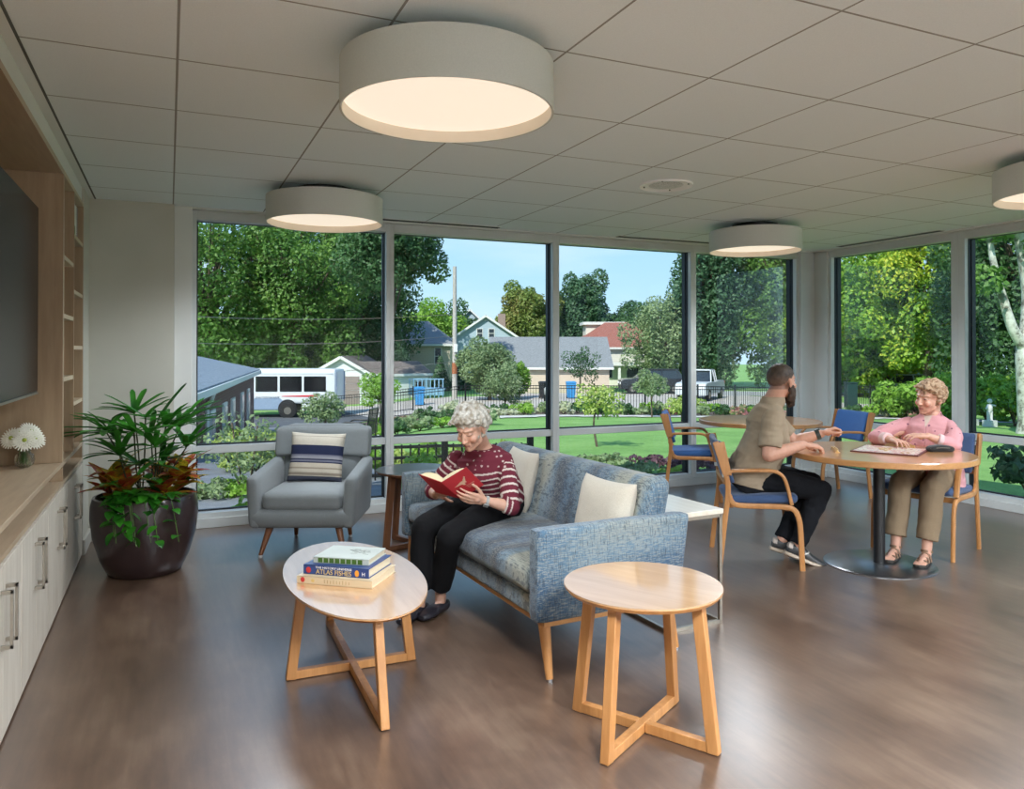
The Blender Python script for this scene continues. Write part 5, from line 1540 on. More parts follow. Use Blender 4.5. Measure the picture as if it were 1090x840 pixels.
    m.build('wristwatch', plain('watch_black', (0.03, 0.035, 0.03), 0.4, 0.1), P, bevel=0.002)
    return P
bearded_man()

# ----------------------------------------------------------------- the lady in pink
def lady_in_pink():
    P = thing('person', 'person with curly light hair, pink shirt and khaki trousers, seated at the round table', 'person', (0, 0, 0))
    skin = (0.66, 0.37, 0.27)
    F = V3(-0.93, -0.37, 0).normalized(); Rt = V3(F.y, -F.x, 0)
    hipC = V3(4.985, 3.735, 0.545); neck = V3(4.935, 3.715, 0.972); chest = V3(4.925, 3.715, 0.80)
    H = Head((4.905, 3.700, 1.075), (-0.97, 0.06, -0.10), (-0.05, -0.10, 1), 1.02)
    shR, shL = V3(4.830, 3.850, 0.905), V3(4.965, 3.565, 0.895)
    elR, elL = V3(4.640, 3.960, 0.785), V3(4.830, 3.470, 0.765)
    elR = V3(4.60, 3.90, 0.790)
    wrR, wrL = V3(4.560, 3.720, 0.795), V3(4.700, 3.560, 0.830)
    hipR, hipL = hipC + Rt * 0.085, hipC - Rt * 0.085
    knR, knL = V3(4.545, 3.650, 0.520), V3(4.630, 3.475, 0.505)
    anR, anL = V3(4.470, 3.630, 0.110), V3(4.550, 3.460, 0.110)
    b = MB(); H.skull(b, 1.02, 1.1); H.neck(b, neck + V3(0, 0, -0.01), 0.052)
    loft(b, [(hipC, 0.12, 0.10), (hipC + V3(-.01, 0, 0.12), 0.12, 0.10), (chest, 0.12, 0.09), (neck + V3(0, 0, -.05), 0.085, 0.06), (neck, 0.058, 0.054)], Rt)
    for sh, el, wr in ((shR, elR, wrR), (shL, elL, wrL)):
        limb(b, [(sh * 0.75 + chest * 0.25 + V3(0, 0, -0.03), 0.034), (el, 0.032), (el.lerp(wr, 0.35), 0.034), (el.lerp(wr, 0.8), 0.026), (wr, 0.023)])
    for hp, kn, an in ((hipR, knR, anR), (hipL, knL, anL)):
        limb(b, [(hp, 0.065), (kn, 0.045), (kn.lerp(an, 0.4), 0.044), (an, 0.032), (an + V3(-.005, 0, -0.045), 0.030)])
        limb(b, [(an + V3(0, 0, -0.050), 0.026), (an + F * 0.07 + V3(0, 0, -0.060), 0.026), (an + F * 0.125 + V3(0, 0, -0.070), 0.018)])
        for i in range(5):
            o_ = (i - 2) * 0.0145; lt = V3(-F.y, F.x, 0)
            cap(b, an + F * 0.125 + lt * o_ + V3(0, 0, -0.070), 0.009, an + F * (0.165 - abs(i - 1.2) * 0.006) + lt * o_ * 1.05 + V3(0, 0, -0.078), 0.008, 8)
    hand(b, wrR, V3(-0.35, -0.88, -0.06), V3(0.0, 0.0, 1), -1, 0.92, (0.25, 0.28, 0.3, 0.35), (0.5, 0.6, 0.1), 0.06)
    hand(b, wrL, V3(-0.72, 0.60, 0.02), V3(-0.20, -0.10, 1), 1, 0.92, (0.30, 0.33, 0.38, 0.42), (0.5, 0.6, 0.2), 0.05)
    def tint(co):
        C = np.tile(np.array(skin), (len(co), 1)); C = H.paint(co, C, skin, (0.50, 0.14, 0.13), (0.40, 0.25, 0.15), True, 0.4)
        return C
    sculpt('body', b, 0.0038, 4, tint, M_skin, P, folds=(0.001, (28, 28, 28)))
    h = MB(); H.ell(h, (0, -0.016, 0.045), (0.077, 0.093, 0.075), 14)
    H.curls(h, 320, (0.013, 0.018), 21, lambda x, y, z: not (y > 0.042 and z < 0.080) and z > -0.045 and not (abs(x) > 0.05 and y > 0.012 and z < 0.045), R3=(0.078, 0.098, 0.088), jit=0.005)
    for i in range(11): H.cp(h, (-0.05 + i * 0.010, 0.060, 0.098 - abs(i - 5) * 0.003), 0.013, (-0.052 + i * 0.0105, 0.080, 0.078 + (i % 3) * 0.005), 0.008)
    sculpt('hair', h, 0.0038, 3, hairfx((0.30, 0.17, 0.09), (0.60, 0.42, 0.27), 60), M_hair, P, post=flow(0.0065, 48))
    s = MB()
    loft(s, [(hipC + V3(-.01, 0, -0.085), 0.205, 0.165), (hipC + V3(-.005, 0.0, 0.0), 0.195, 0.160), (hipC + V3(-.03, 0, 0.10), 0.182, 0.150), (chest + V3(-0.02, -0.005, -0.03), 0.178, 0.140), (chest + V3(-.005, 0, 0.06), 0.172, 0.115), (neck + V3(0, 0, -.065), 0.150, 0.092), (neck + V3(0, 0, -.02), 0.078, 0.070)], Rt)
    for sh, el, wr, e in ((shR, elR, wrR, 0.72), (shL, elL, wrL, 0.62)):
        limb(s, [(sh * 0.8 + neck * 0.2 + V3(0, 0, -.034), 0.052), (sh.lerp(el, 0.35) + V3(0, 0, -.012), 0.053), (sh.lerp(el, 0.7), 0.053), (el + V3(0, 0, 0.0), 0.050)])
        en = el.lerp(wr, e); s.cyl(el, en, 0.053, 0.043, 20)
        s.cyl(el.lerp(wr, e - 0.16), en + (wr - el).normalized() * 0.004, 0.047, 0.046, 20)
    # open shirt collar
    for sx in (-1, 1):
        a = neck + Rt * sx * 0.012 + F * 0.075 + V3(0, 0, -0.055); c1 = neck + Rt * sx * 0.066 + F * 0.02 + V3(0, 0, 0.008); c2 = neck + Rt * sx * 0.085 + F * 0.070 + V3(0, 0, -0.060)
        c3 = neck + Rt * sx * 0.030 - F * 0.062 + V3(0, 0, 0.015)
        s.hull([p + d * 0.004 for p in (a, c1, c2) for d in (F, -F, V3(0, 0, 1))])
        s.hull([p + d * 0.004 for p in (c1, c3, c2 - F * 0.06 + V3(0, 0, .02), neck + Rt * sx * 0.05 - F * 0.06) for d in (F, -F, V3(0, 0, 1))])
    nn, ff, rr = np.array(neck), np.array(F), np.array(Rt)
    wl, el_ = np.array(wrL), np.array(elL); wr_, er_ = np.array(wrR), np.array(elR)
    def tsh(co):
        C = np.tile(np.array((0.66, 0.33, 0.35)), (len(co), 1))
        g = np.floor(co * 22); r1 = np.sin(g[:, 0] * 12.9 + g[:, 1] * 78.2 + g[:, 2] * 37.7) * 43758.5; r1 = r1 - np.floor(r1)
        off = np.stack([np.sin(r1 * 50), np.cos(r1 * 70), np.sin(r1 * 90)], 1) * 0.2
        d = np.linalg.norm((co * 22 - g - 0.5 - off) * np.array((1, 1, 0.8)), axis=1)
        C[(d < 0.15) & (r1 > 0.30)] = (0.16, 0.05, 0.10)
        q = co - nn; fr = q @ ff; la = q @ rr
        vee = (fr > 0.03) & (np.abs(la) < 0.032 + q[:, 2] * 0.32) & (q[:, 2] > -0.095) & (q[:, 2] < 0.0)
        C[vee] = (0.60, 0.50, 0.42)
        pl_ = (fr > 0.05) & (np.abs(la + 0.004) < 0.0022) & (q[:, 2] < -0.09)
        C[pl_] = (0.45, 0.20, 0.22)
        for w_, e_ in ((wl, el_), (wr_, er_)):
            dd, tt = seg_dist(co, e_, w_)
            C[(dd < 0.06) & (tt > 0.48)] = np.array((0.72, 0.52, 0.52))
        return C
    sculpt('shirt', s, 0.0042, 3, tsh, M_cloth_t, P, folds=(0.007, (9, 9, 15)))
    t = MB()
    loft(t, [(hipC + V3(0.02, 0.01, -0.065), 0.175, 0.12), (hipC + V3(0.0, 0.0, -0.02), 0.178, 0.13), (hipC + V3(0, 0, 0.05), 0.165, 0.12)], Rt)
    for hp, kn, an in ((hipR, knR, anR), (hipL, knL, anL)):
        limb(t, [(hp + V3(0, 0, -0.005), 0.090), (hp.lerp(kn, 0.5), 0.084), (kn + V3(0, 0, -0.01), 0.074)])
        t.cyl(kn + V3(0, 0, -0.01), kn.lerp(an, 0.5), 0.074, 0.070, 20); t.cyl(kn.lerp(an, 0.5), an + V3(0, 0, 0.055), 0.070, 0.066, 20)
    sculpt('trousers', t, 0.005, 3, flat((0.26, 0.19, 0.12)), M_cloth_t, P, folds=(0.008, (10, 10, 8)))
    # sandals
    M_sand = plain('sandal_leather', (0.26, 0.16, 0.10), 0.6, 0.1); M_sole = plain('sandal_sole', (0.03, 0.025, 0.02), 0.6)
    for an in (anR, anL):
        lt = V3(-F.y, F.x, 0); g = V3(an.x, an.y, 0.0155)
        out = [(-0.05, 0.0), (-0.045, 0.022), (0.0, 0.030), (0.07, 0.036), (0.13, 0.044), (0.165, 0.036), (0.182, 0.010), (0.18, -0.02), (0.15, -0.040), (0.07, -0.034), (0.0, -0.030), (-0.045, -0.022)]
        base = basis(F, lt, V3(0, 0, 1), g)
        so = MB().prism(out, 0.0, 0.018, base); so.build('sandal_sole', M_sole, P, bevel=0.003)
        st = MB()
        for a0, h_ in ((0.035, 0.070), (0.075, 0.055), (0.115, 0.042)):
            st.sweep(cr([g + F * a0 + lt * 0.037 + V3(0, 0, 0.016), g + F * (a0 - .004) + lt * 0.030 + V3(0, 0, h_ * .75), g + F * (a0 - .008) + V3(0, 0, h_), g + F * (a0 - .004) - lt * 0.030 + V3(0, 0, h_ * .75), g + F * a0 - lt * 0.037 + V3(0, 0, 0.016)], 6), rsec(0.020, 0.005, 0.002), F)
        st.sweep(cr([g - F * 0.0 + lt * 0.036 + V3(0, 0, 0.075), g - F * 0.040 + lt * 0.010 + V3(0, 0, 0.07), g - F * 0.040 - lt * 0.010 + V3(0, 0, 0.07), g - lt * 0.036 + V3(0, 0, 0.075), g + F * 0.035 + V3(0, 0, 0.083), g + lt * 0.036 + V3(0, 0, 0.075)], 6), rsec(0.016, 0.004, 0.0015), (0, 0, 1))
        st.build('sandal_straps', M_sand, P)
    return P
lady_in_pink()
# ================================================================= OUTDOORS
def sm(t):
    t = min(1.0, max(0.0, t)); return t * t * (3 - 2 * t)
def gz(x, y):
    r = math.hypot(x, y)
    z = -.12 - .045 * max(0, min(r, 40) - 7.5) - .004 * max(0, r - 40)
    z -= .65 * sm((r - 10) / 20) * sm((.38 - x / max(y, .1)) / .2)
    return z
def ground_grid(name, inside, mat, dz, x0, x1, y0, y1, step, kind='structure'):
    nx, ny = int((x1 - x0) / step), int((y1 - y0) / step); idx = {}; vs = []; fs = []
    def V(i, j):
        if (i, j) not in idx:
            x, y = x0 + i * step, y0 + j * step; idx[(i, j)] = len(vs); vs.append((x, y, gz(x, y) + dz))
        return idx[(i, j)]
    for i in range(nx):
        for j in range(ny):
            if inside is None or inside(x0 + (i + .5) * step, y0 + (j + .5) * step): fs.append((V(i, j), V(i + 1, j), V(i + 1, j + 1), V(i, j + 1)))
    m = MB(); m.add(vs, fs); o = m.build(name, mat, None, smooth=80); o['kind'] = kind
    return o
def grass_mat():
    t = NT('lawn_grass')
    v = t.coord()
    n = t.noise(v, 0.55, 5, 0.7); n2 = t.noise(v, 14, 5, 0.8)
    c = t.ramp(t.math('ADD', t.math('MULTIPLY', n, 0.5), t.math('MULTIPLY', n2, 0.5)), [(0.36, (0.11, 0.24, 0.045)), (0.5, (0.20, 0.38, 0.085)), (0.66, (0.32, 0.48, 0.15))])
    t.col(c); t.set(rough=0.95); t.bump(n2, 0.6, 0.05); return t.m
def speckle(name, stops, scale, rough=0.95, scale2=1.0):
    t = NT(name); v = t.coord(); n = t.noise(v, scale, 6, 0.75); n2 = t.noise(v, scale2, 3)
    t.col(t.ramp(t.math('ADD', t.math('MULTIPLY', n, 0.7), t.math('MULTIPLY', n2, 0.3)), stops)); t.set(rough=rough); t.bump(n, 0.4, 0.04); return t.m
M_grass = grass_mat()
M_mulch = speckle('mulch', [(0.38, (0.05, 0.035, 0.025)), (0.62, (0.20, 0.15, 0.11))], 9)
M_drive = speckle('alley_concrete', [(0.36, (0.42, 0.37, 0.33)), (0.64, (0.56, 0.51, 0.46))], 5, 0.9, 0.3)
M_path = speckle('pale_path', [(0.38, (0.55, 0.52, 0.46)), (0.62, (0.66, 0.63, 0.57))], 6)
M_patio = speckle('patio_stone_shaded', [(0.38, (0.13, 0.14, 0.16)), (0.62, (0.20, 0.21, 0.23))], 3)  # patio's shade painted in as a dark bluish stone colour
M_street = speckle('street_asphalt', [(0.38, (0.33, 0.33, 0.33)), (0.62, (0.44, 0.44, 0.44))], 8)
hole = lambda x, y: not (-1.4 < x < 7.2 and -3 < y < 6.9)
ground_grid('floor_lawn', hole, M_grass, 0, -60, 150, -30, 170, 1.0)
# curves across the site (world x -> y)
def lerp_tab(tab, x):
    for (a, b), (c, d) in zip(tab, tab[1:]):
        if a <= x <= c: return b + (d - b) * (x - a) / (c - a)
    return None
FEN = [(9.6, 35.0), (13, 34.3), (16.6, 33.0), (22.3, 28.6), (29.0, 28.8), (35.0, 28.0), (42, 25)]
PATH = [(4.8, 22.5), (8, 25.3), (13, 26.6), (18, 24.6), (22, 22.0), (26, 22.5), (29.5, 19.5), (31, 12)]
def arc_y(tab, x, y): 
    q = lerp_tab(tab, x); return None if q is None else y - q
def in_path(x, y):
    d = arc_y(PATH, x, y); return d is not None and abs(d) < 0.85
def in_bed(x, y):
    a = arc_y(PATH, x, y); b = arc_y(FEN, max(x, 9.6), y)
    return a is not None and b is not None and a > 0.8 and b < 0.6
def in_alley(x, y):
    b = arc_y(FEN, x, y)
    if b is None: return False
    return b > 0.9 and y < 50 - 0.30 * (x - 10) + (4 if x > 20 else 0) and x < 36
ground_grid('floor_path', in_path, M_path, 0.03, 3, 37, 5, 30, 0.4)
ground_grid('floor_bed', in_bed, M_mulch, 0.02, 4, 40, 16, 38, 0.5)
ground_grid('floor_alley', in_alley, M_drive, 0.025, 9, 38, 22, 60, 0.5)
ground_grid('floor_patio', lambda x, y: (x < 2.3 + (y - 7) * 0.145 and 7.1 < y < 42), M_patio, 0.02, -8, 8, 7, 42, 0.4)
ground_grid('floor_street', lambda x, y: abs((x - 36) * 0.55 + (y - 30) * 0.83 - 12) < 3.2 and x > 34, M_street, 0.03, 34, 110, -20, 60, 0.8)
ground_grid('floor_driveway', lambda x, y: x < 16 and 36 < y < 46 and x > 0 and not in_alley(x, y), speckle('dark_asphalt_shaded', [(0.38, (0.07, 0.075, 0.085)), (0.62, (0.12, 0.125, 0.135))], 4), 0.03, -6, 17, 35, 50, 0.6)  # dark asphalt, with the shade around the bus put into its colour

# ---- foliage
def fol_mat(name, stops, cscale=1.2, trans=0.35, fine=9):
    t = NT(name); v = t.coord(); n = t.noise(v, cscale, 2); n2 = t.noise(v, fine, 2)
    c = t.ramp(t.math('ADD', t.math('MULTIPLY', n, 0.5), t.math('MULTIPLY', n2, 0.5)), stops)
    t.col(c); t.set(rough=0.55)
    tl = t.new('ShaderNodeBsdfTranslucent'); t.l(c, tl.inputs[0]); mx = t.new('ShaderNodeMixShader'); mx.inputs[0].default_value = trans
    t.l(t.b.outputs[0], mx.inputs[1]); t.l(tl.outputs[0], mx.inputs[2]); t.l(mx.outputs[0], t.n['Material Output'].inputs[0]); return t.m
F_oak = fol_mat('leaves_oak_green', [(0.34, (0.051, 0.123, 0.026)), (0.5, (0.123, 0.261, 0.046)), (0.66, (0.275, 0.435, 0.087))], 0.3)
F_dark = fol_mat('leaves_deep_green', [(0.34, (0.026, 0.080, 0.029)), (0.66, (0.109, 0.232, 0.072))], 0.3)
F_bright = fol_mat('leaves_bright_green', [(0.34, (0.131, 0.290, 0.029)), (0.66, (0.348, 0.580, 0.072))], 0.3)
F_yel = fol_mat('leaves_turning_yellow', [(0.36, (0.087, 0.232, 0.029)), (0.52, (0.246, 0.450, 0.043)), (0.64, (0.652, 0.638, 0.058))], 0.35)
F_maple = fol_mat('leaves_turning_red', [(0.34, (0.116, 0.232, 0.043)), (0.55, (0.261, 0.319, 0.072)), (0.68, (0.464, 0.189, 0.116))], 0.25)
F_grey = fol_mat('leaves_grey_green', [(0.34, (0.145, 0.232, 0.102)), (0.66, (0.406, 0.507, 0.246))], 0.4)
F_serv = fol_mat('leaves_lime', [(0.34, (0.174, 0.290, 0.043)), (0.66, (0.652, 0.725, 0.203))], 2)
F_pine = fol_mat('needles_blue_green', [(0.34, (0.036, 0.102, 0.051)), (0.66, (0.131, 0.261, 0.116))], 1)
F_purple = fol_mat('leaves_purple', [(0.34, (0.072, 0.029, 0.051)), (0.66, (0.232, 0.116, 0.145))], 2)
F_hydr = fol_mat('blossom_cream', [(0.34, (0.435, 0.478, 0.232)), (0.66, (0.800, 0.800, 0.652))], 3)
F_pink = fol_mat('blossom_pink', [(0.4, (0.145, 0.246, 0.072)), (0.60, (0.725, 0.261, 0.290))], 3)
B_bark = speckle('bark_brown', [(0.38, (0.07, 0.05, 0.035)), (0.62, (0.20, 0.15, 0.11))], 14)
B_pale = speckle('bark_pale_mottled', [(0.42, (0.16, 0.15, 0.12)), (0.50, (0.50, 0.50, 0.43)), (0.62, (0.66, 0.66, 0.60))], 3.2, 0.8, 8)

def leaves_mesh(clumps, n, size, seed, flat_=0.0, elong=1.7):
    """n small leaf quads spread through the outer shells of the clumps (x, y, z, rx, ry, rz)"""
    rg = np.random.default_rng(seed); cl = np.array(clumps, float)
    w = (cl[:, 3] * cl[:, 5]) ** 1.0; k = rg.choice(len(cl), n, p=w / w.sum())
    d = rg.normal(size=(n, 3)); d /= np.linalg.norm(d, axis=1)[:, None]
    r = rg.uniform(0.62, 1.06, n) ** 0.8
    P = cl[k, :3] + d * cl[k, 3:6] * r[:, None]
    nr = d + rg.normal(size=(n, 3)) * 0.75 + np.array([0, 0, 0.35]); nr /= np.linalg.norm(nr, axis=1)[:, None]
    u = np.cross(nr, rg.normal(size=(n, 3))); u /= np.linalg.norm(u, axis=1)[:, None]
    v = np.cross(nr, u); s = size * rg.uniform(0.6, 1.3, n)[:, None]
    a, b = u * s * elong / 2, v * s / 2
    Q = np.empty((n, 4, 3)); Q[:, 0] = P - a; Q[:, 1] = P - b + nr * s * 0.12; Q[:, 2] = P + a; Q[:, 3] = P + b + nr * s * 0.12
    return Q.reshape(-1, 3)
def quads_obj(name, verts, mat, parent=None):
    n = len(verts); me = bpy.data.meshes.new(name)
    me.vertices.add(n); me.vertices.foreach_set('co', verts.astype(np.float32).ravel())
    me.loops.add(n); me.loops.foreach_set('vertex_index', np.arange(n, dtype=np.int32))
    me.polygons.add(n // 4); me.polygons.foreach_set('loop_start', np.arange(0, n, 4, dtype=np.int32))
    me.update(calc_edges=True); me.materials.append(mat)
    o = bpy.data.objects.new(name, me); link(o, parent); return o
def crown_clumps(rg, c, R3, n, cr_=(0.28, 0.45), bottom=-0.6):
    out = []
    for i in range(n):
        z = 1 - (1 - bottom) * (i + .5) / n; a = i * 2.39996 + rg.uniform(-.3, .3); q = math.sqrt(max(0, 1 - z * z))
        k = rg.uniform(0.45, 0.93); s = rg.uniform(*cr_)
        out.append((c[0] + q * math.cos(a) * R3[0] * k, c[1] + q * math.sin(a) * R3[1] * k, c[2] + z * R3[2] * k, R3[0] * s, R3[1] * s, R3[2] * s * .85))
    out.append((c[0], c[1], c[2], R3[0] * .5, R3[1] * .5, R3[2] * .5)); return out
def tree(label, x, y, top, R3, mat, n=9000, size=0.28, seed=1, name='tree', cat='tree', group=None, nc=26, trunk=0.22, cz=None, bark=None, bottom=-0.6, cr_=(0.28, 0.45), core=True, lean=0):
    if n >= 9000: nc = int(nc * 2.0); cr_ = (.15, .27)
    n = int(n * 2.2); size = size * .64
    rg = random.Random(seed); g = gz(x, y); t = thing(name, label, cat, (x, y, g), 0, group)
    H = top - g; cz = H - R3[2] if cz is None else cz
    cl = crown_clumps(rg, (0, 0, cz), R3, nc, cr_, bottom)
    quads_obj('crown', leaves_mesh(cl, n, size, seed), mat, t)
    m = MB(); base = Vector((0, 0, -0.1)); m.tube(cr([base, (rg.uniform(-.1, .1), rg.uniform(-.1, .1), cz * .5), (lean, 0, cz)], 5), trunk, 9, scale=[1.25 - 0.75 * i / 10 for i in range(11)])
    for q in cl[:max(4, nc // 3)]:
        z0 = cz * rg.uniform(.45, .8); m.tube(cr([(0, 0, z0), (q[0] * .45, q[1] * .45, (z0 + q[2]) / 2 + .1), (q[0], q[1], q[2])], 4), trunk * .38, 6, scale=[1 - .7 * i / 8 for i in range(9)])
    m.build('trunk', bark or B_bark, t, smooth=60)
    return t
def shrub(label, x, y, w, h, mat, n=700, size=0.07, seed=1, name='shrub', cat='shrub', group=None, d=None, nc=9, z=None, stems=True):
    rg = random.Random(seed); g = gz(x, y) if z is None else z; t = thing(name, label, cat, (x, y, g), 0, group)
    cl = crown_clumps(rg, (0, 0, h * .52), (w / 2, (d or w) / 2, h * .5), nc, (0.32, 0.5), -0.75)
    quads_obj('foliage', leaves_mesh(cl, n, size, seed), mat, t)
    m = MB()
    for i in range(5):
        q = cl[i]; m.tube(cr([(rg.uniform(-.04, .04), rg.uniform(-.04, .04), -0.03), (q[0] * .5, q[1] * .5, h * .35), (q[0] * .9, q[1] * .9, q[2])], 3), max(0.006, w * .012), 5)
    m.build('stems', B_bark, t); return t

NT_ = 'trees beyond the bus and garage'
tree('huge oak behind the brick building, leftmost of the big trees', 2.6, 60, 15.0, (8.5, 6.5, 8.4), F_oak, 15000, .30, 1, trunk=.4, nc=40, cz=8.2, bottom=-.85)
tree('tall airy oak with visible trunk behind the bus roof', 8.4, 58.5, 14.4, (6.0, 5, 7.9), F_oak, 12000, .27, 2, trunk=.35, nc=34, cz=7.6, bottom=-.95)
tree('dense dark tree behind the white garage, left of the first mullion', 14.6, 66.0, 16.5, (6.2, 5, 9.0), F_dark, 15000, .30, 3, trunk=.4, nc=40, cz=7.8, bottom=-.95)
tree('dark overhanging tree crown at the top of the first mullion', 13.15, 48.3, 12.2, (3.5, 3.2, 3.6), F_dark, 8000, .26, 4, trunk=.16, cz=10.0, nc=30)
tree('leafy understory tree between the blue house and the bus', 5.0, 64, 4.4, (4.6, 4, 3.6), F_bright, 8000, .26, 5, nc=24, bottom=-.9)
tree('low green tree behind the white garage gable', 12.5, 70, 5.0, (5, 4, 3.4), F_dark, 8000, .28, 52, nc=24, bottom=-.9)
tree('bright green tree behind the tan house', 25.5, 80, 6.9, (4.6, 4, 4.2), F_bright, 7000, .34, 6, bottom=-.9)
tree('pale leafless looking tree by the first mullion, above the tan house', 20.2, 80, 7.0, (2.6, 2.4, 3.8), F_grey, 2600, .26, 7, bottom=-.9)
tree('green tree behind the small white gabled house', 30.5, 86, 7.2, (4.4, 4, 4.2), F_dark, 6000, .34, 8, bottom=-.9)
tree('maple with reddish top behind the blue gabled house', 36.6, 77.5, 10.2, (4.6, 4.4, 6.2), F_maple, 11000, .34, 9, nc=34, bottom=-.9, trunk=.3)
tree('green tree right of the reddish maple', 41.2, 79, 6.6, (3.6, 3.4, 4.2), F_oak, 6000, .34, 10, bottom=-.9)
tree('upright blue green tree right of the second mullion', 42.6, 75, 10.7, (3.9, 3.9, 6.3), F_pine, 11000, .32, 11, nc=34, bottom=-.95, trunk=.3)
tree('dark spreading tree behind the red roofed building', 47.5, 74, 6.9, (4.6, 4.4, 4.2), F_dark, 8000, .34, 12, bottom=-.9)
tree('grey green willowy tree beside the dark car', 38.2, 52.6, 6.7, (4.6, 3.4, 4.8), F_grey, 9000, .22, 13, nc=30, bottom=-.95)
tree('feathery grey green tree left of the third mullion', 41.6, 51.5, 8.0, (3.1, 3, 5.0), F_grey, 8000, .22, 14, nc=26, bottom=-.95)
tree('very tall dense evergreen beyond the corner, left half', 40.6, 50.5, 15.2, (4.0, 4, 9.0), F_pine, 14000, .30, 15, nc=44, bottom=-.97, trunk=.4, cz=8.2)
tree('very tall broad green tree left of the corner column', 46.4, 47.0, 14.2, (5.0, 5, 8.6), F_oak, 16000, .30, 16, nc=44, bottom=-.97, trunk=.4, cz=7.4)
tree('green and yellow tree right of the corner column', 43.0, 38.0, 7.6, (4.6, 4.4, 5.0), F_yel, 10000, .27, 17, nc=32, bottom=-.95)
tree('large yellowing tree filling the window behind the lady in pink', 43.5, 32.8, 11.4, (6.0, 5.6, 6.6), F_yel, 16000, .27, 18, nc=44, bottom=-.95, trunk=.35, cz=6.6)
tree('tall dark tree behind the pale barked tree', 41.5, 25.5, 12.6, (5.5, 5.2, 7.4), F_dark, 13000, .27, 19, nc=40, bottom=-.95, trunk=.35, cz=6.8)
tree('shady tree at the right edge beyond the hedge', 41.5, 19.5, 12.0, (5.5, 5.2, 7.0), F_oak, 12000, .27, 20, nc=36, bottom=-.95, trunk=.35, cz=6.6)
tree('distant tree between corner column and yellowing tree', 55, 45, 7.0, (5, 5, 5), F_dark, 6000, .36, 21, bottom=-.95)

# pale barked sycamore at the right edge
g = gz(22.6, 13.9); t = thing('sycamore_tree', 'tree with thick pale mottled forked trunk at the right edge', 'tree', (22.6, 13.9, g))
m = MB()
m.tube(cr([(0.15, 0, -0.1), (0.05, 0, 1.2), (-0.05, 0, 2.3), (0.15, 0, 3.4), (0.10, 0, 4.4), (-0.25, 0.1, 6.2), (-0.9, 0.3, 8.2)], 6), .36, 14, scale=[1.25, 1.12] + [1.0 - .012 * i for i in range(35)])
m.tube(cr([(-0.02, 0, 2.3), (-0.55, .1, 3.0), (-0.85, .2, 3.9), (-1.10, .3, 4.9), (-1.35, .3, 6.0)], 6), .15, 10, scale=[1.15 - .03 * i for i in range(25)])
m.tube(cr([(0.1, 0, 4.3), (0.9, .2, 5.6), (1.6, .3, 7.5)], 6), .2, 10, scale=[1 - .04 * i for i in range(13)])
m.tube(cr([(-.2, 0, 6.2), (-1.5, -.2, 7.2), (-2.6, -.2, 8.6)], 6), .14, 10, scale=[1 - .04 * i for i in range(13)])
m.build('trunk', B_pale, t, smooth=60)
cl = [(-1.2, .3, 6.2, .9, .9, .7), (-1.7, .2, 4.4, .55, .6, .45), (0.8, .4, 6.8, 1.6, 1.4, 1.2), (-1.8, 0, 8.2, 1.8, 1.6, 1.2), (1.8, .3, 8.2, 2, 2, 1.5), (0, .3, 9.6, 2.6, 2.4, 1.5), (2.2, .1, 5.0, .8, .8, .6), (-0.3, -.6, 5.4, .5, .5, .35)]
quads_obj('crown', leaves_mesh(cl, 7000, .16, 31), F_oak, t)

# ---- young garden trees
def young(label, x, y, top, w, mat, n, size, seed, trunk=.03, cz=None, h=None, group='young trees in the garden beds'):
    h = h or (top - gz(x, y)) * .6
    return tree(label, x, y, top, (w / 2, w / 2, h / 2), mat, n, size, seed, 'young_tree', 'tree', group, 14, trunk, cz, bottom=-.85)
young('young tree with lime yellow leaves on the lawn, left of the empty blue chair', 7.65, 12.9, 0.82, 1.05, F_serv, 480, .07, 41, .022, h=.75)
young('slim grey green sapling by the fence in front of the dark car', 16.8, 24.3, 0.75, 1.25, F_grey, 1500, .08, 42)
young('green sapling left of the first mullion beside the garage fence', 6.75, 26.5, 0.70, 1.4, F_bright, 1500, .09, 43)
young('bushy sapling in front of the utility pole hedge', 13.4, 30.6, 0.95, 1.9, F_grey, 1900, .1, 44, h=2.0)
young('slender sapling in front of the grey roofed garage', 17.8, 31.6, 1.75, 1.7, F_dark, 900, .09, 45, h=1.8)
young('lime leaved shrub tree by the third mullion', 12.2, 16.3, 0.30, 1.0, F_serv, 500, .07, 46, .022)
young('tall pale sapling in front of the bus', 4.45, 24.2, 0.20, 1.35, F_grey, 1300, .08, 47, h=1.2)
tree('big rounded bushy tree in front of the grey roofed garage', 17.9, 43.1, 2.0, (1.85, 1.7, 1.75), F_grey, 7000, .16, 48, cz=2.1, bottom=-.95, trunk=.12)
tree('green vine clad shrub tree at the left end of the grey garage', 20.6, 44.6, 0.9, (.8, .8, 1.2), F_bright, 1800, .14, 49, cz=1.3, bottom=-.95, trunk=.06)
for x, y, top, w, lb in ((16.6, 58.5, 3.2, 2.6, 'dark conifer left of the tan house'), (19.5, 57.0, 0.9, 1.5, 'left of the two small dark cedars by the tan house'), (21.0, 56.4, 1.3, 1.5, 'right of the two small dark cedars by the tan house')):
    g = gz(x, y); t = thing('conifer', lb, 'tree', (x, y, g)); H = top - g
    quads_obj('crown', leaves_mesh([(0, 0, H * (.12 + .8 * k), w / 2 * (1 - k) + .12, w / 2 * (1 - k) + .12, H * .14) for k in [i / 9 for i in range(10)]], 3500, .16, 55), F_pine, t)
    MB().cyl((0, 0, -.1), (0, 0, H * .8), .12, .04, 8).build('trunk', B_bark, t)

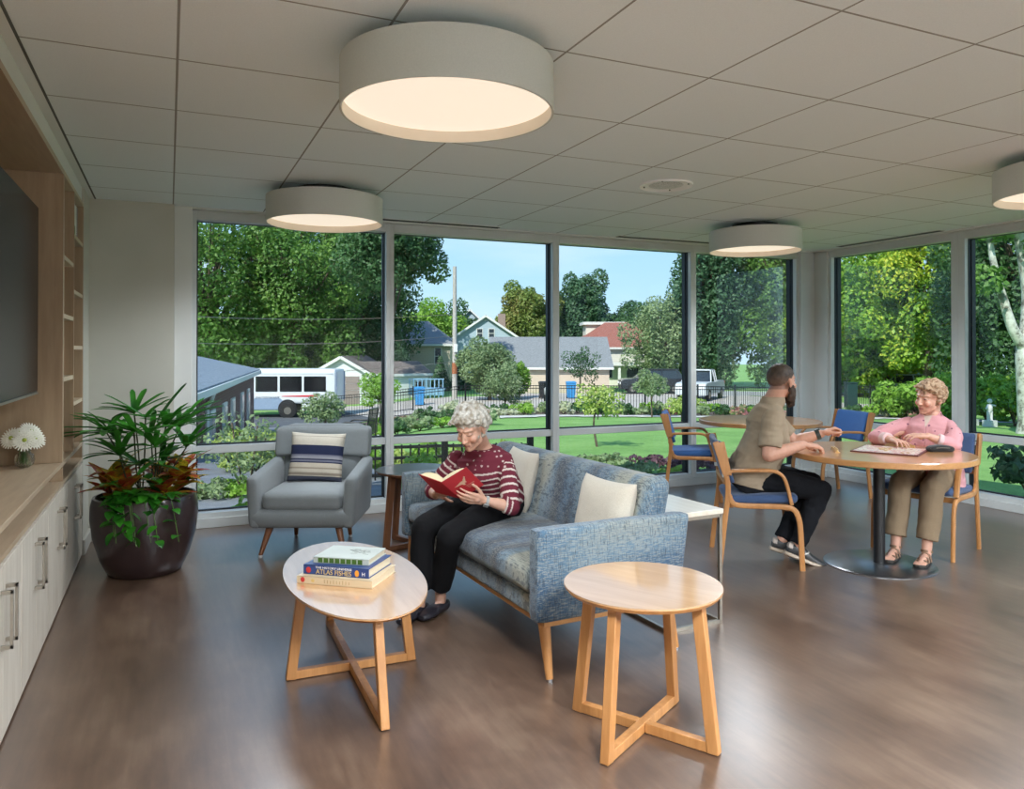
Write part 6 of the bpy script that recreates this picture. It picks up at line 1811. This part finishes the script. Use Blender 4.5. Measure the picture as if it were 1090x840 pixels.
# ---- shrubs and flower beds
rg = random.Random(77)
k = 0
kinds = [(F_grey, 'grey green garden shrub'), (F_bright, 'bright green garden shrub'), (F_pink, 'pink flowering garden shrub'), (F_hydr, 'cream flowering garden shrub'), (F_dark, 'dark green garden shrub')]
for x in np.arange(6.5, 33, 0.62):
    yp = lerp_tab(PATH, x); yf = lerp_tab(FEN, max(x, 9.6))
    if yp is None or yf is None: continue
    for rr_ in range(2):
        yy = yp + 1.2 + rr_ * 1.7 + rg.uniform(-.4, .4)
        if yy > yf - .3: continue
        mt, nm = kinds[rg.randrange(5)]
        w = rg.uniform(.55, 1.1); hh = rg.uniform(.25, .6)
        where = 'behind the reading woman' if x < 14 else ('behind the sofa back' if x < 19 else ('behind the bearded man' if x < 24 else 'behind the lady in pink'))
        row = 'nearest the path' if rr_ == 0 else 'nearest the fence'
        shrub('%s in the fence bed %s, %s' % (nm, where, row), x + rg.uniform(-.2, .2), yy, w, hh, mt, 330, .085, 100 + k, group='%s %s %s' % (nm, where, row), nc=6); k += 1
# hedge by the right fence
for i in range(7):
    x, y = 28.6 - i * 0.28, 23.0 - i * 1.15
    shrub(['light green hedge bush left of the head of the lady in pink', 'light green hedge bush above the head of the lady', 'hedge bush between the lady and the right mullion', 'hedge bush behind the right mullion', 'hedge bush just right of the mullion', 'hedge bush before the pale trunk', 'hedge bush furthest right, past the pale trunk'][i], x, y, 2.0, rg.uniform(1.5, 1.9), F_bright if i < 5 else F_yel, 1700, .12, 300 + i, group='hedge bushes by the right fence', nc=12)
# bed of purple and green ground cover near the lawn side of the window
for i in range(34):
    u = rg.random(); v = rg.random(); x = 3.9 + 3.3 * u + 0.9 * v; y = 7.9 + 2.5 * v * (1 - u * .55)
    mt = F_purple if u + .2 * v > .62 else F_grey
    lb = 'low purple leaved plant in the bed right below the lawn tree' if mt is F_purple else 'low grey green plant in the bed behind the sofa'
    shrub(lb, x, y, rg.uniform(.35, .55), rg.uniform(.12, .2), mt, 260, .045, 400 + i, 'ground_cover_plant', 'plant', 'purple bed plants' if mt is F_purple else 'grey green bed plants', nc=5)
# dark shrub outside the right pane and one by the third mullion
shrub('dark leafy shrub right outside the right hand glass', 8.75, 5.35, .85, .62, F_pine, 1300, .06, 500)
shrub('small green leafed plant outside the glass left of the second empty chair', 5.35, 7.25, .5, .25, F_bright, 300, .06, 501)
# left beds outside the first window
shrub('pale leaved variegated shrub outside behind the palm plant', 1.15, 11.6, 1.15, .62, F_serv, 2600, .042, 502, nc=14)
shrub('reddish stemmed shrub outside, left of the grey armchair', 0.80, 8.9, .85, .95, F_grey, 800, .038, 503)
shrub('small round boxwood left of the grey armchair back', 1.75, 9.9, .42, .5, F_bright, 500, .045, 504)
shrub('leafy green plant in front of the block wall, left of the armchair', .78, 7.55, .45, .36, F_bright, 380, .055, 505, z=-.42 + .12)
shrub('green plant outside below the dark side table', 2.55, 8.1, .5, .45, F_bright, 420, .055, 506)
for i in range(12):
    x = 0.15 + (i % 6) * .27; y = 8.65 + (i // 6) * .45
    shrub('low green ground cover plant on the block wall, %s row' % ('front' if i < 6 else 'rear'), x, y, .36, .17, F_grey if i % 2 else F_bright, 220, .04, 520 + i, 'ground_cover_plant', 'plant', 'ground cover on the block wall %d' % (i // 6), nc=5)
for i in range(9):
    x = 3.0 + i * .72; y = 20.5 + i * .12
    shrub('low bush on the terrace wall in front of the bus', x, y, .9, rg.uniform(.3, .55), [F_bright, F_dark, F_grey][i % 3], 420, .08, 540 + i, group='bushes on the terrace wall', nc=7)
for i in range(6):
    shrub('bush along the railing seen over the arm of the armchair', 2.3 + i * .36, 9.6 - i * .02, .5, rg.uniform(.3, .5), F_serv if i % 2 else F_bright, 420, .05, 560 + i, group='bushes along the near railing', nc=7)

# ---- walls and terraces on the left
M_block = NT('concrete_block'); br = M_block.new('ShaderNodeTexBrick'); br.inputs['Scale'].default_value = 1; br.inputs['Brick Width'].default_value = .40; br.inputs['Row Height'].default_value = .15; br.inputs['Mortar Size'].default_value = .006
br.inputs['Color1'].default_value = (.36, .34, .30, 1); br.inputs['Color2'].default_value = (.46, .44, .39, 1); br.inputs['Mortar'].default_value = (.16, .15, .14, 1)
M_block.l(M_block.coord((1, 1, 1), rot=(R(90), 0, 0)), br.inputs['Vector']); M_block.col(br.outputs['Color']); M_block.set(rough=.9); M_block = M_block.m
M_cap = plain('stone_cap', (.55, .53, .48), .85, .05, 6)
def wall(label, x0, x1, y, z0, z1, th=.25):
    t = thing('garden_wall', label, 'wall', (x0, y, z0), 0)
    MB().bx(0, x1 - x0, 0, th, 0, z1 - z0 - .07).build('blocks', M_block, t)
    MB().bx(-.03, x1 - x0 + .03, -.03, th + .03, z1 - z0 - .07, z1 - z0).build('cap', M_cap, t, bevel=.008)
wall('low block garden wall with pale cap just outside the left window', -1.2, 1.65, 8.2, -.75, -.16)
wall('long low terrace wall with pale cap in front of the bus', -1.5, 8.6, 19.6, -1.75, -.98)
wall('short low block wall further back in the patio', -2, 4.2, 15.4, -1.3, -.78)
# fence
M_fence = plain('black_fence_paint', (.010, .011, .012), .5, .1)
def fence(label, tab, h, step=2.4, pick=.13, group=None):
    t = thing('metal_fence', label, 'fence', (tab[0][0], tab[0][1], 0), 0)
    o = Vector((tab[0][0], tab[0][1], 0)); pts = []; 
    for (a, b), (c, d) in zip(tab, tab[1:]):
        L = math.hypot(c - a, d - b); n = max(1, round(L / step))
        for i in range(n): pts.append((a + (c - a) * i / n, b + (d - b) * i / n))
    pts.append(tab[-1]); P = [Vector((x, y, gz(x, y))) - o for x, y in pts]
    for a, b in zip(P, P[1:]):
        m = MB(); d = b - a; L = Vector((d.x, d.y)).length; n = max(2, int(L / pick))
        for z in (.12, h - .16, h - .03): m.bar(a + V3(0, 0, z), b + V3(0, 0, z), .03, .035)
        for i in range(1, n):
            p = a.lerp(b, i / n); m.box((p.x, p.y, p.z + h / 2 + .03), (.017, .017, h - .06))
        m.build('fence_panel', M_fence, t)
    for p in P: MB().box((p.x, p.y, p.z + h / 2 + .03), (.065, .065, h + .1)).build('post', M_fence, t)
fence('long black metal picket fence between garden and alley', FEN[:6], 1.22)
fence('short black picket fence right of the bus', [(7.9, 41.0), (12.0, 39.6)], 1.25)
fence('low black railing outside, beyond the dark side table', [(2.15, 9.0), (3.1, 8.9), (4.1, 8.55)], .48, 1.0, .10)

# ---- buildings
def siding(name, a, b, h=.16):
    t = NT(name); tc = t.new('ShaderNodeTexCoord'); sp = t.new('ShaderNodeSeparateXYZ'); t.l(tc.outputs['Object'], sp.inputs[0])
    f = t.math('FRACT', t.math('DIVIDE', sp.outputs['Z'], h)); t.col(t.ramp(f, [(0, a), (.14, b), (1, b)])); t.set(rough=.7); return t.m
def brickm():
    t = NT('red_brick'); b = t.new('ShaderNodeTexBrick'); b.inputs['Scale'].default_value = 1; b.inputs['Brick Width'].default_value = .24; b.inputs['Row Height'].default_value = .08; b.inputs['Mortar Size'].default_value = .008
    b.inputs['Color1'].default_value = (.17, .055, .04, 1); b.inputs['Color2'].default_value = (.10, .035, .03, 1); b.inputs['Mortar'].default_value = (.16, .13, .11, 1)
    tc = t.new('ShaderNodeTexCoord'); sp = t.new('ShaderNodeSeparateXYZ'); cb = t.new('ShaderNodeCombineXYZ'); t.l(tc.outputs['Object'], sp.inputs[0])
    t.l(sp.outputs['Y'], cb.inputs[0]); t.l(sp.outputs['Z'], cb.inputs[1]); t.l(cb.outputs[0], b.inputs['Vector']); t.col(b.outputs['Color']); t.set(rough=.9); return t.m
def shingle(name, a, b):
    t = NT(name); n = t.noise(t.coord((1, 1, 6)), 7, 4, .7); t.col(t.ramp(n, [(.35, a), (.65, b)])); t.set(rough=.9); return t.m
S_white = siding('white_siding', (.40, .42, .43), (.72, .74, .74)); S_blue = siding('light_blue_siding', (.24, .31, .38), (.40, .50, .58)); S_tan = siding('tan_siding', (.26, .22, .17), (.48, .42, .33))
S_peach = siding('peach_siding', (.36, .27, .2), (.62, .50, .40)); S_navy = siding('slate_blue_siding', (.03, .05, .08), (.07, .10, .15)); S_cream = siding('cream_siding', (.5, .48, .42), (.70, .68, .60))
R_grey = shingle('grey_shingles', (.16, .17, .18), (.28, .29, .30)); R_dark = shingle('dark_shingles', (.05, .055, .065), (.13, .135, .15)); R_red = shingle('red_shingles', (.22, .07, .05), (.38, .15, .11)); R_brown = shingle('brown_shingles', (.10, .08, .07), (.22, .18, .16))
M_wtrim = plain('white_house_trim', (.72, .72, .70), .6, .03); M_wglass = plain('house_window_glass', (.03, .04, .05), .12, .1)
def house(label, x, y, rz, w, d, eave, rise, wallm, roofm, z0=None, over=.35, name='house', cat='house', windows=(), ridge='x', chimney=None, hip=0.0, doors=()):
    """local x = width of the facade facing -y; ridge along x or y. eave and rise in world height"""
    g = min(gz(x, y), gz(x + d, y + d)) - .15 if z0 is None else z0
    t = thing(name, label, cat, (x, y, g), rz); E_ = eave - g
    m = MB().bx(0, w, 0, d, 0, E_)
    if hip == 0:
        if ridge == 'x': m.hull([(0, 0, E_), (0, d, E_), (0, d / 2, E_ + rise)] + [(.05, 0, E_), (.05, d, E_), (.05, d / 2, E_ + rise)]); m.hull([(w, 0, E_), (w, d, E_), (w, d / 2, E_ + rise), (w - .05, 0, E_), (w - .05, d, E_), (w - .05, d / 2, E_ + rise)])
        else: m.hull([(0, 0, E_), (w, 0, E_), (w / 2, 0, E_ + rise), (0, .05, E_), (w, .05, E_), (w / 2, .05, E_ + rise)]); m.hull([(0, d, E_), (w, d, E_), (w / 2, d, E_ + rise), (0, d - .05, E_), (w, d - .05, E_), (w / 2, d - .05, E_ + rise)])
    m.build('walls', wallm, t)
    r = MB(); th = .14
    if ridge == 'x':
        k = rise / (d / 2)
        for s in (0, 1):
            ye = -over if s == 0 else d + over; hx = hip * w / 2
            r.hull([(-over, ye, E_ - k * over), (w + over, ye, E_ - k * over), (hx - over * (hip == 0), d / 2, E_ + rise), (w - hx + over * (hip == 0), d / 2, E_ + rise), (-over, ye, E_ - k * over + th), (w + over, ye, E_ - k * over + th), (hx - over * (hip == 0), d / 2, E_ + rise + th), (w - hx + over * (hip == 0), d / 2, E_ + rise + th)])
        if hip:
            for xe, xr in ((-over, hip * w / 2), (w + over, w - hip * w / 2)):
                r.hull([(xe, -over, E_ - k * over), (xe, d + over, E_ - k * over), (xr, d / 2, E_ + rise), (xe, -over, E_ - k * over + th), (xe, d + over, E_ - k * over + th), (xr, d / 2, E_ + rise + th)])
    else:
        k = rise / (w / 2)
        for s in (0, 1):
            xe = -over if s == 0 else w + over
            r.hull([(xe, -over, E_ - k * over), (xe, d + over, E_ - k * over), (w / 2, -over, E_ + rise), (w / 2, d + over, E_ + rise), (xe, -over, E_ - k * over + th), (xe, d + over, E_ - k * over + th), (w / 2, -over, E_ + rise + th), (w / 2, d + over, E_ + rise + th)])
    r.build('roof', roofm, t)
    tr = MB()
    if ridge == 'x': tr.bx(-over, w + over, -over - .06, -over + .02, E_ - k * over - .06, E_ - k * over + th * .8)
    else:
        for a, b in ((-over, w / 2), (w + over, w / 2)): tr.bar((a, -over - .02, E_ - k * over + th * .3), (b, -over - .02, E_ + rise + th * .3), .06, .2)
    tr.build('fascia', M_wtrim, t)
    for (wx, wz, ww, wh) in windows:
        z = wz - g; f = MB().bx(wx - .07, wx + ww + .07, -.05, .02, z - .07, z + wh + .07).build('window', M_wtrim, t)
        MB().bx(wx, wx + ww, -.07, -.045, z, z + wh).build('pane', M_wglass, f)
        MB().bx(wx, wx + ww, -.075, -.05, z + wh / 2 - .025, z + wh / 2 + .025).build('sash', M_wtrim, f)
    for (wx, ww, wh, dm) in doors:
        dd = MB().bx(wx - .08, wx + ww + .08, -.04, .02, 0.15, wh + .23).build('door_frame', M_wtrim, t); q = MB()
        for i in range(4): q.bx(wx, wx + ww, -.06, -.035, .17 + i * wh / 4, .15 + (i + 1) * wh / 4)
        q.build('door', dm, dd)
    if chimney: MB().bx(chimney[0], chimney[0] + .8, chimney[1], chimney[1] + .8, E_, E_ + chimney[2]).build('chimney', plain('chimney_brick', (.32, .24, .2), .9), t)
    return t
M_gdoor = plain('mauve_garage_door', (.27, .21, .20), .6, .05); M_bdoor = plain('dark_door', (.05, .02, .015), .5)
# white garage: gable turned to us
house('white garage with brown overhead door and dark roof, right of the bus', 8.96, 53.0, R(-24.5), 3.9, 8.6, -.16, 1.12, S_white, R_brown, -2.4, .25, 'garage', 'garage', ridge='y', doors=((1.75, 1.45, 1.95, M_gdoor),))
house('low white outbuilding with dark door beside the garage', 12.7, 51.6, R(10), 4.4, 4.0, -.20, .75, S_white, R_brown, -2.35, .2, 'shed', 'garage', ridge='x', doors=((3.35, .62, 1.45, M_bdoor),))
house('tan house with grey roof left of the utility pole', 17.6, 70.2, R(-24), 7.0, 8, 2.15, 2.1, S_tan, R_grey, windows=((2.6, .2, .55, 1.5), (5.6, .2, .55, 1.5)), hip=.7)
house('light blue house with gable, twin windows and brick chimney', 25.0, 71.0, R(-24), 7.6, 11, 2.3, 2.55, S_blue, R_brown, ridge='y', windows=((2.95, 2.75, .50, .85), (4.1, 2.75, .50, .85)), chimney=(4.9, 6.0, 3.1))
house('small white gabled house far behind the utility pole', 31.6, 90.5, R(-24), 6.2, 6, 3.6, 3.0, S_blue, R_grey, ridge='y', windows=((2.7, 4.2, .6, .9),))
house('long grey roofed garage with peach siding behind the bushy tree', 21.7, 51.7, R(-24.3), 8.6, 7.2, .30, 2.1, S_peach, R_grey, -1.75, .3, 'garage', 'garage')
house('building with red hipped roof and white walls behind the dark car', 33.4, 60.3, R(-24), 8.6, 8.0, 1.85, 2.2, S_cream, R_red, windows=((5.8, .85, .95, .5),), hip=.75)
t = thing('annex_building', 'white flat roofed upper annex left of the red roof', 'building', (36.4, 63.6, -1.8), R(-24))
MB().bx(0, 3.4, 0, 3, 0, 5.75).build('walls', S_cream, t); MB().bx(-.3, 3.7, -.3, 3.3, 5.75, 6.02).build('flat_roof', M_wtrim, t)
t = thing('porch', 'white porch with columns and windows below the red roof', 'porch', (33.9, 57.6, -1.75), R(-24))
MB().bx(-.2, 6.6, -.2, 1.9, 1.95, 2.15).build('roof', R_grey, t); MB().bx(-.25, 6.65, -.28, -.18, 1.9, 2.2).build('fascia', M_wtrim, t)
MB().bx(0, 6.4, .9, 1.8, 0, 1.95).build('walls', S_cream, t)
for x in (.1, 2.0, 6.2): MB().bx(x, x + .22, -.1, .12, 0, 1.95).build('column', M_wtrim, t)
for x, w in ((.4, 1.2), (2.9, 1.0), (4.1, 1.0)):
    f = MB().bx(x - .08, x + w + .08, .84, .9, .75, 1.75).build('window', M_wtrim, t); MB().bx(x, x + w, .81, .85, .83, 1.67).build('pane', M_wglass, f)
house('slate blue gabled house seen through the leaves of the oaks', 3.4, 70.5, R(-14), 9.5, 8, 3.4, 2.6, S_navy, R_dark, ridge='y', over=.5, windows=((.6, 1.2, 1.0, 1.3), (2.2, 1.2, 1.0, 1.3), (6.2, .8, 1.0, 1.6), (7.7, .8, 1.0, 1.6)))
# brick building at the left: long wall running away from us
t = thing('brick_building', 'low dark red brick building with grey roof at the far left', 'building', (-.02, 13.1, -2.1), math.atan2(-(3.08 - .64), (31.5 - 16.9)))
L_ = 18.7; M_brick = brickm(); Ew = 2.60
MB().bx(-9, 0, 0, L_, 0, Ew + .1).build('walls', M_brick, t)
r = MB(); r.hull([(.20, -.4, Ew + .08), (.20, L_ + .4, Ew + .08), (-4.6, -.4, Ew + 1.15), (-4.6, L_ + .4, Ew + 1.15), (.20, -.4, Ew + .2), (.20, L_ + .4, Ew + .2), (-4.6, -.4, Ew + 1.27), (-4.6, L_ + .4, Ew + 1.27)])
r.hull([(-9.5, -.4, Ew - .02), (-9.5, L_ + .4, Ew - .02), (-4.6, -.4, Ew + 1.15), (-4.6, L_ + .4, Ew + 1.15), (-9.5, -.4, Ew + .1), (-9.5, L_ + .4, Ew + .1), (-4.6, -.4, Ew + 1.27), (-4.6, L_ + .4, Ew + 1.27)])
r.build('roof', shingle('weathered_roof', (.12, .15, .19), (.26, .31, .36)), t)
MB().bx(.14, .26, -.4, L_ + .4, Ew + .02, Ew + .16).build('gutter', M_wtrim, t)
MB().tube([(.20, 4.2, Ew + .04), (.14, 4.25, Ew - .15), (.06, 4.25, Ew - .25), (.06, 4.25, 0.2)], .045, 8).build('downpipe', M_wtrim, t)
for y in (5.0, 7.6, 9.7, 12.7, 15.2):
    f = MB().bx(0, .05, y, y + .85, Ew - 1.75, Ew - .42).build('window', M_wtrim, t); MB().bx(.05, .06, y + .08, y + .77, Ew - 1.67, Ew - .5).build('pane', plain('pale_blind_glass', (.20, .24, .27), .2, .1), f)

# ---- bus, side on
bx0, by0 = 2.3, 44.6
t = thing('bus', 'white shuttle bus with dark windows and red stripe', 'bus', (bx0, by0, -2.24), R(-24.2))
M_bus = plain('bus_white', (.74, .76, .78), .3, .02, 1); M_bglass = plain('bus_glass', (.008, .010, .012), .1, .1); M_tyre = plain('tyre_rubber', (.012, .012, .012), .8); M_rstripe = plain('red_stripe', (.65, .05, .06), .4); M_bblue = plain('blue_grey_skirt', (.25, .33, .45), .4)
b = MB()
for i in range(1):
    b.rbox((3.29, 1.15, 1.72), (6.58, 2.3, 1.92), .16, 10)
    b.bx(0.2, 3.75, .06, 2.24, .42, .85).bx(4.75, 6.5, .06, 2.24, .42, .85)
b.build('body', M_bus, t, smooth=40)
w = MB()
for x in (.90, 2.22, 3.54, 4.86):
    f = MB().rbox((x + .60, -.005, 1.86), (1.20, .03, .84), .012, 6).build('side_window', M_bglass, t)
MB().bx(.1, 6.45, -.012, .004, 2.40, 2.43).build('roof_trim', plain('bus_grey', (.45, .46, .47), .4), t)
MB().hull([(3.65, -.012, 1.21), (5.6, -.012, 1.27), (5.6, -.012, 1.15), (3.65, -.012, 1.17), (3.65, .002, 1.21), (5.6, .002, 1.27), (5.6, .002, 1.15), (3.65, .002, 1.17)]).build('red_stripe', M_rstripe, t)
MB().hull([(.3, -.006, .98), (3.5, -.006, 1.12), (4.3, -.006, .50), (.3, -.006, .45), (.3, .004, .98), (3.5, .004, 1.12), (4.3, .004, .50), (.3, .004, .45)]).build('lower_swoosh', M_bblue, t)
writing('bus_lettering', 'paratransit', .20, plain('dark_lettering', (.05, .07, .12), .5), t, Matrix.Translation((2.85, -.008, 1.13)) @ Matrix.Rotation(R(90), 4, 'X'), .003, width=1.35, shear=.3)
wa = MB().cyl((4.25 - .28, .05, .50), (4.25 - .28, -.015, .50), .52, n=28).build('wheel_arch', M_black, t)
for yy in (.12, 2.18):
    wh = MB().cyl((3.97, yy - .14, .40), (3.97, yy + .12, .40), .40, n=28).build('wheel', M_tyre, t, smooth=40); MB().cyl((3.97, yy - .15, .40), (3.97, yy - .10, .40), .2, n=20).build('hub', M_nickel, wh)
MB().bx(6.54, 6.63, .1, .25, .9, 2.5).bx(6.54, 6.63, 2.05, 2.2, .9, 2.5).build('rear_lamp', plain('grey_lamp_bar', (.25, .3, .4), .4), t)
MB().bx(6.5, 6.68, .1, 2.2, .42, .58).build('bumper', M_black, t)
MB().rbox((5.32, -.01, .92), (.18, .03, .22), .01, 4).build('fuel_cap', M_black, t)

# ---- cars
def car(name, label, cat, x, y, rz, L, H, col_m, W=1.85, prof=None, tail=None):
    t = thing(name, label, cat, (x, y, gz(x, y) + .02), rz)
    lo = prof; hw = W / 2
    b = MB()
    body = [(0, .35), (0.02, .95), (.25, 1.05), (L * .27, 1.10), (L * .98, 1.08), (L, .80), (L - .02, .35)]
    n = len(body)
    vs = [(px, s * hw * (1 if pz < 1 else .97), pz * H / 1.75) for s in (-1, 1) for px, pz in body]
    b.add(vs, [tuple(range(n)), tuple(range(2 * n - 1, n - 1, -1))] + [(i, n + i, n + (i + 1) % n, (i + 1) % n) for i in range(n)])
    b.build('body', col_m, t, bevel=.05, seg=3)
    cab = prof; n = len(cab)
    c = MB(); vs = [(px, s * hw * (.96 if pz < 1.2 else .80), pz * H / 1.75) for s in (-1, 1) for px, pz in cab]
    c.add(vs, [tuple(range(n)), tuple(range(2 * n - 1, n - 1, -1))] + [(i, n + i, n + (i + 1) % n, (i + 1) % n) for i in range(n)])
    c.build('cabin', M_wglass, t, bevel=.03)
    top = MB(); xs = [p[0] for p in cab if p[1] > 1.5]; top.rbox(((min(xs) + max(xs)) / 2, 0, H - .01), (max(xs) - min(xs) + .15, W * .80, .09), .03, 6); top.build('car_roof', col_m, t, smooth=50)
    for s in (-1, 1):
        for px in [min(xs) + .02, (min(xs) + max(xs)) / 2, max(xs) - .05]:
            MB().bar((px, s * hw * .80, H - .03), (px + (0.02 if px != min(xs) + .02 else -.55), s * hw * .965, 1.05 * H / 1.75), .07, .07).build('pillar', col_m, t)
    for px in (L * .18, L * .81):
        for s in (-1, 1):
            w_ = MB().cyl((px, s * (hw - .2), .36), (px, s * (hw + .01), .36), .36, n=24).build('wheel', M_tyre, t, smooth=40); MB().cyl((px, s * (hw), .36), (px, s * (hw + .02), .36), .2, n=16).build('hub', M_nickel, w_)
    for s in (-1, 1): MB().box((L - .05, s * (hw - .15), .92 * H / 1.75), (.2, .26, .22)).build('tail_lamp', M_rstripe, t); MB().box((.06, s * (hw - .25), .78 * H / 1.75), (.16, .36, .14)).build('headlamp', M_white, t)
    MB().box((L + .01, 0, .55), (.08, W * .8, .16)).build('bumper', M_black, t)
    return t
M_cdark = plain('dark_grey_car_paint', (.022, .022, .026), .25, .05, coat=.6); M_cwhite = plain('white_car_paint', (.6, .64, .68), .25, .03, coat=.5)
suv = [(1.0, 1.05), (1.75, 1.66), (4.1, 1.68), (4.55, 1.08)]; pk = [(1.35, 1.05), (1.95, 1.66), (3.0, 1.68), (3.2, 1.08)]
car('suv', 'dark grey sport utility car parked by the white porch', 'car', 29.6, 46.9, R(-26), 4.7, 1.75, M_cdark, prof=suv)
car('pickup_truck', 'white pickup truck facing the fence, at the third mullion', 'truck', 28.3, 37.0, R(38), 5.2, 1.85, M_cwhite, prof=pk)
car('car', 'white car beyond the fence, right behind the man\'s head', 'car', 42.5, 37.0, R(-30), 4.4, 1.5, M_cwhite, prof=suv)

# ---- bins, pole, deck, small things
def bin_(label, x, y, c, rz=0):
    t = thing('wheelie_bin', label, 'bin', (x, y, gz(x, y) + .02), rz); m = plain(c[0], c[1], .5, .05)
    q = MB(); q.hull([(sx * a, sy * b, z) for sx in (-1, 1) for sy in (-1, 1) for a, b, z in ((.23, .25, .06), (.31, .34, 1.0))]); q.build('bin_body', m, t, bevel=.02)
    MB().hull([(sx * a, sy * b, z) for sx in (-1, 1) for sy in (-1, 1) for a, b, z in ((.33, .37, 1.0), (.33, .37, 1.04), (.24, .28, 1.1))]).build('lid', m, t, bevel=.01)
    for s in (-1, 1): MB().cyl((s * .2, .26, .1), (s * .27, .26, .1), .1, n=14).build('wheel', M_tyre, t)
bin_('blue recycling bin in front of the dark cedars', 13.3, 42.6, ('bin_blue', (.04, .25, .55)), R(-20)); bin_('black waste bin against the peach garage wall', 21.7, 43.3, ('bin_black', (.02, .022, .025)), R(-24)); bin_('blue recycling bin right of the second mullion', 23.3, 42.6, ('bin_blue_bright', (.04, .25, .55)), R(-24))
x, y = 16.77, 46.2; t = thing('utility_pole', 'tall pale wooden utility pole in front of the houses', 'utility pole', (x, y, gz(x, y)))
MB().cyl((0, 0, -.1), (0, 0, 8.5), .17, .12, 14).build('pole', speckle('weathered_pole', [(.38, (.34, .31, .28)), (.62, (.55, .53, .50))], 8), t, smooth=50)
MB().cyl((0, 0, 1.6), (0, 0, 2.3), .18, .178, 14).build('marker_band', plain('rust_band', (.35, .12, .05), .7), t)
MB().bx(-.1, .1, -.25, -.12, 3.0, 3.5).build('meter_box', M_white, t)
t = thing('wooden_deck', 'small light blue deck with railing beside the utility pole', 'deck', (14.7, 49.6, gz(15, 49.6)), R(-24)); M_bd = plain('blue_deck_paint', (.22, .42, .60), .6, .05)
MB().bx(0, 2.4, 0, 1.6, .65, .75).build('platform', M_bd, t); MB().bx(0, 2.4, 0, .05, 1.35, 1.42).bx(0, 2.4, 0, .05, .3, .65).build('rail', M_bd, t)
for i in range(9): MB().bx(.05 + i * .28, .11 + i * .28, 0, .05, 0, 1.38).build('baluster', M_bd, t)
x, y = 15.6, 30.8; t = thing('bird_bath', 'grey garden bird feeder post by the fence, over the reading woman', 'garden ornament', (x, y, gz(x, y)))
MB().lathe([(.001, 0), (.16, 0), (.10, .1), (.06, .3), (.06, .75), (.12, .8), (.13, 1.05), (.04, 1.15), (.001, 1.3)], n=20).build('post', plain('grey_stone', (.33, .35, .35), .7), t, smooth=50)
x, y = 29.2, 26.1; t = thing('bin_enclosure', 'dark green upright garden cabinet at the fence behind the empty chair', 'cabinet', (x, y, gz(x, y)), R(-25)); M_dg = plain('dark_green_paint', (.015, .05, .045), .5)
MB().bx(-.24, .24, -.2, .2, 0, 1.45).build('housing', M_dg, t, bevel=.02); MB().bx(-.27, .27, -.23, .23, 1.45, 1.5).build('lid', M_dg, t, bevel=.01)
M_stat = plain('white_statue_stone', (.62, .63, .62), .6, .05)
for i, (x, y, lb, h) in enumerate(((25.5, 17.0, 'small white garden statue of a child right of the mullion', 1.05), (25.65, 17.75, 'white bird statue beside the child statue', .95))):
    t = thing('garden_statue', lb, 'statue', (x, y, gz(x, y) - .0)); q = MB()
    q.bx(-.16, .16, -.16, .16, 0, .22)
    if i == 0:
        limb(q, [((-.07, 0, .2), .05), ((-.06, 0, .5), .06)]); limb(q, [((.07, 0, .2), .05), ((.06, 0, .5), .06)]); q.ball((0, 0, .62), (.11, .08, .16), 10); q.ball((0, 0, .87), .08, 10)
        limb(q, [((.08, 0, .74), .035), ((.26, -.02, .70), .03)]); limb(q, [((-.08, 0, .74), .035), ((-.2, -.02, .62), .03)])
    else:
        q.ball((0, 0, .45), (.12, .1, .17), 10); limb(q, [((0, 0, .55), .05), ((-.1, 0, .75), .035), ((-.02, 0, .88), .04)]); limb(q, [((.05, 0, .5), .05), ((.22, 0, .85), .02)])
    q.build('statue', M_stat, t, smooth=60)
t = thing('garden_chair', 'black metal patio chair outside between armchair and side table', 'garden chair', (2.95, 12.9, gz(2.95, 12.9)), R(60))
f = MB()
for s in (-1, 1):
    f.tube(cr([(s * .26, -.25, 0), (s * .26, -.22, .42), (s * .26, -.27, .85)], 5), .014, 8).tube(cr([(s * .26, .25, 0), (s * .26, .24, .4), (s * .26, .2, .62), (s * .26, -.2, .62)], 5), .014, 8)
f.tube([(-.26, -.27, .85), (.26, -.27, .85)], .014, 8); f.build('frame', M_black, t, smooth=50)
q = MB()
for i in range(8): q.bx(-.25, .25, -.21 + i * .056, -.17 + i * .056, .41, .425)
for i in range(8): q.box((-.23 + i * .066, -.255, .63), (.015, .012, .42))
q.build('slats', M_black, t)
# overhead wires
def wires(label, a, b, zs):
    for z, lb in zip(zs, label):
        m = MB(); A, B = Vector((*a, z)), Vector((*b, z + .2)); pts = [A.lerp(B, i / 12) - V3(0, 0, .5 * (1 - (i / 6 - 1) ** 2)) for i in range(13)]
        m.tube(pts, .018, 5); tag(m.build('overhead_wire', M_nickel), lb, 'wire', 'overhead wires')
wires(['upper overhead wire across the left window trees', 'middle overhead wire across the left window trees', 'lower overhead wire across the left window trees'], (-6, 42), (16.77, 46.2), [3.6, 2.2, .55])
